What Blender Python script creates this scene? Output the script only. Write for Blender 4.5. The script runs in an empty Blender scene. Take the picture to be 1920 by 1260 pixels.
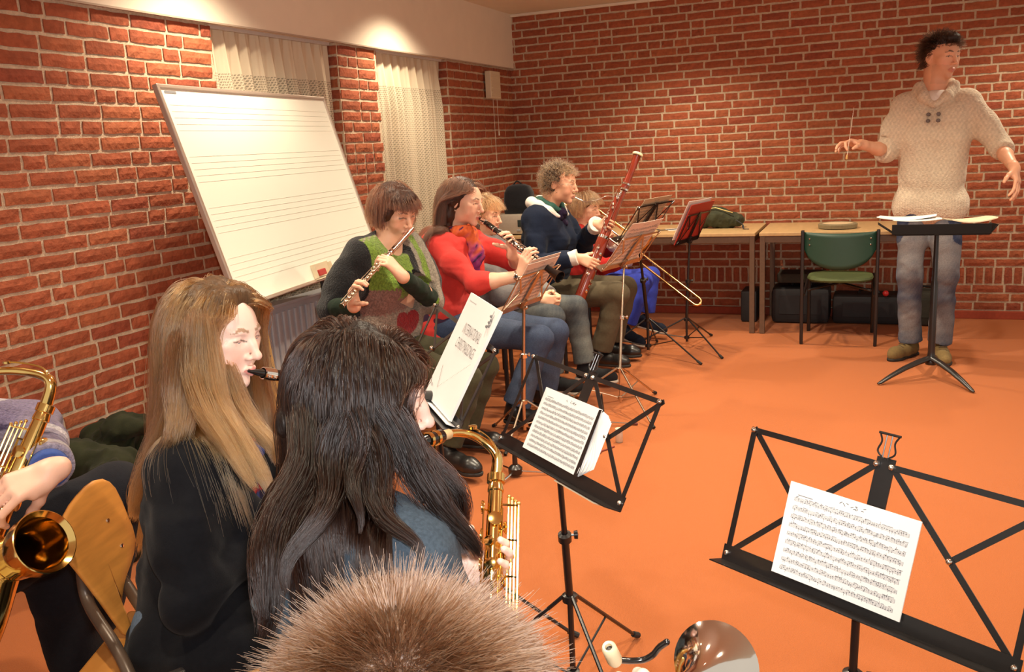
import bpy, bmesh, math, random
import numpy as np
from mathutils import Vector, Matrix
import openvdb
R = math.radians
sc = bpy.context.scene
COL = sc.collection

# ---------------------------------------------------------------- camera
CW = np.array([-0.37327819, 0.90373112, -0.20960308])   # view direction
CR = np.array([0.92724402, 0.37067221, -0.05310971])    # picture right
CU = np.array([-0.02969714, 0.21417789, 0.97634313])    # picture up
CC = np.array([0.0, 0.0, 1.4421])
FPX = 1668.83
cam = bpy.data.cameras.new('camera')
cam.sensor_width = 36.0
cam.lens = FPX * 36 / 1920
cam.clip_start = 0.02
co = bpy.data.objects.new('camera', cam)
COL.objects.link(co)
co.matrix_world = Matrix(((CR[0], CU[0], -CW[0], CC[0]), (CR[1], CU[1], -CW[1], CC[1]), (CR[2], CU[2], -CW[2], CC[2]), (0, 0, 0, 1)))
sc.camera = co

# ---------------------------------------------------------------- exposure, world, lights
sc.view_settings.view_transform = 'Standard'
sc.view_settings.look = 'None'
sc.view_settings.gamma = 1
sc.view_settings.use_curve_mapping = False
sc.view_settings.exposure = 0.98
wd = bpy.data.worlds.new('world')
sc.world = wd
wd.use_nodes = True
wd.node_tree.nodes['Background'].inputs[0].default_value = (1.0, 0.89, 0.74, 1)
wd.node_tree.nodes['Background'].inputs[1].default_value = 0.36

def lamp(name, kind, loc, energy, color, size=0.1, aim=None, cone=None, blend=0.6):
    d = bpy.data.lights.new(name, kind)
    d.energy = energy
    d.color = color
    if kind == 'AREA':
        d.shape = 'DISK'; d.size = size
    else:
        d.shadow_soft_size = size
    if kind == 'SPOT':
        d.spot_size = R(cone or 90); d.spot_blend = blend
    o = bpy.data.objects.new(name, d)
    COL.objects.link(o)
    o.location = loc
    if aim is not None:
        o.rotation_euler = (Vector(aim) - Vector(loc)).to_track_quat('-Z', 'Y').to_euler()
    return o

WARM = (1.0, 0.86, 0.64)
CEIL = 2.505
SPOTS = [(-2.45, 5.15), (-2.45, 3.3), (-1.35, 6.35), (-0.9, 4.7), (1.0, 6.5), (0.6, 4.2), (-0.9, 2.7), (0.9, 2.2), (-2.2, 1.3), (-0.5, 0.6)]
SPOT_W = [34, 32, 40, 58, 26, 52, 46, 48, 26, 26]
for (x, y), p in zip(SPOTS, SPOT_W):
    lamp('ceiling_spot_lamp', 'SPOT', (x, y, CEIL - 0.03), p * 1.9, WARM, 0.05, (x, y, 0), 128, 0.85)
lamp('camera_flash', 'SPOT', tuple(CC + CU * 0.06 + CR * 0.03), 62, (1.0, 0.97, 0.96), 0.02, tuple(CC + CW * 5 + CU * 0.6), 84, 0.7)

# ---------------------------------------------------------------- small helpers
XL, YB, SOF = -2.894, 7.296, 2.07
rnd = random.Random(7)

def at(px, py, d):
    return CC + d * (CW + CR * (px - 960) / FPX - CU * (py - 630) / FPX)
def _ray(px, py):
    return CW + CR * (px - 960) / FPX - CU * (py - 630) / FPX
def ay(px, py, y):
    v = _ray(px, py); return CC + v * (y / v[1])
def ax(px, py, x):
    v = _ray(px, py); return CC + v * (x / v[0])
def az(px, py, z=0.0):
    v = _ray(px, py); return CC + v * ((z - CC[2]) / v[2])
def A(*a):
    return np.array(a, float)
def nrm(v):
    v = np.asarray(v, float); return v / max(1e-9, np.linalg.norm(v))

_M = {}
def mat(name, col=(0.8, 0.8, 0.8), rough=0.6, metal=0.0, noise=0.0, nscale=60, bump=0.0, bscale=None, attr=False, spec=0.5, coat=0.0, sheen=0.0, trans=0.0, alpha=1.0, stretch=None, sub=0.0):
    """procedural principled material: base colour varied by noise, optional bump"""
    if name in _M: return _M[name]
    m = bpy.data.materials.new(name); m.use_nodes = True
    nt = m.node_tree; N = nt.nodes; L = nt.links
    b = N['Principled BSDF']
    b.inputs['Roughness'].default_value = rough
    b.inputs['Metallic'].default_value = metal
    b.inputs['Specular IOR Level'].default_value = spec
    b.inputs['Coat Weight'].default_value = coat
    b.inputs['Sheen Weight'].default_value = sheen
    b.inputs['Transmission Weight'].default_value = trans
    b.inputs['Alpha'].default_value = alpha
    if sub:
        b.inputs['Subsurface Weight'].default_value = sub
        b.inputs['Subsurface Radius'].default_value = (1.0, 0.35, 0.2)
        b.inputs['Subsurface Scale'].default_value = 0.008
    tc = N.new('ShaderNodeTexCoord')
    mp = N.new('ShaderNodeMapping'); L.new(tc.outputs['Object'], mp.inputs[0])
    if stretch: mp.inputs['Scale'].default_value = stretch
    nz = N.new('ShaderNodeTexNoise'); nz.inputs['Scale'].default_value = nscale; nz.inputs['Detail'].default_value = 4
    L.new(mp.outputs[0], nz.inputs['Vector'])
    mx = N.new('ShaderNodeMix'); mx.data_type = 'RGBA'; mx.blend_type = 'MULTIPLY'
    mx.inputs[0].default_value = 1.0
    cr = N.new('ShaderNodeValToRGB')
    lo = max(0.0, 1 - noise)
    cr.color_ramp.elements[0].position = 0.3; cr.color_ramp.elements[0].color = (lo, lo, lo, 1)
    cr.color_ramp.elements[1].position = 0.7; cr.color_ramp.elements[1].color = (1, 1, 1, 1)
    L.new(nz.outputs[0], cr.inputs[0])
    if attr:
        at_ = N.new('ShaderNodeAttribute'); at_.attribute_name = 'Col'
        L.new(at_.outputs['Color'], mx.inputs[6])
    else:
        mx.inputs[6].default_value = (*col, 1)
    L.new(cr.outputs[0], mx.inputs[7])
    L.new(mx.outputs[2], b.inputs['Base Color'])
    if bump:
        n2 = N.new('ShaderNodeTexNoise'); n2.inputs['Scale'].default_value = bscale or nscale; n2.inputs['Detail'].default_value = 3
        L.new(mp.outputs[0], n2.inputs['Vector'])
        bp = N.new('ShaderNodeBump'); bp.inputs['Strength'].default_value = bump; bp.inputs['Distance'].default_value = 0.01
        L.new(n2.outputs[0], bp.inputs['Height']); L.new(bp.outputs[0], b.inputs['Normal'])
    _M[name] = m
    return m

def tag(o, label=None, cat=None, group=None, kind=None):
    if label: o['label'] = label
    if cat: o['category'] = cat
    if group: o['group'] = group
    if kind: o['kind'] = kind
    return o

def thing(name, label, cat, loc=(0, 0, 0), rotz=0.0, group=None):
    o = bpy.data.objects.new(name, None)
    o.empty_display_size = 0.05
    COL.objects.link(o)
    o.location = tuple(float(v) for v in loc); o.rotation_euler = (0, 0, rotz)
    return tag(o, label, cat, group)

def world_off(p):
    v = Vector((0, 0, 0))
    while p is not None:
        v += p.location; p = p.parent
    return v

def mesh_obj(name, verts, faces, m, parent=None, smooth=False, colors=None, local=False, flip=False):
    me = bpy.data.meshes.new(name)
    V = np.asarray(verts, dtype=np.float64).reshape(-1, 3)
    if parent is not None and not local:
        V = V - np.array(world_off(parent))[None]
    me.from_pydata(V.tolist(), [], faces if isinstance(faces, list) else faces.tolist())
    if smooth:
        me.polygons.foreach_set('use_smooth', np.ones(len(me.polygons), bool))
    if colors is not None:
        ca = me.color_attributes.new('Col', 'FLOAT_COLOR', 'POINT')
        c = np.ones((len(V), 4), np.float32); c[:, :3] = colors
        ca.data.foreach_set('color', c.ravel())
    if m: me.materials.append(m)
    o = bpy.data.objects.new(name, me)
    COL.objects.link(o)
    if parent is not None: o.parent = parent
    return o

def copy_tree(o, parent=None):
    c = o.copy(); COL.objects.link(c)
    if parent is not None: c.parent = parent
    for ch in list(o.children): copy_tree(ch, c)
    return c

class MB:
    """collects simple solids and links them as one mesh object"""
    def __init__(s): s.v = []; s.f = []; s.c = []
    def add(s, vs, fs, col=None):
        n = len(s.v)
        s.v += [tuple(float(q) for q in p) for p in vs]
        s.f += [tuple(n + i for i in f) for f in fs]
        s.c += [col or (1, 1, 1)] * len(vs)
        return s
    def box(s, c, size, rot=None, bev=0.0, col=None):
        """box centre c, full size; rot = 3x3 array whose columns are its axes"""
        c = A(*c); h = A(*size) / 2
        Rm = np.eye(3) if rot is None else np.asarray(rot)
        if bev <= 0:
            P = [A(x, y, z) * h for z in (-1, 1) for y in (-1, 1) for x in (-1, 1)]
            F = [(0, 2, 3, 1), (4, 5, 7, 6), (0, 1, 5, 4), (2, 6, 7, 3), (0, 4, 6, 2), (1, 3, 7, 5)]
            return s.add([c + Rm @ p for p in P], F, col)
        b = min(bev, min(h) * 0.95)
        bm = bmesh.new(); bmesh.ops.create_cube(bm, size=2)
        for v in bm.verts: v.co = Vector((v.co.x * h[0], v.co.y * h[1], v.co.z * h[2]))
        bmesh.ops.bevel(bm, geom=list(bm.edges), offset=b, segments=2, affect='EDGES', profile=0.6)
        bm.verts.index_update()
        s.add([c + Rm @ A(*v.co) for v in bm.verts], [tuple(v.index for v in f.verts) for f in bm.faces], col)
        bm.free(); return s
    def tube(s, pts, r, n=8, cap=True, flat=None, col=None):
        """tube through pts; r number or list; flat=(up,ratio) squashes the section"""
        pts = [A(*p) for p in pts]
        rs = list(r) if hasattr(r, '__len__') else [r] * len(pts)
        rings = []; up = None
        for i, p in enumerate(pts):
            a = pts[max(0, i - 1)]; b = pts[min(len(pts) - 1, i + 1)]
            t = nrm(b - a)
            if up is None:
                up = A(0, 0, 1) if abs(t[2]) < 0.9 else A(1, 0, 0)
                if flat is not None: up = A(*flat[0])
            x = np.cross(t, up)
            if np.linalg.norm(x) < 1e-6: x = np.cross(t, A(0.3, 1, 0.2))
            x = nrm(x); y = nrm(np.cross(x, t)); up = y
            k = flat[1] if flat is not None else 1.0
            rings.append([p + rs[i] * (math.cos(2 * math.pi * j / n) * x + k * math.sin(2 * math.pi * j / n) * y) for j in range(n)])
        V = [q for rg in rings for q in rg]; F = []
        for i in range(len(pts) - 1):
            for j in range(n):
                a = i * n + j; b = i * n + (j + 1) % n
                F.append((a, b, b + n, a + n))
        if cap:
            F.append(tuple(range(n - 1, -1, -1))); F.append(tuple((len(pts) - 1) * n + j for j in range(n)))
        return s.add(V, F, col)
    def lathe(s, o, axis, prof, n=24, col=None, cap=False):
        """prof = [(radius, distance along axis)]"""
        o = A(*o); t = nrm(axis); x = np.cross(t, A(0, 0, 1) if abs(t[2]) < 0.9 else A(1, 0, 0)); x = nrm(x); y = np.cross(t, x)
        V = []; F = []
        for r, h in prof:
            V += [o + t * h + r * (math.cos(2 * math.pi * j / n) * x + math.sin(2 * math.pi * j / n) * y) for j in range(n)]
        for i in range(len(prof) - 1):
            for j in range(n):
                a = i * n + j; b = i * n + (j + 1) % n
                F.append((a, b, b + n, a + n))
        if cap:
            F.append(tuple(range(n - 1, -1, -1))); F.append(tuple((len(prof) - 1) * n + j for j in range(n)))
        return s.add(V, F, col)
    def plate(s, poly, th, nrmv, col=None):
        """polygon (3-D points) given thickness along nrmv"""
        nv = nrm(nrmv) * th / 2; k = len(poly); P = [A(*p) for p in poly]
        V = [p + nv for p in P] + [p - nv for p in P]
        F = [tuple(range(k)), tuple(range(2 * k - 1, k - 1, -1))] + [(i, k + i, k + (i + 1) % k, (i + 1) % k) for i in range(k)]
        return s.add(V, F, col)
    def ball(s, c, r, n=10, sc_=(1, 1, 1), col=None):
        V = []; F = []; c = A(*c)
        for i in range(n + 1):
            th = math.pi * i / n
            for j in range(2 * n):
                ph = math.pi * j / n
                V.append(c + r * A(math.sin(th) * math.cos(ph) * sc_[0], math.sin(th) * math.sin(ph) * sc_[1], math.cos(th) * sc_[2]))
        m = 2 * n
        for i in range(n):
            for j in range(m):
                F.append((i * m + j, (i + 1) * m + j, (i + 1) * m + (j + 1) % m, i * m + (j + 1) % m))
        return s.add(V, F, col)
    def build(s, name, m, parent=None, smooth=False, local=False, colors=False, auto=None):
        o = mesh_obj(name, s.v, s.f, m, parent, smooth, np.array(s.c) if colors else None, local)
        me = o.data
        bm = bmesh.new(); bm.from_mesh(me)
        bmesh.ops.remove_doubles(bm, verts=bm.verts, dist=1e-6)
        bmesh.ops.recalc_face_normals(bm, faces=bm.faces)
        bm.to_mesh(me); bm.free()
        if smooth:
            me.polygons.foreach_set('use_smooth', np.ones(len(me.polygons), bool))
            try: me.set_sharp_from_angle(angle=R(auto or 40))
            except Exception: pass
        return o

def curve_pts(ctrl, n=8):
    """Catmull-Rom through control points"""
    P = [A(*p) for p in ctrl]; P = [2 * P[0] - P[1]] + P + [2 * P[-1] - P[-2]]
    out = []
    for i in range(1, len(P) - 2):
        a, b, c, d = P[i - 1:i + 3]
        for j in range(n):
            t = j / n
            out.append(0.5 * ((2 * b) + (c - a) * t + (2 * a - 5 * b + 4 * c - d) * t * t + (3 * b - a - 3 * c + d) * t ** 3))
    out.append(P[-2]); return out
def lerpl(rs, m):
    return list(np.interp(np.linspace(0, 1, m), np.linspace(0, 1, len(rs)), rs))

# ---------------------------------------------------------------- shared materials
M_BRICK = mat('brick', rough=0.85, attr=True, noise=0.28, nscale=38, bump=0.55, bscale=55, spec=0.25)
M_MORTAR = mat('mortar', (0.64, 0.49, 0.34), 0.9, noise=0.25, nscale=90, bump=0.4, bscale=260, spec=0.2)
M_PLASTER = mat('cream_plaster', (0.74, 0.63, 0.50), 0.75, noise=0.04, nscale=8, bump=0.05, bscale=300)
M_CARPET = mat('orange_carpet', (0.53, 0.150, 0.038), 0.95, noise=0.30, nscale=420, bump=0.6, bscale=700, spec=0.1, sheen=0.1)
M_BLACK = mat('black_steel', (0.012, 0.010, 0.010), 0.32, 0.0, noise=0.2, nscale=30, spec=0.6)
M_CHROME = mat('chrome', (0.86, 0.82, 0.76), 0.12, 1.0, noise=0.06, nscale=20)
M_NICKEL = mat('brushed_nickel', (0.62, 0.50, 0.38), 0.28, 1.0, noise=0.1, nscale=40)
M_RUBBER = mat('rubber', (0.012, 0.012, 0.012), 0.7, noise=0.3, nscale=60)
M_BRASS = mat('lacquered_brass', (0.95, 0.66, 0.24), 0.13, 1.0, noise=0.08, nscale=18)
M_BRASSD = mat('old_brass', (0.80, 0.50, 0.22), 0.2, 1.0, noise=0.15, nscale=22)
M_SILVER = mat('silver_plate', (0.88, 0.84, 0.80), 0.09, 1.0, noise=0.05, nscale=14)
M_EBONY = mat('ebony', (0.010, 0.009, 0.009), 0.18, noise=0.3, nscale=40, spec=0.7)
M_PAPER = mat('paper', (0.86, 0.85, 0.83), 0.7, noise=0.03, nscale=12, spec=0.2)
M_INK = mat('ink', (0.16, 0.16, 0.17), 0.8, noise=0.1, nscale=200, spec=0.1)
M_DARKF = mat('black_fabric', (0.010, 0.011, 0.015), 0.9, noise=0.3, nscale=40, bump=0.3, bscale=300, sheen=0.3, spec=0.2)
M_OAK = mat('beech_veneer', (0.66, 0.275, 0.055), 0.35, noise=0.25, nscale=9, stretch=(1, 1, 7), spec=0.5, coat=0.25)
# ================================================================ the room
def brick_wall(name, base, ud, nd, spans, z0, z1, seed, zfun, hue=0.0, soldier=False, depth=0.007):
    """spans: list of (u0,u1,zlo,zhi) rectangles to be filled with bricks"""
    rr = random.Random(seed)
    V = []; F = []; Cc = []
    ud = A(*ud); nd = A(*nd); base = A(*base)
    def brick(u0, u1, a, b):
        n = len(V)
        base_c = A(0.37, 0.098, 0.045) * rr.uniform(0.88, 1.10)
        if rr.random() < 0.16: base_c = A(0.40, 0.118, 0.052) * rr.uniform(0.92, 1.08)
        if rr.random() < 0.08: base_c = A(0.32, 0.078, 0.040)
        nu = 5
        j = 0.0022
        for row in range(3):
            for i in range(nu + 1):
                u = u0 + (u1 - u0) * i / nu; z = (a, (a + b) / 2, b)[row]
                edge_u = i in (0, nu); edge_z = row != 1
                if edge_u: u += rr.uniform(-j, j)
                if edge_z: z += rr.uniform(-j, j)
                d = depth * (0.45 if (edge_u or edge_z) else 1.0) + rr.uniform(0, 0.003)
                V.append(base + ud * u + nd * d + A(0, 0, z)); Cc.append(base_c * rr.uniform(0.9, 1.08))
        for row in range(2):
            for i in range(nu):
                p = n + row * (nu + 1) + i
                F.append((p, p + 1, p + nu + 2, p + nu + 1))
        # rim back into the mortar
        ring = [n + i for i in range(nu + 1)] + [n + (nu + 1) * 1 + nu] + [n + 2 * (nu + 1) + i for i in range(nu, -1, -1)] + [n + nu + 1]
        m0 = len(V)
        for k in ring:
            p = np.array(V[k]); dd = (p - base) @ nd
            V.append(p - nd * (dd + 0.004)); Cc.append(base_c * 0.8)
        for k in range(len(ring)):
            q = (k + 1) % len(ring)
            F.append((ring[k], m0 + k, m0 + q, ring[q]))
    for (c0, c1, sol) in zfun:
        jt = 0.0145
        for (u0, u1, zl, zh) in spans:
            if c1 <= zl + 0.01 or c0 >= zh - 0.01: continue
            a = max(c0 + jt / 2, zl); b = min(c1 - jt / 2, zh)
            if b - a < 0.008: continue
            u = u0 - (rr.uniform(0, 0.2) if u0 < 0 or u0 > 7 or u1 - u0 > 3 else 0)
            run = 0
            while u < u1:
                if sol: w = 0.0625
                else:
                    w = 0.2113 if (rr.random() > 0.24 and run < 6) else 0.106
                    run = run + 1 if w > 0.2 else 0
                s, e = max(u + jt / 2, u0), min(u + w - jt / 2, u1)
                if e - s > 0.012: brick(s, e, a, b)
                u += w
    mo = MB()
    if name == 'j': base = base + nd * 0.0015
    for (u0, u1, zl, zh) in spans:
        P0 = base + ud * u0 + A(0, 0, zl); P1 = base + ud * u1 + A(0, 0, zl); P2 = base + ud * u1 + A(0, 0, zh); P3 = base + ud * u0 + A(0, 0, zh)
        mo.plate([P + nd * -0.03 for P in (P0, P1, P2, P3)], 0.06, nd)
    return V, F, Cc, mo

courses = [(0.0, 0.0598, False), (0.0598, 0.125, False), (0.125, 0.190, False), (0.190, 0.2553, False), (0.2553, 0.3858, True)]
z = 0.3858
while z < 2.6:
    courses.append((z, z + 0.0621, False)); z += 0.0621

def finish_wall(name, parts):
    V = []; F = []; Cc = []; mo = MB()
    for (v, f, c, m) in parts:
        n = len(V); V += v; Cc += c; F += [tuple(n + i for i in q) for q in f]
        mo.add(m.v, m.f)
    o = mesh_obj(name, V, F, M_BRICK, None, False, np.array(Cc))
    tag(o, kind='structure')
    j = mo.build('mortar_bed', M_MORTAR, o)
    return o
finish_wall('wall_back', [brick_wall('b', (0, YB, 0), (1, 0, 0), (0, -1, 0), [(XL - 0.05, 2.6, 0.0, CEIL + 0.02)], 0, 2.6, 3, courses)])
# left wall with two tall window niches
NI = [(3.525, 4.60), (5.04, 6.05)]
sp = [(-0.6, NI[0][0], 0, SOF + 0.03), (NI[0][1], NI[1][0], 0, SOF + 0.03), (NI[1][1], YB + 0.02, 0, SOF + 0.03), (NI[0][0], NI[0][1], 0, 0.34), (NI[1][0], NI[1][1], 0, 0.34)]
parts = [brick_wall('l', (XL, 0, 0), (0, 1, 0), (1, 0, 0), sp, 0, 2.1, 11, courses)]
for a, b in NI:      # jambs
    parts.append(brick_wall('j', (XL - 0.11, a, 0), (1, 0, 0), (0, 1, 0), [(0, 0.1085, 0.34, SOF + 0.029)], 0, 2.1, 21, courses))
    parts.append(brick_wall('j', (XL - 0.11, b, 0), (1, 0, 0), (0, -1, 0), [(0, 0.1085, 0.34, SOF + 0.029)], 0, 2.1, 22, courses))
finish_wall('wall_left', parts)

def plane_grid(name, x0, x1, y0, y1, z, m, th=0.05, up=True):
    b = MB(); b.box(((x0 + x1) / 2, (y0 + y1) / 2, z - th / 2 if up else z + th / 2), (x1 - x0, y1 - y0, th))
    return tag(b.build(name, m), kind='structure')
plane_grid('floor', XL - 0.12, 3.2, -0.8, YB + 0.1, 0.0, M_CARPET)
plane_grid('ceiling', XL - 0.3, 3.2, -0.8, YB + 0.1, CEIL, M_PLASTER, up=False)
b = MB(); b.box((XL + 0.012 - 0.16, (YB - 0.6) / 2, (SOF + CEIL) / 2 + 0.001), (0.36, YB + 0.6, CEIL - SOF))
tag(b.build('trim_1', M_PLASTER), kind='structure')           # boxed-in soffit over the windows
b = MB(); b.box((XL + 0.030, (YB - 0.6) / 2, SOF - 0.002), (0.008, YB + 0.58, 0.008))
tag(b.build('trim_2', mat('soffit_edge', (0.42, 0.32, 0.24), 0.6)), kind='structure')
b = MB(); b.box(((XL + 2.6) / 2, YB - 0.012, CEIL - 0.012), (2.6 - XL, 0.03, 0.022), bev=0.004)
tag(b.build('trim_3', M_PLASTER), kind='structure')
M_PLINTH = mat('red_plinth', (0.36, 0.055, 0.02), 0.8, noise=0.2, nscale=50)
b = MB(); b.box(((XL + 2.6) / 2, YB - 0.014, 0.029), (2.6 - XL, 0.03, 0.058), bev=0.004)
tag(b.build('baseboard_back', M_PLINTH), kind='structure')
b = MB(); b.box((XL + 0.014, (YB - 0.6) / 2, 0.029), (0.03, YB + 0.55, 0.058), bev=0.004)
tag(b.build('baseboard_left', M_PLINTH), kind='structure')

# windows: frame, dark glass of the night outside
M_WFRAME = mat('window_frame_paint', (0.55, 0.50, 0.46), 0.45, noise=0.08)
M_GLASS = mat('night_glass', (0.02, 0.025, 0.035), 0.05, spec=0.8)
for i, (a, b_) in enumerate(NI):
    f = MB(); xp = XL - 0.095
    for y in (a + 0.02, b_ - 0.02): f.box((xp, y, (0.34 + SOF) / 2), (0.035, 0.04, SOF - 0.34), bev=0.004)
    for z_ in (0.37, 1.0, SOF - 0.02): f.box((xp, (a + b_) / 2, z_), (0.035, b_ - a - 0.08, 0.05), bev=0.004)
    o = tag(f.build('window_%d' % (i + 1), M_WFRAME), kind='structure')
    g = MB(); g.box((xp - 0.01, (a + b_) / 2, (0.34 + SOF) / 2), (0.006, b_ - a - 0.06, SOF - 0.34 - 0.04))
    g.build('window_pane', M_GLASS, o)
# lace curtains: pleated cloth with a honeycomb net pattern of holes
def lace_mat(name, scale):
    m = bpy.data.materials.new(name); m.use_nodes = True
    N = m.node_tree.nodes; L = m.node_tree.links; b = N['Principled BSDF']
    b.inputs['Roughness'].default_value = 0.9
    tc = N.new('ShaderNodeTexCoord'); mp = N.new('ShaderNodeMapping'); L.new(tc.outputs['UV'], mp.inputs[0])
    vo = N.new('ShaderNodeTexVoronoi'); vo.feature = 'DISTANCE_TO_EDGE'; vo.inputs['Scale'].default_value = scale; vo.inputs['Randomness'].default_value = 0.12
    L.new(mp.outputs[0], vo.inputs['Vector'])
    gt = N.new('ShaderNodeMath'); gt.operation = 'LESS_THAN'; gt.inputs[1].default_value = 0.19; L.new(vo.outputs['Distance'], gt.inputs[0])
    sep = N.new('ShaderNodeSeparateXYZ'); L.new(tc.outputs['UV'], sep.inputs[0])
    top = N.new('ShaderNodeMath'); top.operation = 'GREATER_THAN'; top.inputs[1].default_value = -0.19; L.new(sep.outputs['Y'], top.inputs[0])
    mxx = N.new('ShaderNodeMath'); mxx.operation = 'MAXIMUM'; L.new(gt.outputs[0], mxx.inputs[0]); L.new(top.outputs[0], mxx.inputs[1])
    al = N.new('ShaderNodeMapRange'); al.inputs[3].default_value = 0.45; al.inputs[4].default_value = 1.0; L.new(mxx.outputs[0], al.inputs[0])
    L.new(al.outputs[0], b.inputs['Alpha'])
    b.inputs['Base Color'].default_value = (0.60, 0.49, 0.35, 1)
    return m
M_LACE = lace_mat('lace_net', 88)
for i, (a, b_) in enumerate(NI):
    nu, nv = 260, 24
    V = []; F = []; UV = []
    H0, H1 = SOF - 0.005, 0.42
    for iv in range(nv + 1):
        t = iv / nv
        for iu in range(nu + 1):
            s = iu / nu
            ph = s * 2 * math.pi * (11 if i == 0 else 9) + 0.9 * math.sin(3 * s + i)
            amp = 0.004 + 0.028 * min(1, t * 5)
            V.append((XL - 0.050 + amp * (math.sin(ph) + 0.35 * math.sin(2.3 * ph + 1)), a + 0.03 + (b_ - a - 0.05) * s + 0.003 * math.cos(ph), H0 + (H1 - H0) * t))
            UV.append((s * (b_ - a) * 1.35 + 0.5 * (H0 - H1) * t, -0.9 * (H0 - H1) * t))
    for iv in range(nv):
        for iu in range(nu):
            p = iv * (nu + 1) + iu
            F.append((p, p + 1, p + nu + 2, p + nu + 1))
    o = mesh_obj('lace_curtain', V, F, M_LACE, None, True)
    uvl = o.data.uv_layers.new(name='UVMap')
    idx = np.zeros(len(o.data.loops), int); o.data.loops.foreach_get('vertex_index', idx)
    uvl.data.foreach_set('uv', np.array(UV)[idx].ravel())
    tag(o, ['cream net lace curtain in the window niche above the whiteboard', 'cream net lace curtain in the window niche behind the two women'][i], 'curtain', 'lace curtains')
    rl = MB(); rl.box((XL - 0.045, (a + b_) / 2, SOF - 0.006), (0.03, b_ - a - 0.04, 0.02), bev=0.003)
    rl.build('curtain_rail', M_WFRAME, o)

# radiator under the first window
M_RAD = mat('radiator_enamel', (0.52, 0.52, 0.54), 0.35, noise=0.06, nscale=12)
t = thing('radiator', 'ribbed off-white panel radiator under the window behind the whiteboard', 'radiator', (XL + 0.07, 3.95, 0.12))
b = MB()
y0, y1, z0, z1 = 3.35, 4.75, 0.14, 0.70
b.box((XL + 0.07, (y0 + y1) / 2, (z0 + z1) / 2), (0.035, y1 - y0, z1 - z0), bev=0.006)
k = y0 + 0.03
while k < y1 - 0.02:
    b.box((XL + 0.092, k, (z0 + z1) / 2), (0.016, 0.026, z1 - z0 - 0.06), bev=0.006); k += 0.05
b.build('panel', M_RAD, t)
b = MB(); b.box((XL + 0.065, (y0 + y1) / 2, z1 + 0.008), (0.085, y1 - y0 + 0.01, 0.016), bev=0.004); b.build('top_grille', M_RAD, t)
b = MB(); b.tube([(XL + 0.10, y0 - 0.03, 0.64), (XL + 0.10, y0 - 0.03, 0.0)], 0.009, 10); b.tube([(XL + 0.10, y0 - 0.03, 0.64), (XL + 0.08, y0 + 0.02, 0.64)], 0.011, 10); b.build('pipe', M_CHROME, t, True)
b = MB(); b.lathe((XL + 0.10, y0 - 0.03, 0.655), (0.5, -0.85, 0.15), [(0.0, 0), (0.019, 0.002), (0.021, 0.02), (0.019, 0.05), (0.0, 0.054)], 16); b.build('valve_knob', M_BLACK, t, True)

# wall-mounted pull-cord heater control near the corner
t = thing('thermostat_box', 'small cream ribbed box with hanging pull cords high on the left brick wall', 'wall box', (XL + 0.03, 6.79, 1.81))
b = MB(); b.box((XL + 0.045, 6.785, 1.915), (0.05, 0.20, 0.21), bev=0.006)
for k in range(9): b.box((XL + 0.072, 6.785, 1.83 + k * 0.021), (0.006, 0.17, 0.008), bev=0.002)
b.build('housing', mat('cream_plastic', (0.66, 0.55, 0.38), 0.5), t)
b = MB(); rr = random.Random(4)
b.tube([(XL + 0.05, 6.76, 1.81), (XL + 0.05, 6.765, 1.3)], 0.0018, 5)
b.tube([(XL + 0.05, 6.84, 1.81), (XL + 0.05, 6.845, 1.56)], 0.0018, 5)
b.lathe((XL + 0.05, 6.845, 1.52), (0, 0, 1), [(0.0, 0), (0.007, 0.004), (0.005, 0.04), (0.0, 0.045)], 10)
b.build('pull_cord', mat('cord_white', (0.75, 0.68, 0.55), 0.6), t, True)

# ================================================================ music stands and sheets
def desk_frame(yaw, tilt, roll=0.0):
    yaw, tilt, roll = R(yaw), R(tilt), R(roll)
    n = A(math.cos(yaw) * math.cos(tilt), math.sin(yaw) * math.cos(tilt), math.sin(tilt))
    u = A(-math.sin(yaw), math.cos(yaw), 0.0); v = np.cross(n, u)
    return n, u * math.cos(roll) + v * math.sin(roll), -u * math.sin(roll) + v * math.cos(roll)

def bar(b, p, q, n, w=0.011, th=0.0022):
    p = A(*p); q = A(*q); t = nrm(q - p); s = nrm(np.cross(n, t))
    b.box((p + q) / 2, (np.linalg.norm(q - p) + w, w, th), np.column_stack([t, s, n]))

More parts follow.
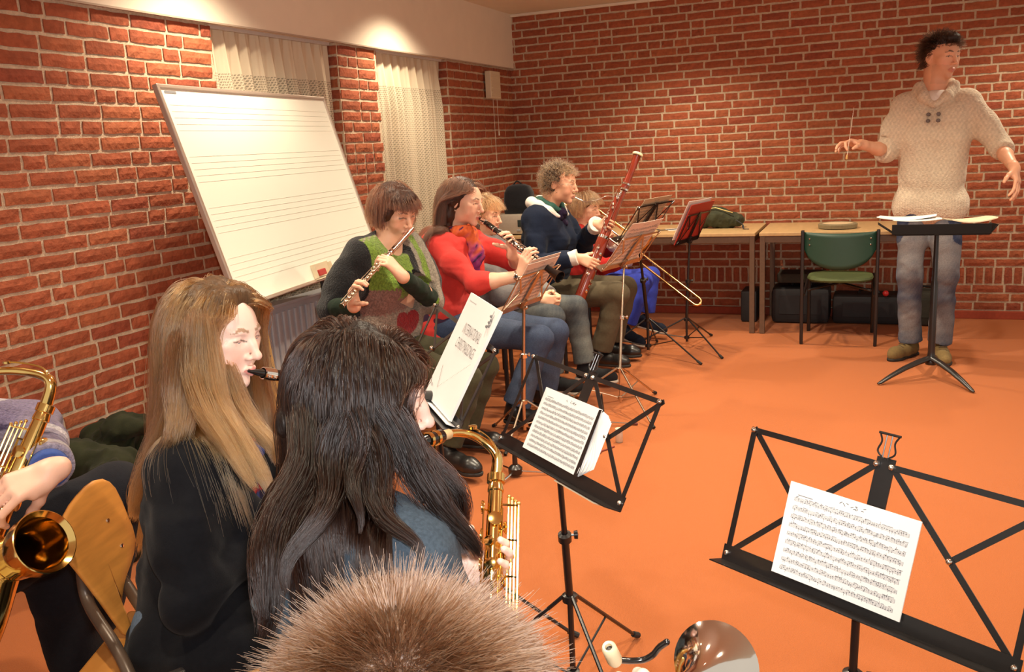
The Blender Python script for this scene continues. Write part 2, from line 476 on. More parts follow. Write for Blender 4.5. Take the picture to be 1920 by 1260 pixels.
def folding_stand(label, c, yaw, tilt, roll, W, Hd, base, m_frame, m_post, legyaw=0, leglen=0.34, hub=0.30, lyre=False, post_r=0.008, shift=0.0, group='folding music stands', name='music_stand', ledge=0.045):
    """wire-frame folding stand; c = desk centre; base = (x, y) of the tripod"""
    c = A(*c); n, u, v = desk_frame(yaw, tilt, roll)
    P = lambda a, b_, d=0.0: c + u * (a + shift) + v * b_ + n * d
    t = thing(name, label, 'music stand', (base[0], base[1], 0), 0, group)
    hw, hh = W / 2, Hd / 2
    zf = -0.004
    d = MB()
    # ledge: back plate, shelf and lip
    d.box(P(0, -hh, zf), (W + 0.02, 0.032, 0.0025), np.column_stack([u, v, n]))
    d.box(P(0, -hh - 0.016, zf + ledge / 2), (W + 0.02, 0.0022, ledge), np.column_stack([u, v, n]))
    d.build('ledge', m_frame, t)
    f = MB()
    BL, BR, TL, TR = P(-hw, -hh, zf), P(hw, -hh, zf), P(-hw, hh, zf), P(hw, hh, zf)
    C1, C2 = P(-0.014, hh, zf), P(0.014, hh, zf)
    for s, B_, T_, C_ in ((-1, BL, TL, C1), (1, BR, TR, C2)):
        bar(f, B_, T_, n); bar(f, T_, C_, n); bar(f, C_ - n * 0.003, B_ - n * 0.003, n)
        bar(f, T_ - n * 0.006, (C_ + B_) / 2 - n * 0.006, n)
    f.build('folding_arm_frame', m_frame, t)
    f = MB(); f.box(P(0, 0.004, zf - 0.004), (0.034, Hd + 0.02, 0.003), np.column_stack([u, v, n]))
    if lyre:
        for s in (-1, 1):
            f.tube(curve_pts([P(s * 0.003, hh + 0.012), P(s * 0.016, hh + 0.024), P(s * 0.012, hh + 0.042), P(s * 0.017, hh + 0.055)], 5), 0.0018, 6)
            f.tube([P(s * 0.005, hh + 0.012), P(s * 0.005, hh + 0.055)], 0.0012, 5)
        f.tube([P(-0.02, hh + 0.057), P(0.02, hh + 0.057)], 0.0024, 6)
    f.build('centre_plate', m_frame, t, False)
    for q in (BL, BR, TL, TR, C1, C2, (BL + C1) / 2, (BR + C2) / 2):
        rv = MB(); rv.ball(q + n * 0.003, 0.0058, 5, (1, 1, 1)); rv.build('rivet', M_CHROME, t, True)
    # neck, post, clamp
    top = P(0, -hh - 0.005, -0.02); bx = A(base[0], base[1], 0.0)
    low = bx + A(0, 0, hub); tt = nrm(top - low)
    k = MB(); k.box(P(0, -hh + 0.01, -0.014), (0.03, 0.05, 0.016), np.column_stack([u, v, n]), 0.003)
    k.lathe(P(0.0, -hh - 0.004, -0.022) - u * 0.022, u, [(0.0, 0), (0.011, 0.001), (0.012, 0.012), (0.009, 0.014), (0.009, 0.044), (0.0, 0.045)], 12)
    k.build('tilt_joint', M_BLACK if m_post is not M_NICKEL else m_post, t, True)
    Lp = np.linalg.norm(top - low); mid = low + tt * Lp * 0.5
    k = MB(); k.tube([mid - tt * 0.05, top], post_r * 0.72, 10); k.tube([low - A(0, 0, 0.02), mid], post_r, 10)
    k.build('post', m_post, t, True)
    k = MB(); k.lathe(mid - tt * 0.018, tt, [(post_r * 0.9, 0), (post_r * 1.7, 0.002), (post_r * 1.7, 0.022), (post_r * 0.8, 0.026)], 12)
    sd = nrm(np.cross(tt, nrm(CC - mid)))
    k.tube([mid - sd * -0.008, mid + sd * 0.024], 0.003, 8); k.lathe(mid + sd * 0.022, sd, [(0.0, 0), (0.010, 0.001), (0.011, 0.01), (0.0, 0.012)], 12)
    k.build('clamp_knob', M_BLACK if m_post is not M_NICKEL else M_CHROME, t, True)
    k = MB(); k.lathe(low + A(0, 0, -0.02), (0, 0, 1), [(post_r, 0), (post_r * 2, 0.002), (post_r * 2, 0.02), (post_r, 0.024)], 12)
    lo2 = bx + A(0, 0, 0.075); k.lathe(lo2 + A(0, 0, -0.012), (0, 0, 1), [(post_r, 0), (post_r * 1.8, 0.002), (post_r * 1.8, 0.02), (post_r, 0.022)], 12)
    k.tube([low, lo2 - A(0, 0, 0.03)], post_r * 0.8, 8); k.build('tripod_collar', M_BLACK if m_post is not M_NICKEL else m_post, t, True)
    for j in range(3):
        a = R(legyaw + 120 * j); e = A(math.cos(a), math.sin(a), 0)
        foot = bx + e * leglen + A(0, 0, 0.008)
        l = MB(); l.tube([low + e * 0.012, foot], 0.0055, 8)
        l.tube([lo2 + e * 0.01, low + (foot - low) * 0.5], 0.0035, 6)
        lg = l.build('leg', m_post, t, True)
        l = MB(); l.tube([foot - (foot - low) * 0.06, foot + e * 0.008], 0.009, 8); l.build('rubber_foot', M_RUBBER, lg, True)
    return t, P, n, u, v

def sheet(name, label, cat, c, n, u, v, W, H, m=None, group=None, staves=9, seed=1, th=0.0016, curl=0.0, ink_d=0.0006, both=False, title=True, dense=1.0):
    """a sheet of printed music: slightly curled paper slab with staves and notes"""
    c = A(*c); rr = random.Random(seed); m = m or M_PAPER
    nx, ny = 8, 6; V = []; F = []
    S = lambda a, b_, d: c + u * a + v * b_ + n * (d + curl * ((a / (W / 2)) ** 2) + curl * 0.4 * math.sin(3 * a / W + 2 * b_ / H))
    for side in (1, -1):
        for j in range(ny + 1):
            for i in range(nx + 1):
                V.append(S(-W / 2 + W * i / nx, -H / 2 + H * j / ny, side * th / 2))
    k = (nx + 1) * (ny + 1)
    for j in range(ny):
        for i in range(nx):
            p = j * (nx + 1) + i
            F.append((p, p + 1, p + nx + 2, p + nx + 1)); F.append((k + p + nx + 1, k + p + nx + 2, k + p + 1, k + p))
    rim = [i for i in range(nx + 1)] + [j * (nx + 1) + nx for j in range(1, ny + 1)] + [ny * (nx + 1) + i for i in range(nx - 1, -1, -1)] + [j * (nx + 1) for j in range(ny - 1, 0, -1)]
    for i in range(len(rim)):
        a, b_ = rim[i], rim[(i + 1) % len(rim)]
        F.append((b_, a, k + a, k + b_))
    o = mesh_obj(name, V, F, m, None, False)
    tag(o, label, cat, group)
    if staves:
        b = MB()
        for sd in ((1, -1) if both else (1,)):
            D = sd * (th / 2 + ink_d)
            def q(x0, y0, x1, y1, w):
                dx, dy = x1 - x0, y1 - y0; L_ = math.hypot(dx, dy) or 1; px, py = -dy / L_ * w / 2, dx / L_ * w / 2
                seg = max(1, int(L_ / (W / nx) + .5))
                for s in range(seg):
                    a0, a1 = s / seg, (s + 1) / seg
                    X0, Y0, X1, Y1 = x0 + dx * a0, y0 + dy * a0, x0 + dx * a1, y0 + dy * a1
                    b.add([S(X0 - px, Y0 - py, D), S(X1 - px, Y1 - py, D), S(X1 + px, Y1 + py, D), S(X0 + px, Y0 + py, D)], [(0, 1, 2, 3)])
            ys = np.linspace(H * 0.5 - H * 0.17, -H * 0.5 + H * 0.08, staves)
            sp_ = abs(ys[0] - ys[-1]) / max(1, staves - 1) * 0.095
            if title:
                for _ in range(10):
                    x = rr.uniform(-0.1, 0.1) * W; q(x, H * 0.43 + rr.uniform(-.004, .004), x + W * .02, H * 0.43 + rr.uniform(-.004, .004), 0.0012)
                q(-W * .42, H * .38, -W * .3, H * .38, 0.0012)
            for y in ys:
                for l in range(5): q(-W * .44, y + (l - 2) * sp_, W * .44, y + (l - 2) * sp_, 0.00035)
                x = -W * .43; yy = y
                while x < W * .43:
                    yy = y + rr.uniform(-2.4, 2.4) * sp_
                    q(x, yy, x + sp_ * 1.3, yy + sp_ * .3, sp_ * 0.9)
                    if rr.random() < .85: q(x + sp_, yy, x + sp_, yy + rr.choice((-1, 1)) * sp_ * 3, 0.0005)
                    if rr.random() < .5: q(x, y + 3 * sp_, x + sp_ * 3.4, y + rr.uniform(2.5, 3.4) * sp_, sp_ * .5)
                    x += sp_ * rr.uniform(1.8, 3.6) / dense
                for k2 in range(5): q(-W * .44 + W * .88 * k2 / 4, y - 2 * sp_, -W * .44 + W * .88 * k2 / 4, y + 2 * sp_, 0.0005)
        b.build('printed_staves', M_INK, o)
    return o

# --- G: black folding stand, right foreground
cG = A(-0.033, 1.615, 0.69)
t, P, n, u, v = folding_stand('large black folding music stand with a lyre finial in the right foreground', cG + desk_frame(244.2, 18.3, -2.4)[1] * 0.037 + desk_frame(244.2, 18.3, -2.4)[2] * 0.037, 244.2, 18.3, -2.4, 0.54, 0.255, (-0.015, 1.605), M_BLACK, M_BLACK, 20, lyre=True, post_r=0.011)
sheet('sheet_music', 'small white sheet of printed music on the stand with the lyre finial', 'sheet music', cG + n * 0.004, n, u, v, 0.252, 0.178, seed=5, staves=9, th=0.003, curl=0.002)
# the hinge under the sheet
# --- F: black folding stand in the middle, two-page music with a dark spine
cF = A(-0.646, 1.90, 0.80)
t, P, n, u, v = folding_stand('black folding music stand in front of the seated saxophonists, holding a clipped music book', cF, 230.4, 28.5, 0, 0.53, 0.228, (-0.70, 1.99), M_BLACK, M_BLACK, 75, lyre=True, post_r=0.010)
sheet('sheet_music', 'white two-page printed music book with a dark spine on the middle stand', 'sheet music', P(-0.018, -0.027, 0.006), n, u, v, 0.243, 0.160, seed=9, staves=11, th=0.004, curl=0.001)
k = MB(); k.plate([P(0.098, 0.05, 0.0105), P(0.107, 0.052, 0.0105), P(0.113, -0.108, 0.0105), P(0.098, -0.108, 0.0105)], 0.001, n)
bk = [o for o in COL.objects if o.name.startswith('sheet_music')][-1]
k.build('binder_strip', M_BLACK, bk)
for j in range(5):
    g = MB(); a = 0.11 + 0.006 * j
    g.plate([P(0.10, 0.05 - .002 * j, -0.001 + .002 * j), P(a + .01, 0.045 - .003 * j, -0.004 + .001 * j), P(a + .004 * j, -0.100 + 0.006 * j, 0.012 - .002 * j), P(0.105, -0.107, 0.002)], 0.0006, n)
    g.build('page', M_PAPER, bk)
o = MB(); o.box(P(0.15, -0.135, 0.022), (0.16, 0.003, 0.025), np.column_stack([u, v, n])); 
o = o.build('folded_paper', mat('cream_paper', (0.72, 0.60, 0.42), 0.7)); tag(o, 'narrow cream folded paper lying in the ledge of the middle stand', 'paper')

# --- E: stand with the white song book cover
cE = A(-0.977, 2.033, 0.914)
t, P, n, u, v = folding_stand('black folding music stand carrying the white christmas song book', cE - desk_frame(225.8, 28.6, -5.2)[1] * 0.10 - desk_frame(225.8, 28.6, -5.2)[2] * 0.045, 225.8, 28.6, -5.2, 0.50, 0.21, (-1.08, 2.10), M_BLACK, M_BLACK, 30, post_r=0.009)
E_n, E_u, E_v = n, u, v
bk = sheet('song_book', 'white song book whose cover is titled in tall narrow capitals, standing on a black stand', 'book', cE + n * 0.006, n, u, v, 0.222, 0.303, m=M_PAPER, staves=0, th=0.008, curl=0.0015)
def text3d(s, c, n, u, v, h, w=None, parent=None, m=None, name='title', align='CENTER', ang=0.0):
    cu = bpy.data.curves.new(name, 'FONT'); cu.body = s; cu.size = 1; cu.align_x = align; cu.align_y = 'CENTER'; cu.extrude = 0.0
    cu.materials.append(m or M_INK); cu.offset = -0.006
    o = bpy.data.objects.new(name, cu); COL.objects.link(o)
    bpy.context.view_layer.update()
    W0 = max(o.dimensions.x, 1e-6); H0 = max(o.dimensions.y, 1e-6)
    sx = (w / W0) if w else h / H0; sy = h / H0
    uu = u * math.cos(ang) + v * math.sin(ang); vv = -u * math.sin(ang) + v * math.cos(ang)
    mw = Matrix(((uu[0] * sx, vv[0] * sy, n[0], c[0]), (uu[1] * sx, vv[1] * sy, n[1], c[1]), (uu[2] * sx, vv[2] * sy, n[2], c[2]), (0, 0, 0, 1)))
    me = bpy.data.meshes.new_from_object(o); bpy.data.objects.remove(o)
    vs = [tuple(mw @ vv_.co) for vv_ in me.vertices]; fs = [tuple(p.vertices) for p in me.polygons]
    return mesh_obj(name, vs, fs, m or M_INK, parent)
PE = lambda a, b_: cE + E_u * a + E_v * b_ + E_n * 0.0128
text3d('INTERNATIONAL', PE(0.012, 0.062), E_n, E_u, E_v, 0.028, 0.125, bk, mat('grey_ink', (0.22, 0.21, 0.2), 0.8))
text3d('CHRISTMASSONGS', PE(0.012, 0.020), E_n, E_u, E_v, 0.028, 0.135, bk, mat('grey_ink'))
text3d('Instrumental', PE(-0.065, 0.132), E_n, E_u, E_v, 0.005, 0.05, bk, name='small_print')
text3d('Eb', PE(-0.085, -0.115), E_n, E_u, E_v, 0.008, 0.012, bk, name='small_print')
g = MB()
for (a0, b0, a1, b1) in ((-0.072, -0.055, -0.045, -0.11), (-0.045, -0.11, 0.09, 0.0)):
    for s in range(28):
        f0 = s / 28; a = a0 + (a1 - a0) * f0; b_ = b0 + (b1 - b0) * f0
        g.box(cE + E_u * a + E_v * b_ + E_n * 0.0127, (0.0016, 0.0016, 0.0003), np.column_stack([E_u, E_v, E_n]))
for (a, b_) in ((0.078, 0.128), (0.088, 0.12), (0.082, 0.112), (0.09, 0.104), (0.078, 0.10)):
    g.ball(cE + E_u * a + E_v * b_ + E_n * 0.0128, 0.0042, 4, (1, 1, 1)); g.box(cE + E_u * (a + .004) + E_v * (b_ + .008) + E_n * 0.0128, (0.0012, 0.014, 0.0006), np.column_stack([E_u, E_v, E_n]))
g.build('cover_drawing', mat('grey_ink', (0.22, 0.21, 0.2), 0.8), bk)
g = MB(); g.box(cE + E_v * -0.158 + E_n * 0.006, (0.25, 0.002, 0.03), np.column_stack([E_u, E_v, E_n])); g.build('page_block', M_PAPER, bk)

# --- D: nickel stand in front of the clarinettist, seen from behind
M_PINKP = mat('warm_paper', (0.70, 0.56, 0.47), 0.7, noise=0.05)
cD = at(994, 540, 4.28)
t, P, n, u, v = folding_stand('nickel folding music stand seen from behind, next to the clarinettist in the red blazer', cD, 172, 33, 0, 0.40, 0.20, tuple(az(985, 822)[:2]), M_NICKEL, M_NICKEL, 30, post_r=0.011, leglen=0.26, hub=0.2)
sheet('sheet_music', 'pinkish sheet music on the nickel stand seen from behind, beside the red blazer', 'sheet music', P(0, 0.035, 0.004), n, u, v, 0.32, 0.25, m=M_PINKP, seed=3, staves=9, both=True)
sheet('sheet_music', 'loose second sheet music on the nickel stand, in front of the first', 'sheet music', P(-0.02, 0.05, 0.010), n, u, v, 0.30, 0.25, m=M_PINKP, seed=4, staves=8)
# --- C: thin chrome stand in front of the bassoonist
cC_ = ay(1184, 468, 4.72)
t, P, n, u, v = folding_stand('thin chrome folding music stand in front of the bassoonist', cC_, 165, 38, 0, 0.40, 0.20, tuple(az(1164, 770)[:2]), M_NICKEL, M_NICKEL, -48, post_r=0.008, leglen=0.36, hub=0.24)
sheet('sheet_music', 'curled sheet music on the thin chrome stand in front of the bassoonist', 'sheet music', P(0, 0.05, 0.005), n, u, v, 0.34, 0.28, m=M_PINKP, seed=6, staves=9, both=True, curl=0.006)
# --- B: black stand behind it
cB = ay(1211, 412, 5.40)
t, P, n, u, v = folding_stand('black folding music stand holding dark-edged music between the bassoon and the boy', cB, 166, 36, 0, 0.46, 0.24, tuple(az(1216, 668)[:2]), M_BLACK, M_BLACK, -25, post_r=0.012, leglen=0.42, hub=0.26)
sheet('sheet_music', 'sheet music in a dark folder on the black stand between bassoon and boy', 'sheet music', P(0, 0.03, 0.006), n, u, v, 0.36, 0.27, m=mat('aged_paper', (0.50, 0.42, 0.28), 0.7), seed=7, staves=9, both=True)
# --- A: black stand with a red folder
cA = ay(1300, 425, 6.02)
t, P, n, u, v = folding_stand('slim black music stand with a red folder, farthest from the players', cA, 168, 26, 0, 0.36, 0.20, tuple(az(1288, 652)[:2]), M_BLACK, M_BLACK, -45, post_r=0.010, leglen=0.40, hub=0.21)
sheet('music_folder', 'red music folder lying open on the slim black stand', 'folder', P(0, 0.03, 0.004), n, u, v, 0.40, 0.29, m=mat('red_card', (0.42, 0.035, 0.02), 0.6), staves=0, th=0.004)
sheet('sheet_music', 'white sheet music fanned out on the red folder', 'sheet music', P(0.03, 0.055, 0.013), n, u, v, 0.38, 0.28, seed=8, staves=9, curl=0.008)

# --- conductor's stand: solid black tray, tapered post, three curved feet
base = az(1744, 708)[:2]
t = thing('conductor_stand', 'heavy black orchestra stand with a flat tray in front of the conductor', 'music stand', (base[0], base[1], 0))
zt = 0.915
b = MB()
x0, x1 = 0.022, 0.605; yc = base[1] - 0.02
prof = [(-0.20, 0.05), (-0.13, 0.004), (0.12, 0.004), (0.20, 0.05)]
tr = MB()
yy = [yc - 0.20, yc + 0.17]
# tray: shallow, sloping towards the conductor, sides bent up
pts = [(x0, 0.0), (x0 + 0.09, -0.062), (x1 - 0.04, -0.062), (x1 + 0.0, -0.01)]
for i in range(3):
    (a0, h0), (a1, h1) = pts[i], pts[i + 1]
    tr.plate([(a0, yy[0], zt - 0.004 + h0), (a1, yy[0], zt - 0.004 + h1), (a1, yy[1], zt - 0.03 + h1), (a0, yy[1], zt - 0.03 + h0)], 0.004, (h0 - h1, 0, a1 - a0))
tr.box(((x0 + x1) / 2 + 0.02, yy[0], zt - 0.035), (x1 - x0 - 0.10, 0.005, 0.055), bev=0.002)
tr.build('tray', mat('matte_black', (0.006, 0.005, 0.005), 0.6, spec=0.2), t)
b.lathe((base[0], base[1], 0.10), (0, 0, 1), [(0.030, -0.02), (0.033, 0.0), (0.022, 0.02), (0.019, 0.06), (0.019, 0.45), (0.014, 0.47), (0.012, 0.75), (0.022, 0.755), (0.022, 0.775)], 20, cap=True)
b.build('post', M_BLACK, t, True)
for j, (dx, dy) in enumerate(((-0.30, -0.24), (0.24, -0.36), (0.06, 0.36))):
    e = A(dx, dy, 0); L_ = np.linalg.norm(e); e = e / L_; L_ = 0.36
    pp = [(base[0], base[1], 0.118), *[tuple(A(base[0], base[1], 0) + e * L_ * f + A(0, 0, h)) for f, h in ((0.25, 0.102), (0.5, 0.078), (0.75, 0.045), (0.95, 0.014), (1.0, 0.010))]]
    l = MB(); l.tube(pp, [0.022, 0.021, 0.019, 0.016, 0.012, 0.006], 10, flat=((0, 0, 1), 0.75)); l.build('leg', M_BLACK, t, True)
for k, (dx, dy, w, h, ang, zz, lb) in enumerate(((0.03, -0.03, 0.24, 0.30, 0.05, 0.003, 'white score lying lowest on the conductor stand tray'), (-0.01, 0.0, 0.30, 0.22, -0.08, 0.010, 'wide open score on top of the conductor stand tray'), (0.30, -0.02, 0.22, 0.30, 0.1, 0.003, 'curling cream score at the right end of the conductor stand tray'))):
    nn = nrm((0.0, 0.07, 1)); uu_ = A(math.cos(ang), math.sin(ang), 0); vv_ = np.cross(nn, uu_)
    sheet('score', lb, 'sheet music', (x0 + 0.16 + dx, yc + dy, zt - 0.044 + 0.012 + zz + (0.03 if k < 2 else 0.02)), nn, uu_, vv_, w, h, staves=0, curl=0.014 if k else 0.006, th=0.006, m=M_PAPER if k < 2 else mat('cream_paper'))
# ================================================================ whiteboard on its easel
bn, bu, bv = desk_frame(7.3, 16, 0)
bc = A(-2.592, 3.587, 1.30)
bW, bH = 1.45, 0.92
BP = lambda a, b_, d=0.0: bc + bu * a + bv * b_ + bn * d
Rb = np.column_stack([bu, bv, bn])
M_BOARD = mat('whiteboard_enamel', (0.90, 0.90, 0.78), 0.30, noise=0.01, nscale=5, spec=0.5, coat=0.2)
M_ALU = mat('aluminium_trim', (0.60, 0.50, 0.42), 0.35, 0.6, noise=0.08, nscale=30)
M_PINE = mat('easel_wood', (0.66, 0.40, 0.13), 0.5, noise=0.2, nscale=10, stretch=(1, 1, 6))
t = thing('whiteboard', 'large leaning whiteboard printed with music staves, standing against the left wall', 'whiteboard', (bc[0], bc[1], 0))
b = MB(); b.box(BP(0, 0, -0.008), (bW, bH, 0.016), Rb); b.build('panel', M_BOARD, t)
b = MB()
for s in (-1, 1):
    b.box(BP(s * bW / 2, 0, -0.006), (0.018, bH + 0.018, 0.024), Rb, 0.004)
    b.box(BP(0, s * bH / 2, -0.006), (bW, 0.018, 0.024), Rb, 0.004)
b.build('frame', M_ALU, t)
b = MB()
for g_ in range(5):
    for l in range(5):
        y = bH / 2 - 0.075 - g_ * 0.215 - l * 0.0265
        if y < -bH / 2 + 0.02: continue
        b.box(BP(0.0, y, 0.0004), (bW - 0.07, 0.0009, 0.0006), Rb)
b.build('stave_lines', mat('stave_grey', (0.60, 0.60, 0.50), 0.6), t)
b = MB(); b.box(BP(-bW / 2 + 0.07, bH / 2 - 0.022, 0.001), (0.075, 0.010, 0.001), Rb); b.build('maker_plate', mat('plate_grey', (0.25, 0.25, 0.26), 0.4), t)
b = MB(); b.box(BP(0.0, -bH / 2 - 0.004, 0.025), (bW * 0.98, 0.004, 0.05), Rb); b.build('tray', M_ALU, t)
er = thing('board_eraser', 'small cream tray with a red mark fixed at the lower edge of the whiteboard', 'eraser', tuple(BP(0.02, -bH / 2, 0.02)))
b = MB(); b.box(BP(0.02, -bH / 2 + 0.045, 0.004), (0.17, 0.065, 0.006), Rb); b.box(BP(0.02, -bH / 2 + 0.005, 0.016), (0.17, 0.006, 0.026), Rb)
for s in (-1, 1): b.box(BP(0.02 + s * 0.083, -bH / 2 + 0.04, 0.014), (0.006, 0.060, 0.024), Rb)
b.build('holder', mat('cream_plastic'), er)
b = MB(); b.box(BP(-0.01, -bH / 2 + 0.032, 0.022), (0.07, 0.030, 0.012), Rb, 0.004); b.build('red_pad', mat('red_felt', (0.45, 0.05, 0.04), 0.9), er)
ez = thing('easel', 'beech wooden easel holding up the whiteboard beside the radiator', 'easel', (-2.3, 3.1, 0))
for s, nm in ((-0.56, 'leg'), (0.62, 'leg')):
    b = MB(); p = BP(s, bH / 2 - 0.05, -0.04); q = BP(s, -bH / 2 - 0.05, -0.03)
    p = q + A(-0.02, 0, 0.12); f = A(q[0] + 0.10, q[1] - 0.02, 0.01)
    d = nrm(f - p); sd = bu
    b.box((p + f) / 2, (np.linalg.norm(f - p), 0.045, 0.022), np.column_stack([d, sd, np.cross(d, sd)]), 0.003)
    lg = b.build(nm, M_PINE, ez)
    b = MB()
    for k in range(14): b.ball(p + (f - p) * (0.12 + 0.055 * k) + bn * 0.0115, 0.004, 4)
    b.build('peg_hole', M_BLACK, lg)
    b = MB(); p2 = BP(s * 0.55, 0.1, -0.05); f2 = A(XL + 0.26, p2[1], 0.012); b.tube([p2, f2], 0.011, 8); b.build('rear_leg', M_BLACK, ez, True)
b = MB(); b.box(BP(0, -bH / 2 + 0.09, -0.032), (1.25, 0.045, 0.02), Rb, 0.003); b.build('cross_rail', M_PINE, ez)
b = MB(); b.lathe(BP(-0.68, -bH / 2 - 0.03, -0.01), bn, [(0.0, 0), (0.016, 0.002), (0.018, 0.02), (0.0, 0.028)], 14); b.build('knob', M_BLACK, ez, True)

# ================================================================ tables by the back wall
M_TOP = mat('table_laminate', (0.60, 0.40, 0.19), 0.35, noise=0.12, nscale=6, stretch=(6, 1, 1), spec=0.5)
M_TBRN = mat('brown_steel', (0.13, 0.072, 0.042), 0.5, noise=0.2, nscale=40)
def table(x0, x1, label):
    t = thing('table', label, 'table', ((x0 + x1) / 2, 6.90, 0), 0, 'laminate tables along the back wall')
    y0, y1 = 6.545, 7.27
    b = MB(); b.box(((x0 + x1) / 2, (y0 + y1) / 2, 0.724), (x1 - x0, y1 - y0, 0.024), bev=0.004); b.build('tabletop', M_TOP, t)
    b = MB()
    for y in (y0 + 0.02, y1 - 0.02): b.box(((x0 + x1) / 2, y, 0.688), (x1 - x0 - 0.02, 0.02, 0.046))
    for x in (x0 + 0.02, x1 - 0.02): b.box((x, (y0 + y1) / 2, 0.688), (0.02, y1 - y0 - 0.04, 0.046))
    b.build('apron', M_TBRN, t)
    for x in (x0 + 0.022, x1 - 0.022):
        for y in (y0 + 0.022, y1 - 0.022):
            b = MB(); b.box((x, y, 0.356), (0.036, 0.036, 0.71), bev=0.003); b.build('leg', M_TBRN, t)
table(-2.86, -0.785, 'left laminate table against the back wall, carrying the green bag')
table(-0.757, 0.47, 'right laminate table against the back wall, behind the green chair and the conductor')

# things on the tables
M_BAG = mat('olive_canvas', (0.045, 0.050, 0.022), 0.85, noise=0.4, nscale=20, bump=0.4, bscale=60)

# tambourine / practice drum
t = thing('tambourine', 'round shallow drum with a pale skin lying on the right table', 'drum', (-0.24, 6.80, 0.736))
b = MB(); b.lathe((-0.24, 6.80, 0.737), (0, 0, 1), [(0.118, 0), (0.132, 0.004), (0.134, 0.03), (0.124, 0.036), (0.108, 0.037), (0.108, 0.033)], 40); b.build('rim', mat('drum_rim', (0.26, 0.21, 0.12), 0.5, noise=0.2), t, True)
b = MB(); b.lathe((-0.24, 6.80, 0.737), (0, 0, 1), [(0.0, 0.034), (0.109, 0.034)], 40); b.build('skin', mat('drum_skin', (0.66, 0.50, 0.30), 0.6, noise=0.1), t)

# stereo and speaker on the left table end
t = thing('stereo', 'grey radio cassette player on the table behind the women', 'radio', (-2.60, 6.72, 0.736))
cx, cy, cz = -2.60, 6.72, 0.82
b = MB(); b.box((cx, cy, cz), (0.46, 0.24, 0.16), bev=0.035); b.build('case', mat('beige_case', (0.46, 0.40, 0.32), 0.5, noise=0.1), t, True)
b = MB(); b.box((cx + 0.05, cy - 0.122, cz + 0.01), (0.15, 0.006, 0.055), bev=0.01); b.build('display', mat('display_dark', (0.03, 0.05, 0.05), 0.2), t, True)
for k in range(4):
    b = MB(); b.box((cx - 0.02 + 0.045 * k, cy - 0.123, cz - 0.045), (0.03, 0.008, 0.014), bev=0.003); b.build('button', mat('button_grey', (0.3, 0.3, 0.3), 0.4), t)
b = MB(); b.tube(curve_pts([(cx - 0.15, cy, cz + 0.07), (cx - 0.14, cy, cz + 0.11), (cx + 0.14, cy, cz + 0.11), (cx + 0.15, cy, cz + 0.07)], 5), 0.008, 8); b.build('handle', M_BLACK, t, True)
t = thing('black_backpack', 'small black rounded bag standing on the radio by the corner', 'bag', (-2.64, 6.74, 0.90))
b = MB()
prof = [(0.0, 0.0), (0.5, 0.0), (0.52, 0.3), (0.48, 0.72), (0.38, 0.92), (0.2, 1.0), (0.0, 1.01)]
c0 = A(-2.655, 6.74, 0.902); n_ = 20; V = []; F = []
for r_, h in prof:
    for j in range(n_):
        a = 2 * math.pi * j / n_
        V.append(c0 + A(0.24 * r_ * np.sign(math.cos(a)) * abs(math.cos(a)) ** 0.5, 0.15 * r_ * np.sign(math.sin(a)) * abs(math.sin(a)) ** 0.5, 0.23 * h))
for i in range(len(prof) - 1):
    for j in range(n_):
        F.append((i * n_ + j, i * n_ + (j + 1) % n_, (i + 1) * n_ + (j + 1) % n_, (i + 1) * n_ + j))
mesh_obj('body', V, F, M_DARKF, t, True)
b = MB(); b.tube(curve_pts([c0 + A(-0.04, -0.02, 0.225), c0 + A(0, -0.03, 0.255), c0 + A(0.04, -0.02, 0.225)], 6), 0.006, 6); b.build('carry_loop', M_DARKF, t, True)

# white box + papers on the left table
t = thing('tissue_box', 'small rounded white box on the left table behind the boy', 'box', (-1.72, 6.98, 0.736))
b = MB(); b.box((-1.69, 6.98, 0.768), (0.20, 0.11, 0.062), bev=0.02); b.build('carton', mat('white_card', (0.78, 0.70, 0.56), 0.5), t, True)
b = MB(); b.box((-1.69, 6.98, 0.80), (0.09, 0.02, 0.004), bev=0.001); b.build('slot', M_BLACK, t)
o = MB(); o.box((-1.40, 6.86, 0.7385), (0.18, 0.12, 0.003), np.array([[.9, -.43, 0], [.43, .9, 0], [0, 0, 1]])); tag(o.build('note_paper', M_PAPER), 'white sheet of paper lying flat on the left table', 'paper')

# cases and bags under the tables
def case_box(name, label, cat, c, size, m, parts=True, rz=0.0, grp='cases and bags under the tables'):
    t = thing(name, label, cat, (c[0], c[1], 0), 0, grp)
    rm = np.array([[math.cos(rz), -math.sin(rz), 0], [math.sin(rz), math.cos(rz), 0], [0, 0, 1]])
    b = MB(); b.box((c[0], c[1], size[2] / 2 + 0.004), size, rm, min(size) * 0.14); b.build('shell', m, t, True)
    if parts:
        b = MB(); b.box((c[0], c[1] - size[1] / 2 - 0.002, size[2] * 0.55), (size[0] * 0.72, 0.006, size[2] * 0.55), rm, 0.002); b.build('front_pocket', m, t)
        b = MB(); b.tube(curve_pts([(c[0] - 0.07, c[1], size[2] + 0.004), (c[0] - 0.05, c[1], size[2] + 0.03), (c[0] + 0.05, c[1], size[2] + 0.03), (c[0] + 0.07, c[1], size[2] + 0.004)], 5), 0.009, 8); b.build('handle', M_BLACK, t, True)
    return t
M_CASE = mat('case_black', (0.012, 0.012, 0.014), 0.6, noise=0.3, nscale=30)
M_CASE2 = mat('case_olive', (0.03, 0.028, 0.018), 0.8, noise=0.3, nscale=30)
case_box('instrument_case', 'low black instrument case on the floor right of the table legs', 'case', (-0.50, 7.08, 0), (0.42, 0.30, 0.27), M_CASE)
case_box('instrument_case', 'wide black instrument case on the floor directly behind the green chair', 'case', (-0.02, 7.10, 0), (0.50, 0.28, 0.21), M_CASE)
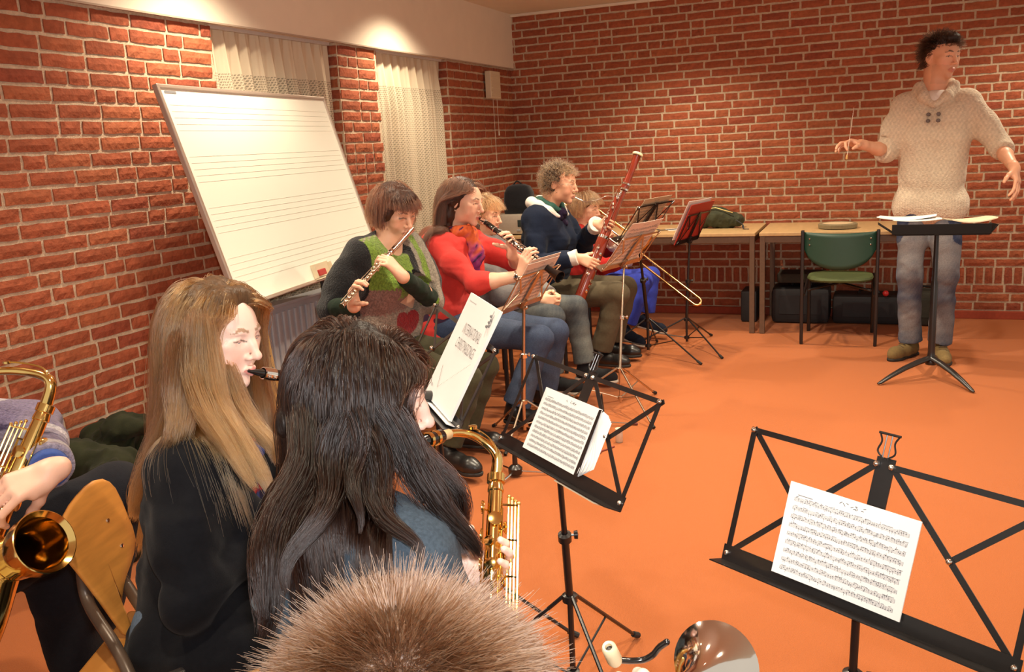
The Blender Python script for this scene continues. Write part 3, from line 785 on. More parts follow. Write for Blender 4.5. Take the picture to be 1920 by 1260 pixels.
case_box('sports_bag', 'dark bag on the floor between the green chair and the conductor', 'bag', (0.36, 7.08, 0), (0.24, 0.28, 0.24), M_CASE2)
case_box('flat_bag', 'flat olive bag lying on the case right of the table legs', 'bag', (-0.50, 7.08, 0.28), (0.34, 0.24, 0.07), M_CASE2, False)
for o in list(COL.objects):
    if o.name.startswith('flat_bag'): o.location.z = 0.305
case_box('instrument_case', 'small black case on the floor behind the pair of table legs', 'case', (-0.88, 7.08, 0), (0.12, 0.26, 0.24), M_CASE, False)
o = MB(); o.ball((0.095, 6.93, 0.28), 0.022, 8); tag(o.build('red_ball', mat('red_gloss', (0.6, 0.03, 0.03), 0.3), None, True), 'tiny red ball resting on the case beside the green chair', 'ball')
for ob in COL.objects:
    if ob.name.startswith('red_ball'): ob.location = (0, 0.02, -0.041)

# ================================================================ chairs
M_GREEN = mat('green_shell', (0.018, 0.062, 0.040), 0.45, noise=0.1, nscale=10)
M_GSEAT = mat('green_seat', (0.075, 0.10, 0.028), 0.7, noise=0.2, nscale=50, bump=0.2, bscale=200)
def green_chair(loc, rz, label, m_back=M_GREEN, m_seat=M_GSEAT, m_leg=M_BLACK, group=None, hb=0.78, name='stacking_chair'):
    """local frame: sitter faces +y, back at y=-0.22"""
    t = thing(name, label, 'chair', loc, rz, group)
    for s in (-1, 1):
        b = MB(); b.box((s * 0.235, -0.23, hb / 2), (0.022, 0.034, hb), bev=0.006); b.build('leg', m_leg, t, local=True)
        b = MB(); b.tube([(s * 0.215, 0.20, 0.0), (s * 0.215, 0.19, 0.43)], 0.013, 8); b.build('leg', m_leg, t, True, True)
    f = MB()
    for s in (-1, 1): f.tube([(s * 0.225, -0.23, 0.34), (s * 0.215, 0.19, 0.42)], 0.010, 8)
    f.tube([(-0.2, -0.2, 0.37), (0.2, 0.17, 0.42)], 0.008, 6); f.tube([(0.2, -0.2, 0.37), (-0.2, 0.17, 0.42)], 0.008, 6)
    f.build('seat_frame', m_leg, t, True, True)
    # half-moon backrest, curved
    V = []; F = []; nx, nz = 16, 8
    for side in (0, 1):
        for j in range(nz + 1):
            for i in range(nx + 1):
                x = -0.225 + 0.45 * i / nx
                zl = hb - 0.02 - 0.215 * math.sqrt(max(0, 1 - (x / 0.235) ** 2)) ** 0.8 - 0.03
                zt = hb - 0.012 - 0.01 * (1 - (x / .225) ** 2)
                z_ = zt + (zl - zt) * j / nz
                V.append((x, -0.23 - 0.035 * (1 - (x / .225) ** 2) + (0.012 if side else 0), z_))
    k = (nx + 1) * (nz + 1)
    for j in range(nz):
        for i in range(nx):
            p = j * (nx + 1) + i
            F.append((p, p + nx + 1, p + nx + 2, p + 1)); F.append((k + p, k + p + 1, k + p + nx + 2, k + p + nx + 1))
    rim = [i for i in range(nx + 1)] + [j * (nx + 1) + nx for j in range(1, nz + 1)] + [nz * (nx + 1) + i for i in range(nx - 1, -1, -1)] + [j * (nx + 1) for j in range(nz - 1, 0, -1)]
    for i in range(len(rim)):
        a, b_ = rim[i], rim[(i + 1) % len(rim)]; F.append((a, b_, k + b_, k + a))
    bo = mesh_obj('backrest', V, F, m_back, t, True, None, True)
    b = MB()
    for s in (-1, 1):
        for z_ in (hb - 0.055, hb - 0.095): b.ball((s * 0.19, -0.246, z_), 0.006, 5)
    b.build('bolts', M_CHROME, bo, True, True)
    b = MB(); V = []
    prof = []
    n_ = 28
    for (sc_, z_) in ((0.0, 0.452), (0.8, 0.452), (0.97, 0.447), (1.0, 0.435), (0.97, 0.423), (0.0, 0.420)):
        prof.append([(0.215 * sc_ * np.sign(math.cos(a)) * abs(math.cos(a)) ** 0.7, -0.01 + 0.205 * sc_ * np.sign(math.sin(a)) * abs(math.sin(a)) ** 0.7, z_) for a in [2 * math.pi * j / n_ for j in range(n_)]])
    V = [q for r_ in prof for q in r_]; F = [(i * n_ + j, i * n_ + (j + 1) % n_, (i + 1) * n_ + (j + 1) % n_, (i + 1) * n_ + j) for i in range(len(prof) - 1) for j in range(n_)]
    b.add(V, F); b.build('seat', m_seat, t, True, True)
    return t
green_chair((-0.205, 6.49, 0), 0.0, 'empty green chair with a half-moon backrest in front of the right table')
# ================================================================ organic shapes: smooth-blended distance fields turned into one mesh
def frame3(fwd, up):
    f = nrm(fwd); r = nrm(np.cross(f, up)); u = np.cross(r, f)
    return np.column_stack([r, f, u])          # columns: right, forward, up

class Field:
    def __init__(s, vox): s.vox = vox; s.P = []; s.cols = []
    def _add(s, lo, hi, fn, k, op): s.P.append((np.array(lo, float), np.array(hi, float), fn, k, op)); return s
    def cap(s, a, b, ra, rb=None, k=0.02, op='+'):
        a = A(*a); b = A(*b); rb = ra if rb is None else rb
        ab = b - a; L2 = max(ab @ ab, 1e-9); m = max(ra, rb)
        def fn(X, Y, Z):
            px, py, pz = X - a[0], Y - a[1], Z - a[2]
            h = np.clip((px * ab[0] + py * ab[1] + pz * ab[2]) / L2, 0, 1)
            return np.sqrt((px - h * ab[0]) ** 2 + (py - h * ab[1]) ** 2 + (pz - h * ab[2]) ** 2) - (ra + (rb - ra) * h)
        return s._add(np.minimum(a, b) - m, np.maximum(a, b) + m, fn, k, op)
    def chain(s, pts, rs, k=0.02, op='+'):
        for i in range(len(pts) - 1): s.cap(pts[i], pts[i + 1], rs[i], rs[i + 1], k, op)
        return s
    def ell(s, c, r, M=None, k=0.02, op='+'):
        c = A(*c); r = A(*r); M = np.eye(3) if M is None else np.asarray(M); m = float(max(r))
        def fn(X, Y, Z):
            px, py, pz = X - c[0], Y - c[1], Z - c[2]
            q = [(px * M[0, i] + py * M[1, i] + pz * M[2, i]) / r[i] for i in range(3)]
            k0 = np.sqrt(q[0] ** 2 + q[1] ** 2 + q[2] ** 2) + 1e-6
            k1 = np.sqrt((q[0] / r[0]) ** 2 + (q[1] / r[1]) ** 2 + (q[2] / r[2]) ** 2) + 1e-6
            return k0 * (k0 - 1.0) / k1
        ext = np.sqrt(((M * r[None, :]) ** 2).sum(1))
        return s._add(c - ext, c + ext, fn, k, op)
    def box(s, c, half, M=None, rd=0.005, k=0.01, op='+'):
        c = A(*c); h = A(*half) - rd; M = np.eye(3) if M is None else np.asarray(M)
        def fn(X, Y, Z):
            px, py, pz = X - c[0], Y - c[1], Z - c[2]
            q = [np.abs(px * M[0, i] + py * M[1, i] + pz * M[2, i]) - h[i] for i in range(3)]
            o = np.sqrt(np.maximum(q[0], 0) ** 2 + np.maximum(q[1], 0) ** 2 + np.maximum(q[2], 0) ** 2)
            return o + np.minimum(np.maximum(q[0], np.maximum(q[1], q[2])), 0) - rd
        ext = np.abs(M) @ (h + rd)
        return s._add(c - ext, c + ext, fn, k, op)
    def paint(s, fn): s.cols.append(fn); return s
    def build(s, name, m, parent=None, base=None, wrinkle=0.0, wfreq=30.0, wdir=None, seed=1, local=False, fine=0.0):
        v = s.vox; pad = 4 * v
        adds = [p for p in s.P if p[4] == '+']
        lo = np.min([p[0] for p in adds], 0) - pad - 0.012; hi = np.max([p[1] for p in adds], 0) + pad + 0.012
        n = np.ceil((hi - lo) / v).astype(int) + 1
        BIG = 0.06
        F = np.full(tuple(n), BIG, np.float32)
        ax_ = [(lo[i] + v * np.arange(n[i])).astype(np.float32) for i in range(3)]
        for plo, phi, fn, k, op in s.P:
            e = max(k, 0.0) + 5 * v
            i0 = np.clip(np.floor((plo - e - lo) / v).astype(int), 0, n - 1); i1 = np.clip(np.ceil((phi + e - lo) / v).astype(int) + 1, 1, n)
            if np.any(i1 <= i0): continue
            sl = tuple(slice(a, b) for a, b in zip(i0, i1))
            X, Y, Z = ax_[0][sl[0]][:, None, None], ax_[1][sl[1]][None, :, None], ax_[2][sl[2]][None, None, :]
            d = fn(X, Y, Z).astype(np.float32)
            g = F[sl]
            if op == '+':
                h = np.maximum(k - np.abs(g - d), 0) / max(k, 1e-6)
                F[sl] = np.minimum(g, d) - h * h * k * 0.25
            else:
                d = -d
                h = np.maximum(k - np.abs(g - d), 0) / max(k, 1e-6)
                F[sl] = np.maximum(g, d) + h * h * k * 0.25
        if wrinkle or fine:
            rr = np.random.RandomState(seed)
            idx = np.nonzero(np.abs(F) < 3.5 * v + wrinkle * 2)
            P_ = np.stack([ax_[i][idx[i]] for i in range(3)], 1)
            w = np.zeros(len(P_), np.float32)
            if wrinkle:
                for j in range(7):
                    d1 = rr.normal(size=3); d2 = rr.normal(size=3)
                    if wdir is not None: d1 = d1 + 1.6 * np.array(wdir) * rr.choice([-1, 1])
                    f1 = wfreq * rr.uniform(0.5, 1.7)
                    w += np.sin(f1 * (P_ @ nrm(d1)) + 1.5 * np.sin(f1 * 0.4 * (P_ @ nrm(d2)) + j) + 3 * j).astype(np.float32)
                w2 = np.zeros(len(P_), np.float32)
                for j in range(6):
                    d1 = rr.normal(size=3); d2 = rr.normal(size=3); f1 = wfreq * 2.4 * rr.uniform(0.6, 1.5)
                    w2 += np.sin(f1 * (P_ @ nrm(d1)) + 2.0 * np.sin(f1 * 0.35 * (P_ @ nrm(d2)) + j) + 5 * j).astype(np.float32)
                w = wrinkle * (np.tanh(w * 0.5) + 0.30 * np.tanh(w2 * 0.5)) 
            if fine:
                for j in range(5):
                    d1 = nrm(rr.normal(size=3)); w = w + fine * 0.4 * np.sin(rr.uniform(250, 500) * (P_ @ d1) + j).astype(np.float32)
            F[idx] += w
        g = openvdb.FloatGrid(); g.background = BIG
        g.copyFromArray(np.clip(F, -BIG, BIG))
        pts, tris, quads = g.convertToPolygons(0.0, 0.0) if hasattr(g, 'convertToPolygons') else (*g.convertToQuads(0.0),)[:3]
        pts = np.asarray(pts, np.float64) * v + lo
        faces = [tuple(int(i) for i in q[::-1]) for q in np.asarray(quads)] + [tuple(int(i) for i in q[::-1]) for q in np.asarray(tris)]
        cols = None
        if base is not None or s.cols:
            cols = np.tile(np.array(base if base is not None else (1, 1, 1), float), (len(pts), 1))
            for fn in s.cols: cols = fn(pts, cols)
            cols = np.clip(cols, 0, 1)
        return mesh_obj(name, pts, faces, m, parent, True, cols, local)

# ---------------------------------------------------------------- materials for people
M_SKIN = mat('skin', rough=0.45, attr=True, noise=0.07, nscale=25, bump=0.04, bscale=500, spec=0.4, sub=0.12)
M_EYE = mat('eye', rough=0.12, attr=True, spec=0.6)
def cloth(name, col=(0.8, 0.8, 0.8), **k):
    kk = dict(rough=0.9, noise=0.18, nscale=90, bump=0.25, bscale=400, sheen=0.04, spec=0.12); kk.update(k)
    return mat(name, col, **kk)
M_KNIT = mat('patterned_cloth', rough=0.9, attr=True, noise=0.35, nscale=140, bump=0.7, bscale=160, sheen=0.2, spec=0.15)
M_PRINT = mat('printed_cloth', rough=0.8, attr=True, noise=0.12, nscale=120, bump=0.15, bscale=400, spec=0.2)
M_DENIM = mat('denim', rough=0.85, attr=True, noise=0.28, nscale=160, bump=0.25, bscale=500, spec=0.2)
SKIN = (0.76, 0.43, 0.29)

# ---------------------------------------------------------------- head
class Head:
    """origin between the ears; local x = right, y = forward, z = up"""
    def __init__(s, c, fwd, up=(0, 0, 1), sc_=1.0, fem=False, child=False):
        s.c = A(*c); s.M = frame3(fwd, up); s.s = sc_; s.fem = fem; s.child = child
    def w(s, x, y, z): return s.c + s.M @ (A(x, y, z) * s.s)
    def loc(s, P): return ((P - s.c) @ s.M) / s.s
    def add(s, F, skin=SKIN, lips=(0.55, 0.16, 0.13), brow=(0.12, 0.06, 0.03), neck_to=None, stubble=None, pursed=False, closed=False, neck_r=None):
        w, M, q = s.w, s.M, s.s
        e = lambda c, r, k=0.02, op='+', RR=None: F.ell(w(*c), A(*r) * q, M if RR is None else M @ RR, k * q, op)
        jw = 0.92 if s.fem else 1.0
        e((0, -0.018, 0.040), (0.0735, 0.092, 0.082))
        e((0, 0.030, 0.030), (0.062, 0.064, 0.066), 0.03)
        e((0, 0.038, -0.020), (0.058 * jw, 0.054, 0.066), 0.03)
        e((0, 0.034, -0.064), (0.047 * jw, 0.050, 0.038), 0.025)
        e((0, 0.072, -0.098), (0.017 * jw, 0.017, 0.015), 0.025)
        for sx in (-1, 1):
            e((sx * 0.040, 0.052, -0.030), (0.024, 0.028, 0.030), 0.02)
            e((sx * 0.048, 0.056, 0.000), (0.018, 0.020, 0.012), 0.02)
            e((sx * 0.046 * jw, 0.005, -0.062), (0.016, 0.028, 0.026), 0.03)
            e((sx * 0.024, 0.078, 0.031), (0.024, 0.014, 0.010 if not s.fem else 0.006), 0.014)
            e((sx * 0.031, 0.103, 0.010), (0.017, 0.017, 0.0125), 0.012, '-')
        # lids
            for zt, ys, rr_ in ((0.0165, 0.0855, 0.0042), (0.0025, 0.0825, 0.0036)) if not closed else ((0.010, 0.086, 0.006), (0.006, 0.084, 0.006)):
                pts = [w(sx * (0.031 + dx), ys - 0.28 * abs(dx) - (0.006 if dx * 1 > 0.012 else 0), zt - (abs(dx) * 0.34 if zt > 0.005 else -abs(dx) * 0.30)) for dx in (-0.015, -0.007, 0.0, 0.008, 0.016)]
                F.chain(pts, [rr_ * q] * 5, 0.004 * q)
        # nose
        F.chain([w(0, 0.088, 0.022), w(0, 0.100, 0.000), w(0, 0.112, -0.022)], [0.0075 * q, 0.0080 * q, 0.0095 * q], 0.012 * q)
        e((0, 0.1145, -0.0265), (0.0105, 0.0095, 0.009), 0.008)
        for sx in (-1, 1): e((sx * 0.0125, 0.099, -0.031), (0.0068, 0.009, 0.0065), 0.008)
        for sx in (-1, 1): e((sx * 0.006, 0.106, -0.0385), (0.0028, 0.004, 0.003), 0.003, '-')
        # mouth
        wd_ = 0.014 if pursed else 0.023
        pj = 0.004 if pursed else 0
        F.chain([w(-wd_, 0.085, -0.0635), w(-wd_ * .4, 0.0945 + pj, -0.0575), w(0, 0.0955 + pj, -0.0590), w(wd_ * .4, 0.0945 + pj, -0.0575), w(wd_, 0.085, -0.0635)], [0.003 * q, 0.0052 * q, 0.0052 * q, 0.0052 * q, 0.003 * q], 0.006 * q)
        F.chain([w(-wd_, 0.084, -0.0655), w(0, 0.0925 + pj, -0.0710), w(wd_, 0.084, -0.0655)], [0.003 * q, 0.0064 * q, 0.003 * q], 0.006 * q)
        F.chain([w(-wd_, 0.092, -0.0645), w(0, 0.1015 + pj, -0.0648), w(wd_, 0.092, -0.0645)], [0.0011 * q] * 3, 0.002 * q, '-')
        # ears
        for sx in (-1, 1):
            RR = np.array(Matrix.Rotation(R(sx * 18), 3, 'Z') @ Matrix.Rotation(R(-12), 3, 'X'))
            e((sx * 0.077, -0.012, 0.003), (0.0075, 0.019, 0.031), 0.006, '+', RR)
            e((sx * 0.084, -0.008, 0.005), (0.005, 0.011, 0.018), 0.004, '-', RR)
        if neck_to is not None:
            nr = neck_r or (0.050 if s.fem else 0.060)
            F.cap(w(0, -0.022, -0.045), neck_to, nr * q, nr * 1.12, 0.03)
            F.cap(w(0, -0.040, -0.02), A(*neck_to) - s.M[:, 1] * 0.012, nr * 0.95 * q, nr, 0.03)
        lips_, brow_, skin_ = A(*lips), A(*brow), A(*skin)
        def paint(P, C):
            L = s.loc(P); x, y, z = L.T
            near = (np.abs(x) < 0.1) & (np.abs(y) < 0.14) & (z > -0.14) & (z < 0.14)
            def mixc(C, wgt, c): return C * (1 - wgt[:, None]) + c[None] * wgt[:, None]
            g = lambda cx, cy, cz, r: np.exp(-(((x - cx) / r) ** 2 + ((y - cy) / r) ** 2 + ((z - cz) / r) ** 2))
            fl_ = (g(-0.04, 0.07, -0.03, 0.024) + g(0.04, 0.07, -0.03, 0.024) + 0.7 * g(0, 0.117, -0.03, 0.014)) * near
            C = mixc(C, np.clip(fl_ * 0.35, 0, 1), A(0.78, 0.27, 0.19))
            inl = near & (y > 0.078) & (np.abs(x) < wd_ + 0.002) & (np.abs(z + 0.0645) < 0.0115 * (1 - (x / (wd_ + 0.004)) ** 2))
            C = mixc(C, inl * 0.8, lips_)
            ax = np.abs(x); bz = 0.0335 + 0.006 * np.clip((ax - 0.014) / 0.02, 0, 1) - 0.010 * np.clip((ax - 0.034) / 0.016, 0, 1)
            br = near & (y > 0.045) & (ax > 0.011) & (ax < 0.052) & (np.abs(z - bz) < 0.0042 * (1.1 - np.abs(ax - 0.026) / 0.032))
            C = mixc(C, br * 0.85, brow_)
            if stubble is not None:
                st = near & (y > 0.01) & (z < -0.035) & ~inl
                C = mixc(C, st * 0.25, A(*stubble))
            lash = near & (y > 0.066) & (np.abs(ax - 0.031) < 0.017) & (np.abs(z - (0.0135 - 0.3 * np.abs(ax - 0.031))) < (0.0022 if not closed else 0.003))
            C = mixc(C, lash * 0.75, A(0.05, 0.03, 0.02))
            return C
        F.paint(paint)
    def eyes(s, parent, iris=(0.12, 0.20, 0.28), look=(0, 1, 0), sides=(-1, 1)):
        lk = nrm(s.M @ nrm(look)); q = s.s
        for sx in sides:
            b = MB(); c = s.w(sx * 0.031, 0.0755, 0.0095); r = 0.0115 * q; prof = []
            cols = []
            b.v = []; n = 16
            ang = [0, 8, 9, 25, 27, 45, 70, 100, 140, 179]
            colr = [(0.01, .01, .01), (0.01, .01, .01), iris, iris, (0.75, 0.70, 0.66), (0.80, 0.76, 0.72), (0.8, 0.74, 0.7), (0.8, .7, .66), (0.8, .7, .66), (0.8, .7, .66)]
            for a, cc in zip(ang, colr):
                m0 = MB(); m0.lathe(c, lk, [(r * math.sin(R(max(a, 0.5))), r * math.cos(R(a)))], n)
                b.v += m0.v; b.c += [cc] * n
            for i in range(len(ang) - 1):
                for j in range(n): b.f.append((i * n + j, i * n + (j + 1) % n, (i + 1) * n + (j + 1) % n, (i + 1) * n + j))
            b.f.append(tuple(range(n - 1, -1, -1)))
            b2 = mesh_obj('eye', b.v, b.f, M_EYE, parent, True, np.array(b.c))

# ---------------------------------------------------------------- hand: palm + five unequal fingers, bent
def hand(F, wrist, d, pn, side=1, curl=(30, 40, 25), sc_=1.0, spread=4.0, thumb=(35, 25, 20), curls=None, thumb_out=50):
    """d = direction wrist->fingers, pn = direction the palm faces, side=+1 thumb on d x pn side"""
    d = nrm(d); pn = nrm(A(*pn) - d * (A(*pn) @ d)); x = nrm(np.cross(d, pn)) * side
    q = sc_ * 1.0; W = A(*wrist)
    g = lambda a, b_, c_: W + (x * a + d * b_ + pn * c_) * q
    F.cap(g(0, -0.02, 0), g(0, 0.012, 0), 0.0235 * q, 0.023 * q, 0.02)
    for xx in (0.027, 0.010, -0.008, -0.024):
        F.cap(g(xx * 0.6, 0.012, 0), g(xx, 0.082 - abs(xx - 0.008) * 0.25, -0.002), 0.0145 * q, 0.0112 * q, 0.012)
    F.cap(g(0.020, 0.018, 0.006), g(0.030, 0.05, 0.010), 0.014 * q, 0.011 * q, 0.014)
    specs = [(0.029, 0.083, (0.042, 0.026, 0.020), 0.0088), (0.0095, 0.087, (0.047, 0.030, 0.021), 0.0089), (-0.0095, 0.083, (0.043, 0.028, 0.020), 0.0085), (-0.026, 0.074, (0.034, 0.021, 0.018), 0.0074)]
    tips = []
    for i, (fx, fy, Ls, r) in enumerate(specs):
        cu = curls[i] if curls else curl
        p = g(fx, fy, 0.0); a = 0.0; pts = [p]; sp_ = R(spread * (1.4 - i))
        for L_, c_ in zip(Ls, cu):
            a += R(c_)
            dir_ = d * math.cos(a) + pn * math.sin(a); dir_ = nrm(dir_ + x * math.tan(sp_) * (1 if math.cos(a) > 0 else 0.3))
            p = p + dir_ * L_ * q; pts.append(p)
        F.chain(pts, [r * q * f for f in (1.05, 0.98, 0.9, 0.78)], 0.0035)
        tips.append(pts)
    # thumb leaves the side of the palm near its base
    p = g(0.022, 0.022, 0.006); pts = [p]; a = R(thumb_out); b_ = R(thumb[0])
    for L_, c_ in zip((0.040, 0.032, 0.026), (0, thumb[1], thumb[2])):
        a -= R(c_)
        dir_ = nrm(d * math.cos(a) + x * math.sin(a)) * math.cos(b_) + pn * math.sin(b_)
        p = p + dir_ * L_ * q; pts.append(p)
    F.chain(pts, [0.0135 * q, 0.0108 * q, 0.0100 * q, 0.0082 * q], 0.008)
    return tips

# ---------------------------------------------------------------- torso and limbs
class Torso:
    def __init__(s, hip, neck, yaw, wide=1.0, sh=None):
        s.hip = A(*hip); s.neck = A(*neck); s.up = nrm(s.neck - s.hip); s.L = np.linalg.norm(s.neck - s.hip)
        f = A(math.cos(R(yaw)), math.sin(R(yaw)), 0); s.M = frame3(f, s.up)
        s.M = np.column_stack([nrm(np.cross(nrm(f - s.up * (f @ s.up)), s.up)), nrm(f - s.up * (f @ s.up)), s.up]); s.k = wide
    def p(s, x, y, t): return s.hip + s.M @ A(x * s.k, y * s.k, 0) + s.up * (s.L * t)
    def add(s, F, off=0.0, bust=0.0, belly=0.0, k=0.05, top=True, low=-0.02):
        c = lambda x, y, t, r: F.cap(s.p(-x, y, t), s.p(x, y, t), r * s.k + off, None, k)
        c(0.080, 0.0, low + 0.04, 0.102); c(0.070, 0.008, 0.22, 0.098 + belly); c(0.070, 0.008, 0.40, 0.096 + belly * 0.8)
        c(0.080, 0.012, 0.60, 0.103); c(0.095, 0.004, 0.78, 0.098)
        if top:
            c(0.135, -0.010, 0.90, 0.052)
            for sx in (-1, 1): F.cap(s.p(sx * 0.03, -0.01, 1.0), s.p(sx * 0.15, -0.01, 0.925), 0.040 * s.k + off, 0.048 * s.k + off, k * 0.7)
        if bust:
            for sx in (-1, 1): F.ell(s.p(sx * 0.062, 0.10, 0.62), (0.052 + off, 0.042 + bust + off, 0.052 + off), s.M, 0.04)
        return s
    def sh(s, sx): return s.p(sx * 0.172, -0.008, 0.90)

def limb(F, pts, rs, off=0.0, k=0.03): F.chain([A(*p) for p in pts], [r + off for r in rs], k)

def shoe(name, ankle, toe_dir, parent, m, m_sole, L=0.27, sc_=1.0, vox=0.005, heel=0.02, label=None, color=None):
    """ankle joint, sole on the floor below it"""
    an = A(*ankle); d = nrm(A(toe_dir[0], toe_dir[1], toe_dir[2] if len(toe_dir) > 2 else 0)); up = nrm(A(0, 0, 1) - d * d[2]); M = frame3(d, up)
    zb = -0.085 * sc_
    F = Field(vox)
    g = lambda x, y, z: an + M @ (A(x, y, z) * sc_)
    F.chain([g(0, -0.03, zb + 0.042), g(0, 0.06, zb + 0.040), g(0.004, 0.15, zb + 0.034), g(0.0, 0.185, zb + 0.030)], [0.036 * sc_, 0.040 * sc_, 0.040 * sc_, 0.030 * sc_], 0.03)
    F.cap(g(0, -0.005, zb + 0.05), g(0, -0.01, 0.012), 0.042 * sc_, 0.043 * sc_, 0.03)
    F.box(g(0, 0.07, zb - 0.03), A(0.08, 0.2, 0.032) * sc_, M, 0.003, 0.005, '-')
    o = F.build(name, m, parent, base=color)
    S = Field(vox)
    S.chain([g(0, -0.035, zb + 0.008), g(0, 0.05, zb + 0.006), g(0.002, 0.15, zb + 0.008), g(0, 0.19, zb + 0.010)], [0.038 * sc_, 0.036 * sc_, 0.044 * sc_, 0.030 * sc_], 0.02)
    S.box(g(0, 0.07, zb + 0.05), A(0.08, 0.22, 0.035) * sc_, M, 0.002, 0.002, '-'); S.box(g(0, 0.07, zb - 0.04), A(0.08, 0.22, 0.036) * sc_, M, 0.002, 0.002, '-')
    S.build('sole', m_sole, o)
    return o

# ---------------------------------------------------------------- hair
def hair_mat(name, col, rough=0.40, rad=0.45, var=0.25):
    m = bpy.data.materials.new(name); m.use_nodes = True
    N = m.node_tree.nodes; L = m.node_tree.links
    N.remove(N['Principled BSDF'])
    h = N.new('ShaderNodeBsdfHairPrincipled'); h.parametrization = 'COLOR'; h.model = 'CHIANG'
    h.inputs['Roughness'].default_value = rough; h.inputs['Radial Roughness'].default_value = rad
    h.inputs['Random Roughness'].default_value = 0.3
    at_ = N.new('ShaderNodeAttribute'); at_.attribute_name = 'hcol'
    L.new(at_.outputs['Color'], h.inputs['Color'])
    L.new(h.outputs[0], N['Material Output'].inputs[0])
    return m
M_HAIRS = hair_mat('hair_strands', (0.2, 0.1, 0.05))
M_HAIRG = hair_mat('hair_strands_glossy', (0.02, 0.01, 0.01), 0.19, 0.28)
for _n in M_HAIRG.node_tree.nodes:
    if _n.type == 'BSDF_HAIR_PRINCIPLED': _n.inputs['IOR'].default_value = 1.42
M_HCAP = mat('hair_mass', rough=0.5, attr=True, noise=0.55, nscale=70, bump=0.5, bscale=110, spec=0.35, stretch=(1, 1, 0.25))

def groom(roots, dirs, steps, step_len, colliders, grav=0.05, stiff=0.9, off=None, clump=None, noise=0.0, seed=0, wave=0.0, target=None, stop=None):
    """march N strands: roots (N,3), dirs (N,3); colliders = list of (a,b,ra,rb) capsules; off = (N,) extra distance"""
    rs = np.random.RandomState(seed); N = len(roots)
    P = roots.copy(); D = dirs / np.linalg.norm(dirs, axis=1, keepdims=True); out = [P.copy()]
    off = np.zeros(N) if off is None else off
    sl = step_len if np.ndim(step_len) else np.full(N, step_len)
    ph = rs.uniform(0, 6.28, N); wd_ = rs.normal(size=(N, 3))
    for i in range(steps):
        D = D * stiff + np.array([0, 0, -1.0]) * grav * (1 + 0.4 * i / steps) + rs.normal(size=(N, 3)) * noise
        if wave: D = D + wave * min(1.0, 2.0 * i / steps) * wd_ * np.sin(ph + i * 0.55)[:, None]
        if target is not None: D = D + target(P, i / steps)
        D /= np.linalg.norm(D, axis=1, keepdims=True)
        Q = P + D * sl[:, None]
        for (a, b, ra, rb) in colliders:
            ab = b - a; L2 = max(ab @ ab, 1e-9)
            h = np.clip(((Q - a) @ ab) / L2, 0, 1); c = a + h[:, None] * ab; v = Q - c; d = np.linalg.norm(v, axis=1) + 1e-9
            rr_ = ra + (rb - ra) * h + off; pen = d < rr_
            Q = np.where(pen[:, None], c + v / d[:, None] * rr_[:, None], Q)
        if stop is not None:
            z_ = stop(Q); Q = np.where(z_[:, None], P, Q)
        D2 = Q - P; l_ = np.linalg.norm(D2, axis=1, keepdims=True)
        D = np.where(l_ > 1e-6, D2 / (l_ + 1e-9), D)
        P = Q; out.append(P.copy())
    return np.stack(out, 1)              # (N, steps+1, 3)

def strands(name, S, parent, cols, r0=0.0005, r1=0.0002, tipcol=None, m=None):
    """S: (N,K,3) world positions -> one hair-curves object; cols (N,3)"""
    N, K, _ = S.shape
    hc = bpy.data.hair_curves.new(name); hc.add_curves([K] * N)
    off = np.array(world_off(parent)) if parent is not None else np.zeros(3)
    hc.attributes['position'].data.foreach_set('vector', (S - off).astype(np.float32).ravel())
    if 'radius' not in hc.attributes: hc.attributes.new('radius', 'FLOAT', 'POINT')
    hc.attributes['radius'].data.foreach_set('value', np.tile(np.linspace(r0, r1, K), N).astype(np.float32))
    ca = hc.attributes.new('hcol', 'FLOAT_COLOR', 'POINT')
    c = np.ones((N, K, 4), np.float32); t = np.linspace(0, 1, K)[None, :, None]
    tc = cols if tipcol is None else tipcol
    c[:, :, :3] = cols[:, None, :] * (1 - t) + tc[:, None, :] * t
    ca.data.foreach_set('color', np.clip(c, 0.001, 1).ravel())
    hc.materials.append(m or M_HAIRS)
    o = bpy.data.objects.new(name, hc); COL.objects.link(o)
    if parent is not None: o.parent = parent
    return o

def scalp(H, N, seed, front=0.062, low=-0.055, sideburn=0.0, grow=1.0, ear=True):
    """random scalp points in head-local space (N,3) with normals; outside the face area"""
    rs = np.random.RandomState(seed); out = []; nn = []
    c = A(0, -0.018, 0.040); r = A(0.0745, 0.093, 0.083)
    while len(out) < N:
        v = rs.normal(size=(N * 3, 3)); v /= np.linalg.norm(v, axis=1, keepdims=True)
        p = c + v * r
        hl = front - 0.0 + 0 * p[:, 0]
        keep = (p[:, 2] > low)
        # face opening: forward of the ears and below the hairline
        keep &= ~((p[:, 1] > 0.010) & (p[:, 2] < 0.055 + sideburn * 0))
        keep &= ~((p[:, 1] > front) & (p[:, 2] < 0.085))
        keep &= ~((p[:, 1] > front * 0.55) & (p[:, 2] < 0.062))
        keep &= ~((p[:, 1] > -0.022) & (p[:, 2] < 0.02))
        p = p[keep]; n_ = v[keep] / r; n_ /= np.linalg.norm(n_, axis=1, keepdims=True)
        out += list(p); nn += list(n_)
    return np.array(out[:N]), np.array(nn[:N])

def head_colliders(H, grow=0.0):
    q = H.s; w = H.w
    return [(w(0, -0.030, 0.040), w(0, 0.005, 0.040), (0.078 + grow) * q, (0.072 + grow) * q), (w(0, 0.03, 0.02), w(0, 0.03, -0.05), (0.058 + grow) * q, (0.048 + grow) * q),
            (w(0, -0.03, 0.0), w(0, -0.03, -0.14), (0.055 + grow) * q, (0.058 + grow) * q)]

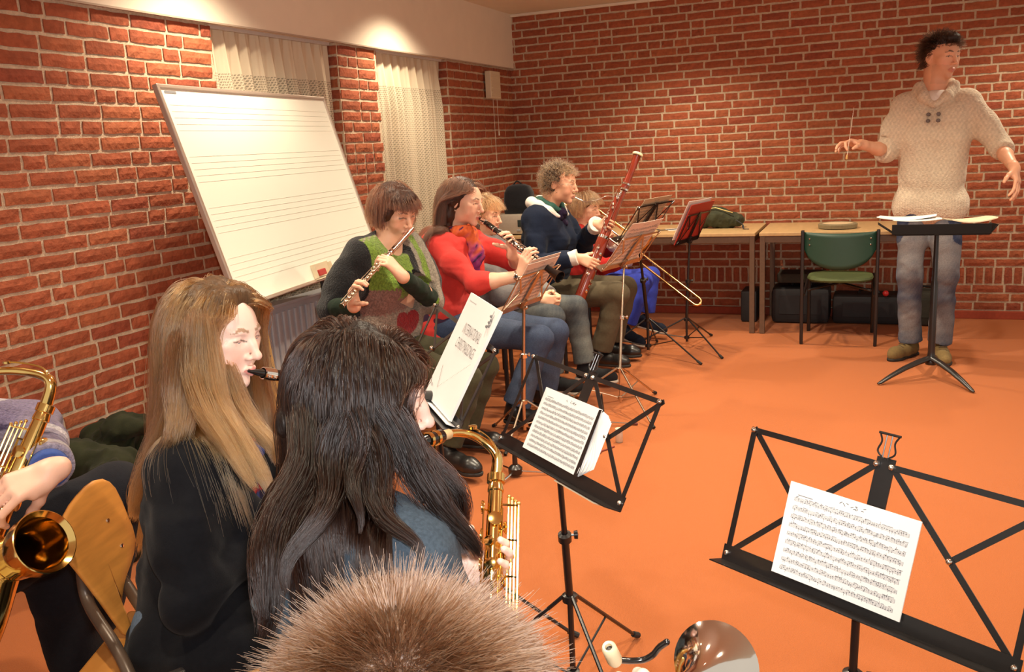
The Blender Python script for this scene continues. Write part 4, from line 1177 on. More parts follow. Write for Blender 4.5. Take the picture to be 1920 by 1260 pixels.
def hcolors(N, base, var=0.25, seed=0, streak=None, frac=0.3):
    rs = np.random.RandomState(seed)
    c = A(*base)[None] * rs.uniform(1 - var, 1 + var, (N, 1))
    if streak is not None:
        s_ = rs.rand(N) < frac; c[s_] = A(*streak)[None] * rs.uniform(0.8, 1.2, (s_.sum(), 1))
    return np.clip(c, 0, 1)

def hair_cap(H, parent, col, front=0.060, thick=0.010, extra=None, vox=0.005, name='hair', low=-0.06, wr=0.002):
    """solid hair mass hugging the skull, face area cut away"""
    F = Field(vox); M = H.M; q = H.s
    F.ell(H.w(0, -0.020, 0.042), A(0.0755 + thick, 0.0935 + thick, 0.083 + thick) * q, M, 0.01)
    if extra: extra(F)
    F.ell(H.w(0, 0.085, -0.030), A(0.086, 0.062, 0.098) * q, M, 0.012, '-')
    F.box(H.w(0, 0.02, low - 0.06), A(0.12, 0.14, 0.06) * q, M, 0.01, 0.015, '-')
    for sx in (-1, 1): F.ell(H.w(sx * 0.085, 0.000, -0.008), A(0.022, 0.026, 0.036) * q, M, 0.008, '-')
    o = F.build(name, M_HCAP, parent, base=col, wrinkle=wr, wfreq=120)
    return o
# ================================================================ people
def grip(F, T, tube, d, pn, r=0.010, curl=(38, 48, 30), side=None, sc_=1.0, reach=0.098, thumb=(40, 20, 15), curls=None, thumb_out=45, spread=2.0, gap=0.017):
    """hand whose fingers close round a tube at T; returns wrist position"""
    tube = nrm(tube); d = nrm(A(*d) - tube * (A(*d) @ tube)); pn = A(*pn); pn = nrm(pn - tube * (pn @ tube) - d * (pn @ d))
    W = A(*T) - d * reach * sc_ - pn * (gap + r)
    s_ = side
    tips = hand(F, W, d, pn, s_, curl, sc_, spread, thumb, curls, thumb_out)
    return W - d * 0.012, d, pn

def person(label, loc, group=None):
    t = thing('person', label, 'person', loc, 0, group)
    return t

def player_chair(hip, yaw, label, m_seat=None, kind='metal', drop=0.0, hb=0.80):
    h = A(*hip); f = A(math.cos(R(yaw)), math.sin(R(yaw)), 0)
    loc = h - f * -0.03; loc[2] = drop
    return green_chair((loc[0], loc[1], drop), R(yaw - 90), label, M_SEATB, m_seat or M_SEATB, M_BLACK, 'chairs under the players', hb)
M_SEATB = mat('dark_seat', (0.035, 0.022, 0.016), 0.6, noise=0.2)

def trousers(parent, T, knees, ankles, m, base, off=0.0, hips=None, cuff=0.055, thigh=0.082, knee=0.062, wr=0.003, name='trousers', paintf=None, hem=0.03):
    F = Field(0.006)
    c = T.p
    F.cap(c(-0.078, 0, -0.04), c(0.078, 0, -0.04), 0.106 * T.k, None, 0.05); F.cap(c(-0.06, 0, 0.04), c(0.06, 0, 0.04), 0.085 * T.k, None, 0.05)
    for sx, kn, an in ((-1, knees[0], ankles[0]), (1, knees[1], ankles[1])):
        hj = c(sx * 0.085, 0.02, -0.03)
        F.chain([hj, (hj + A(*kn)) / 2, kn], [thigh + 0.008, thigh, knee + 0.006], 0.03)
        an = A(*an); kn = A(*kn); q = kn + (an - kn) * 0.35
        F.chain([kn, q, an - nrm(an - kn) * hem], [knee + 0.006, knee, cuff], 0.02)
        F.box(an + nrm(an - kn) * (0.06 - hem), (0.09, 0.09, 0.06), frame3(nrm(A(*kn) - an), (0.3, 1, 0.1)) @ np.array([[1, 0, 0], [0, 0, 1], [0, 1, 0.]]), 0.002, 0.004, '-')
    if paintf: F.paint(paintf)
    return F.build(name, m, parent, base=base, wrinkle=wr, wfreq=32, seed=len(parent.name) + 3)

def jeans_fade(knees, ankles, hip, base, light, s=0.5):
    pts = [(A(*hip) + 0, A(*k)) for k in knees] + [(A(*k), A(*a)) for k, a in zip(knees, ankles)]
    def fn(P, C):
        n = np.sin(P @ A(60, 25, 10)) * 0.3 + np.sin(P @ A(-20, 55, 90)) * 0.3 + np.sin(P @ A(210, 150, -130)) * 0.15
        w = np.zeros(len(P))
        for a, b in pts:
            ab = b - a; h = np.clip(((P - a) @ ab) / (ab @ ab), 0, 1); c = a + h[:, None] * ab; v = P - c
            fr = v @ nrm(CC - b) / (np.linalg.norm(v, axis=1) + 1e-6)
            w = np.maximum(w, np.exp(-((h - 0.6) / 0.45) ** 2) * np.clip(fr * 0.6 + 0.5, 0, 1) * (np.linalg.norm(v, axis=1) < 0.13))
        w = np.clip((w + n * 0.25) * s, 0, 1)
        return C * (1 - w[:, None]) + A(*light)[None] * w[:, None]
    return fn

def top(parent, name, T, arms, m, base, off=0.014, voxel=0.006, wr=0.0035, wfreq=34, hem=-0.04, bust=0.0, neck_cut=0.062, rs=(0.046, 0.040, 0.032), collar=None, paintf=None, extra=None, belly=0.0, seed=2, open_front=False, hem_cut=True):
    """sweater / jacket: arms = [(side, elbow, cuff point)]"""
    F = Field(voxel)
    T.add(F, off, bust, belly, low=hem)
    for sx, el, cu in arms:
        sh = T.sh(sx); el = A(*el); cu = A(*cu)
        F.chain([sh, sh + (el - sh) * 0.5, el], [rs[0] + off, rs[0] + off - 0.005, rs[1] + off], 0.05)
        F.chain([el, el + (cu - el) * 0.5, cu], [rs[1] + off, (rs[1] + rs[2]) / 2 + off, rs[2] + off], 0.02)
        d = nrm(cu - el)
        F.box(cu + d * 0.07, (0.08, 0.08, 0.07), frame3(d, A(0.31, 0.2, 1))[:, [0, 2, 1]], 0.002, 0.004, '-')
    if neck_cut: F.ell(T.p(0, 0.055, 1.06), A(neck_cut + 0.012, neck_cut + 0.02, 0.085), T.M, 0.008, '-')
    if extra: extra(F)
    if paintf: F.paint(paintf)
    return F.build(name, m, parent, base=base, wrinkle=wr, wfreq=wfreq, seed=seed)

def body(parent, T, H, arms, hands, vox=0.0045, skin=SKIN, bust=0.0, bare=None, **hk):
    """continuous skin: torso, neck, head, arms and hands. arms=[(side, elbow, wrist)]; hands = list of functions adding a hand"""
    F = Field(vox)
    T.add(F, -0.016, 0.0, low=0.20)
    for sx, el, wr_ in arms:
        sh = T.sh(sx)
        F.chain([sh, el], [0.038, 0.034], 0.04)
        el = A(*el); wr_ = A(*wr_)
        F.chain([el, el + (wr_ - el) * 0.35, wr_], [0.035, 0.038, 0.0262], 0.02)
    for h in hands: h(F)
    H.add(F, skin=skin, neck_to=T.p(0, 0.005, 1.0), **hk)
    return F.build('body', M_SKIN, parent, base=skin)

def sweep_target(H, y0, k, extra=None):
    """steers strands backwards off the face"""
    def f(P, t):
        l = H.loc(P); T_ = np.zeros_like(P) if extra is None else extra(P, t)
        m_ = (l[:, 1] > y0) & (l[:, 2] < 0.085) & (l[:, 2] > -0.16)
        kk = k * np.clip((l[m_, 1] - y0) / 0.02, 0.2, 1.5)[:, None]
        T_[m_] += -H.M[:, 1][None] * kk + H.M[:, 0][None] * kk * 0.5 * np.sign(l[m_, 0])[:, None]
        return T_
    return f

def simple_strands(H, parent, n, base, seed=1, front=0.060, length=0.09, steps=10, thick=0.016, streak=None, frac=0.3, part=None, grav=0.06, noise=0.05, wave=0.0, r0=0.0007, lift=0.35, stiff=0.9, name='hair_strands', back=0.0, var=0.3, extra_col=None, fwd=0.0, cr=(0.012, -0.055, 0.125), zone=(0.032, 0.055), low=None, target=None, xlim=0.2, sweep=None):
    p, nn = scalp(H, n, seed, front=front)
    whorl = A(*cr)
    d = p - whorl; d -= nn * (d * nn).sum(1)[:, None]; d /= np.linalg.norm(d, axis=1, keepdims=True) + 1e-6
    if fwd: d = d + A(0, fwd, 0)[None]
    if part is not None:
        d = d * 0.5 + np.stack([np.sign(p[:, 0] - part) * 1.0, np.zeros(n), np.zeros(n)], 1)
    d = d + nn * lift
    rs = np.random.RandomState(seed + 5)
    Pw = H.c + (p * H.s) @ H.M.T; Dw = d @ H.M.T
    col = head_colliders(H) + (extra_col or [])
    off = rs.uniform(0.004, thick, n)
    L = length * rs.uniform(0.75, 1.1, n) * (1 + back * np.clip(-p[:, 1] / 0.1, 0, 1))
    def stop(Q):
        l = H.loc(Q); st = (l[:, 1] > zone[0] + 0.25 * np.clip(l[:, 2], -0.1, 0.1)) & (l[:, 2] < zone[1]) & (l[:, 1] > zone[0]) & (l[:, 2] > -0.125) & (np.abs(l[:, 0]) < xlim)
        if low is not None: st |= (l[:, 2] < low)
        return st
    if sweep is not None: target = sweep_target(H, *sweep)
    S = groom(Pw, Dw, steps, L / steps, col, grav=grav, stiff=stiff, off=off, noise=noise, seed=seed, wave=wave, stop=stop, target=target)
    return strands(name, S, parent, hcolors(n, base, var, seed, streak, frac), r0, r0 * 0.4)

M_SHOEB = mat('black_leather', (0.012, 0.011, 0.011), 0.35, noise=0.2, nscale=40, spec=0.6)
M_SOLEB = mat('dark_sole', (0.02, 0.018, 0.016), 0.7)
M_SOLEW = mat('white_sole', (0.62, 0.55, 0.45), 0.7, noise=0.1)

# ---------------------------------------------------------------- instruments with keys along a tube
def keys_along(b, p, q, n, off_dir, r_tube, r_key=0.009, seed=0, t0=0.1, t1=0.9, rod=True, jitter=0.4, post=0.012, mbrod=None):
    p, q = A(*p), A(*q); d = nrm(q - p); L = np.linalg.norm(q - p); o = nrm(A(*off_dir) - d * (A(*off_dir) @ d)); s = np.cross(d, o)
    rr = random.Random(seed)
    for i in range(n):
        t = t0 + (t1 - t0) * (i + 0.5) / n
        a = rr.uniform(-jitter, jitter); e = nrm(o * math.cos(a) + s * math.sin(a))
        c = p + d * L * t + e * (r_tube + 0.002)
        rk = r_key * rr.uniform(0.65, 1.1)
        b.lathe(c, e, [(0.0, 0.0), (rk * 0.8, 0.0), (rk, 0.002), (rk, 0.004), (rk * 0.5, 0.0055), (0.0, 0.005)], 10)
    if rod:
        for sgn in (-1, 1):
            e = nrm(o * 0.7 + s * sgn * 0.9)
            b.tube([p + d * L * t0 + e * (r_tube + 0.006), p + d * L * (t0 + t1) / 2 + e * (r_tube + 0.006)], 0.0017, 5)
            b.tube([p + d * L * (t0 + t1) / 2 + e * (r_tube + 0.007), p + d * L * t1 + e * (r_tube + 0.007)], 0.0017, 5)
        for i in range(n + 1):
            t = t0 + (t1 - t0) * i / n
            e = nrm(o * 0.7 + s * rr.choice((-1, 1)) * 0.9)
            b.tube([p + d * L * t + e * r_tube * 0.9, p + d * L * t + e * (r_tube + 0.009)], 0.002, 5)

def clarinet(label, mouth, bell, key_dir, name='clarinet'):
    m, e = A(*mouth), A(*bell); d = nrm(e - m); L = np.linalg.norm(e - m)
    t = thing(name, label, 'clarinet', tuple((m + e) / 2)); P = lambda f: m + d * L * f
    b = MB(); b.lathe(m, d, [(0.0, 0), (0.0035, 0.001), (0.0065, 0.02), (0.0105, 0.05), (0.0125, 0.075), (0.0125, 0.088)], 16); b.build('mouthpiece', M_EBONY, t, True)
    b = MB(); b.lathe(m, d, [(0.0115, 0.040), (0.0140, 0.041), (0.0145, 0.070), (0.0120, 0.071)], 16)
    for f in (0.047, 0.062): b.ball(m + d * f + nrm(np.cross(d, A(0, 0, 1))) * 0.014 - A(0, 0, .006), 0.004, 5)
    b.build('ligature', M_SILVER, t, True)
    b = MB(); b.lathe(m, d, [(0.0125, 0.088), (0.0150, 0.095), (0.0140, 0.12), (0.0150, 0.148), (0.0135, 0.150), (0.0130, L * 0.52), (0.0150, L * 0.525), (0.0150, L * 0.55), (0.0135, L * 0.555), (0.0140, L - 0.11), (0.0165, L - 0.105), (0.0165, L - 0.09)], 20); b.build('joint', M_EBONY, t, True)
    b = MB()
    for f in (0.150, L * 0.52, L * 0.555, L - 0.108): b.lathe(m, d, [(0.0145, f - 0.002), (0.0158, f - 0.001), (0.0158, f + 0.003), (0.0145, f + 0.004)], 18)
    b.build('ring', M_SILVER, t, True)
    b = MB(); keys_along(b, P(0.24), P(0.85), 15, key_dir, 0.0135, 0.0085, 3, jitter=1.0); b.build('keywork', M_SILVER, t, True)
    b = MB(); b.lathe(m, d, [(0.0165, L - 0.09), (0.0175, L - 0.07), (0.021, L - 0.04), (0.028, L - 0.012), (0.031, L), (0.0285, L + 0.001), (0.024, L - 0.015), (0.010, L - 0.06), (0.0, L - 0.07)], 26); b.build('bell', M_EBONY, t, True)
    return t

# ================================================================ P6: woman playing the flute
def build_flautist():
    t = person('seated woman with short auburn hair playing a flute in a green and grey patchwork knit', (-2.12, 3.60, 0))
    T = Torso((-2.135, 3.60, 0.53), (-2.085, 3.60, 1.035), -12, 1.0)
    H = Head((-2.040, 3.615, 1.168), (0.86, -0.30, -0.36), (0.25, -0.12, 1), 0.98, fem=True)
    lip = H.w(0, 0.100, -0.066)
    end = at(641, 572, 3.60); fd = nrm(end - lip)
    f0, f1 = lip - fd * 0.05 + A(0.004, 0, 0.0), lip - fd * 0.05 + fd * 0.665
    fl = thing('flute', 'silver flute held across to the left by the woman in the patchwork knit', 'flute', tuple((f0 + f1) / 2))
    b = MB(); b.lathe(f0, fd, [(0.0, 0), (0.0125, 0.001), (0.0125, 0.21)], 18); b.build('head_joint', M_SILVER, fl, True)
    b = MB(); b.ball(lip + nrm(H.M[:, 1]) * 0.004, 0.012, 8, (1.2, 1, 0.7)); b.build('lip_plate', M_SILVER, fl, True)
    b = MB(); b.lathe(f0, fd, [(0.0125, 0.21), (0.0135, 0.212), (0.0135, 0.235), (0.0105, 0.237), (0.0105, 0.665), (0.0120, 0.667), (0.0120, 0.672), (0.0, 0.672)], 18); b.build('tube', M_SILVER, fl, True)
    b = MB(); keys_along(b, f0 + fd * 0.25, f0 + fd * 0.66, 15, (0.5, -0.5, 0.8), 0.010, 0.0085, 8, 0.02, 0.99, jitter=0.5); b.build('keywork', M_NICKEL, fl, True)
    elR, elL = A(-2.225, 3.285, 0.775), A(-1.945, 3.745, 0.735)
    TR, TL_ = f0 + fd * 0.52, f0 + fd * 0.31
    hs = []; W = {}
    def hr(F): W['r'] = grip(F, TR, fd, (0.25, -0.05, 0.9), (0.3, -0.9, 0.2), 0.0105, (28, 55, 35), side=-1, thumb=(60, 10, 10), sc_=0.95)
    def hl(F): W['l'] = grip(F, TL_, fd, (-0.55, -0.35, 0.75), (-0.6, 0.5, -0.3), 0.0105, (42, 60, 30), side=-1, thumb=(50, 10, 10), sc_=0.95)
    tmp = Field(0.02); hr(tmp); hl(tmp)
    wR, wL = W['r'][0], W['l'][0]
    sk = (0.74, 0.43, 0.29)
    body(t, T, H, [(1, elR, wR), (-1, elL, wL)], [hr, hl], 0.004, sk, pursed=True, closed=True, lips=(0.50, 0.17, 0.13), brow=(0.10, 0.04, 0.02))
    # knit: patchwork colours by position
    lo = T.p(0, 0, 0)
    def pat(P, C):
        L = (P - T.hip) @ T.M; x, y = L[:, 0] / T.k, L[:, 1] / T.k; z = L[:, 2] / T.L
        n = np.sin(P @ A(300, 120, 60)) * 0.5 + np.sin(P @ A(-80, 260, 310)) * 0.5
        zz = z + 0.25 * x + 0.02 * n
        green, grey, rose, black, cream = A(0.20, 0.32, 0.045), A(0.36, 0.30, 0.24), A(0.30, 0.17, 0.14), A(0.012, 0.012, 0.014), A(0.36, 0.32, 0.26)
        front = (y > 0.0) & (np.abs(x) < 0.19)
        C[:] = black
        C[front & (zz > 0.10)] = grey
        C[front & (zz > 0.42) & (zz < 0.58) & (x > -0.02)] = rose
        C[front & (zz > 0.56) & (zz < 1.10)] = green
        C[front & (zz > 0.50) & (zz < 0.66) & (x > 0.09)] = rose
        C[front & (x < -0.075) & (zz > 0.45)] = cream * 0.9
        C[front & (x < -0.10) & (x > -0.135) & (zz > 0.4)] = green
        C[front & (x < -0.035) & (x > -0.075) & (zz > 0.60)] = black
        hx, hz = (x + 0.005) / 0.080, (z - 0.24) / 0.15
        heart = front & ((hx ** 2 + hz ** 2 - 0.62) ** 3 - hx ** 2 * hz ** 3 < 0)
        C[heart] = A(0.30, 0.018, 0.022)
        w = front & (np.abs(np.sin(z * 190 + 2 * n)) > 0.85) & ~heart
        C[w] *= 0.7
        arm = np.abs(x) > 0.19
        C[arm] = black
        return C * (1 + 0.12 * n)[:, None]
    def cape(F):
        for sx, el in ((1, elR), (-1, elL)):
            F.chain([T.sh(sx), T.sh(sx) * 0.4 + el * 0.6 + A(0, 0, -0.02)], [0.064, 0.068], 0.06)
    top(t, 'patchwork_sweater', T, [(1, elR, elR + (wR - elR) * 0.30), (-1, elL, elL + (wL - elL) * 0.15)], M_KNIT, (0.3, 0.3, 0.3), off=0.015, bust=0.012, hem=-0.10, paintf=pat, extra=cape, wr=0.006, neck_cut=0.078, voxel=0.005)
    for sx, el, w_ in ((1, elR, wR), (-1, elL, wL)):
        F = Field(0.005); F.chain([T.sh(sx) * 0.4 + el * 0.6, el, el + (w_ - el) * 1.0], [0.048, 0.048, 0.036], 0.02)
        F.box(w_ + nrm(w_ - el) * 0.040, (0.07, 0.07, 0.05), frame3(nrm(w_ - el), (0, .1, 1))[:, [0, 2, 1]], 0.002, 0.003, '-')
        F.build('undershirt_sleeve', cloth('dark_green_jersey', (0.015, 0.028, 0.018)), t, wrinkle=0.003, wfreq=60)
    kn = [A(-1.70, 3.74, 0.42), A(-1.67, 3.49, 0.42)]; an = [A(-1.80, 3.72, 0.10), A(-1.745, 3.40, 0.11)]
    trousers(t, T, [kn[0], kn[1]][::1], an, cloth('olive_trousers', (0.055, 0.050, 0.028)), None)
    for a, d_ in zip(an, ((1, 0.05, 0), (1, -0.35, 0))): shoe('shoe', a, d_, t, M_SHOEB, M_SOLEB, sc_=0.92)
    # hair: short auburn bob with a fringe
    cap_c = (0.055, 0.017, 0.008)
    def ex(F):
        F.ell(H.w(0, 0.050, 0.088), A(0.066, 0.042, 0.030) * H.s, H.M, 0.03)
        for sx in (-1, 1):
            F.ell(H.w(sx * 0.074, 0.005, 0.012), A(0.019, 0.045, 0.050) * H.s, H.M, 0.02)
        F.ell(H.w(0, -0.060, -0.01), A(0.070, 0.050, 0.065) * H.s, H.M, 0.03)
    F = Field(0.004)
    F.ell(H.w(0, -0.020, 0.045), A(0.090, 0.108, 0.092) * H.s, H.M, 0.01); ex(F)
    F.ell(H.w(0, 0.105, -0.045), A(0.075, 0.070, 0.098) * H.s, H.M, 0.012, '-')
    F.build('hair', M_HCAP, t, base=cap_c, wrinkle=0.0025, wfreq=110)
    simple_strands(H, t, 5200, (0.040, 0.011, 0.005), 11, front=0.070, length=0.12, thick=0.015, streak=(0.10, 0.028, 0.010), frac=0.25, grav=0.22, noise=0.02, lift=0.12, r0=0.0008, fwd=0.25, zone=(0.040, 0.048), low=-0.07, stiff=0.8)
    return t
build_flautist()

# ================================================================ P5: woman in the red blazer playing the clarinet
def build_clarinettist():
    t = person('seated woman with long brown hair in a coral red blazer playing a clarinet', (-2.12, 4.25, 0))
    T = Torso((-2.125, 4.25, 0.53), (-2.06, 4.25, 1.015), -5, 1.0)
    H = Head((-1.985, 4.25, 1.160), (0.97, -0.10, -0.16), (0.1, 0, 1), 0.98, fem=True)
    lip = H.w(0, 0.102, -0.066)
    bell = at(1066, 532, 4.20); d = nrm(bell - lip)
    m = lip - d * 0.02
    clarinet('black and silver clarinet held out by the woman in the red blazer', m, m + d * 0.66, (0.2, -0.6, 0.8))
    elR, elL = A(-1.83, 4.00, 0.775), A(-1.80, 4.50, 0.80)
    Ttop, Tlow = m + d * 0.26, m + d * 0.44
    W = {}
    def hr(F): W['r'] = grip(F, Tlow, d, (0.35, -0.2, 0.75), (-0.1, 0.9, 0.3), 0.015, (32, 48, 30), side=1, thumb=(60, 15, 10), sc_=0.96)
    def hl(F): W['l'] = grip(F, Ttop, d, (0.15, -0.3, 0.85), (0.1, -0.9, 0.1), 0.015, (30, 45, 25), side=-1, thumb=(60, 15, 10), sc_=0.96)
    tmp = Field(0.02); hr(tmp); hl(tmp); wR, wL = W['r'][0], W['l'][0]
    body(t, T, H, [(1, elR, wR), (-1, elL, wL)], [hr, hl], 0.004, (0.80, 0.47, 0.33), pursed=True, lips=(0.55, 0.14, 0.12), brow=(0.10, 0.05, 0.03), closed=False)
    H.eyes(t, (0.15, 0.10, 0.06), (0, 1, -0.3))
    red = cloth('coral_red_wool', (0.60, 0.052, 0.045), noise=0.08, bump=0.12)
    def blz(F):
        F.box(T.p(0, 0.155, 0.78), (0.028, 0.06, 0.17), T.M, 0.01, 0.015, '-')
        for sx in (-1, 1): F.chain([T.p(sx * 0.075, -0.01, 1.03), T.p(sx * 0.055, 0.085, 0.92), T.p(sx * 0.025, 0.125, 0.62)], [0.018, 0.020, 0.010], 0.01)
    top(t, 'blazer', T, [(1, elR, elR + (wR - elR) * 0.34), (-1, elL, elL + (wL - elL) * 0.34)], red, None, off=0.013, bust=0.012, hem=-0.12, extra=blz, wr=0.0055, wfreq=42, neck_cut=0.066, voxel=0.005)
    F = Field(0.005); T.add(F, 0.004, 0.01)
    F.build('purple_top', cloth('plum_jersey', (0.05, 0.022, 0.05)), t)
    F = Field(0.005)
    rr = random.Random(3)
    for k in range(16):
        a = k / 16 * 2 * math.pi
        F.ell(T.p(0.075 * math.sin(a), 0.02 + 0.075 * math.cos(a), 1.02 + 0.02 * math.sin(3 * a)), (0.026, 0.026, 0.030), None, 0.02)
    F.chain([T.p(0.01, 0.10, 1.0), T.p(-0.015, 0.145, 0.80), T.p(0.0, 0.15, 0.60)], [0.036, 0.034, 0.024], 0.03)
    F.chain([T.p(-0.02, 0.10, 0.98), T.p(0.03, 0.14, 0.72)], [0.030, 0.024], 0.03)
    def sc_(P, C):
        n = np.sin(P @ A(70, 90, -110)) + np.sin(P @ A(-120, 60, 80)) + np.sin(P @ A(40, -130, 100))
        z = (P - T.hip) @ T.up / T.L
        a, b_, c = A(0.55, 0.10, 0.03), A(0.22, 0.03, 0.16), A(0.05, 0.02, 0.08)
        w = np.clip((z - 0.74) / 0.25 + n * 0.20, 0, 1)[:, None]
        C = a * w + b_ * (1 - w); C[n < -1.9] = c
        return C
    F.paint(sc_); F.build('scarf', M_PRINT, t, base=(1, 1, 1), wrinkle=0.006, wfreq=70)
    b = MB(); b.lathe(wR - nrm(wR - elR) * 0.028, nrm(wR - elR), [(0.030, 0), (0.0315, 0.003), (0.0315, 0.009), (0.030, 0.012)], 20)
    sd = nrm(np.cross(nrm(wR - elR), A(0, 0, 1))); b.lathe(wR - nrm(wR - elR) * 0.022 + sd * 0.028, sd, [(0.0, 0.008), (0.013, 0.007), (0.014, 0.0), (0.010, -0.003)], 18); b.build('wristwatch', M_SILVER, t, True)
    b = MB(); b.ball(H.w(0.079, -0.006, -0.034), 0.0055, 6); b.build('earring', M_SILVER, t, True)
    kn = [A(-1.57, 4.42, 0.45), A(-1.565, 4.16, 0.47)]; an = [A(-1.66, 4.42, 0.105), A(-1.70, 4.10, 0.105)]
    jb = (0.035, 0.052, 0.105)
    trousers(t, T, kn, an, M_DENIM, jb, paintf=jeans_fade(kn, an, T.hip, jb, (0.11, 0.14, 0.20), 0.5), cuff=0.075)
    for a in an: shoe('shoe', a, (1, -0.1, 0), t, M_SHOEB, M_SOLEB, sc_=0.93)
    # hair
    F = Field(0.004); q = H.s
    F.ell(H.w(0, -0.024, 0.045), A(0.084, 0.102, 0.090) * q, H.M, 0.01)
    F.chain([H.w(0, -0.075, 0.02), H.w(0, -0.095, -0.09), T.p(0, -0.085, 0.88)], [0.072, 0.062, 0.040], 0.05)
    for sx in (-1, 1): F.chain([H.w(sx * 0.070, -0.030, 0.03), H.w(sx * 0.074, -0.045, -0.06), H.w(sx * 0.075, -0.045, -0.15)], [0.024, 0.024, 0.020], 0.03)
    F.ell(H.w(0, 0.100, -0.035), A(0.085, 0.068, 0.105) * q, H.M, 0.012, '-')
    F.build('hair', M_HCAP, t, base=(0.055, 0.020, 0.010), wrinkle=0.0025, wfreq=110)
    ec = [(T.sh(-1), T.sh(1), 0.075, 0.075), (T.p(0, 0, .5), T.p(0, 0, 0.85), 0.13, 0.12)]
    simple_strands(H, t, 6500, (0.036, 0.012, 0.006), 21, front=0.060, length=0.40, steps=18, thick=0.020, streak=(0.075, 0.026, 0.010), frac=0.3, grav=0.30, noise=0.015, lift=0.05, r0=0.0008, part=0.0, extra_col=ec, stiff=0.75, fwd=-0.9, zone=(0.02, 0.060), xlim=0.12, sweep=(-0.040, 0.55))
    return t
build_clarinettist()
def onplane(px, py, c, n):
    v = _ray(px, py); return CC + v * (((A(*c) - CC) @ n) / (v @ n))

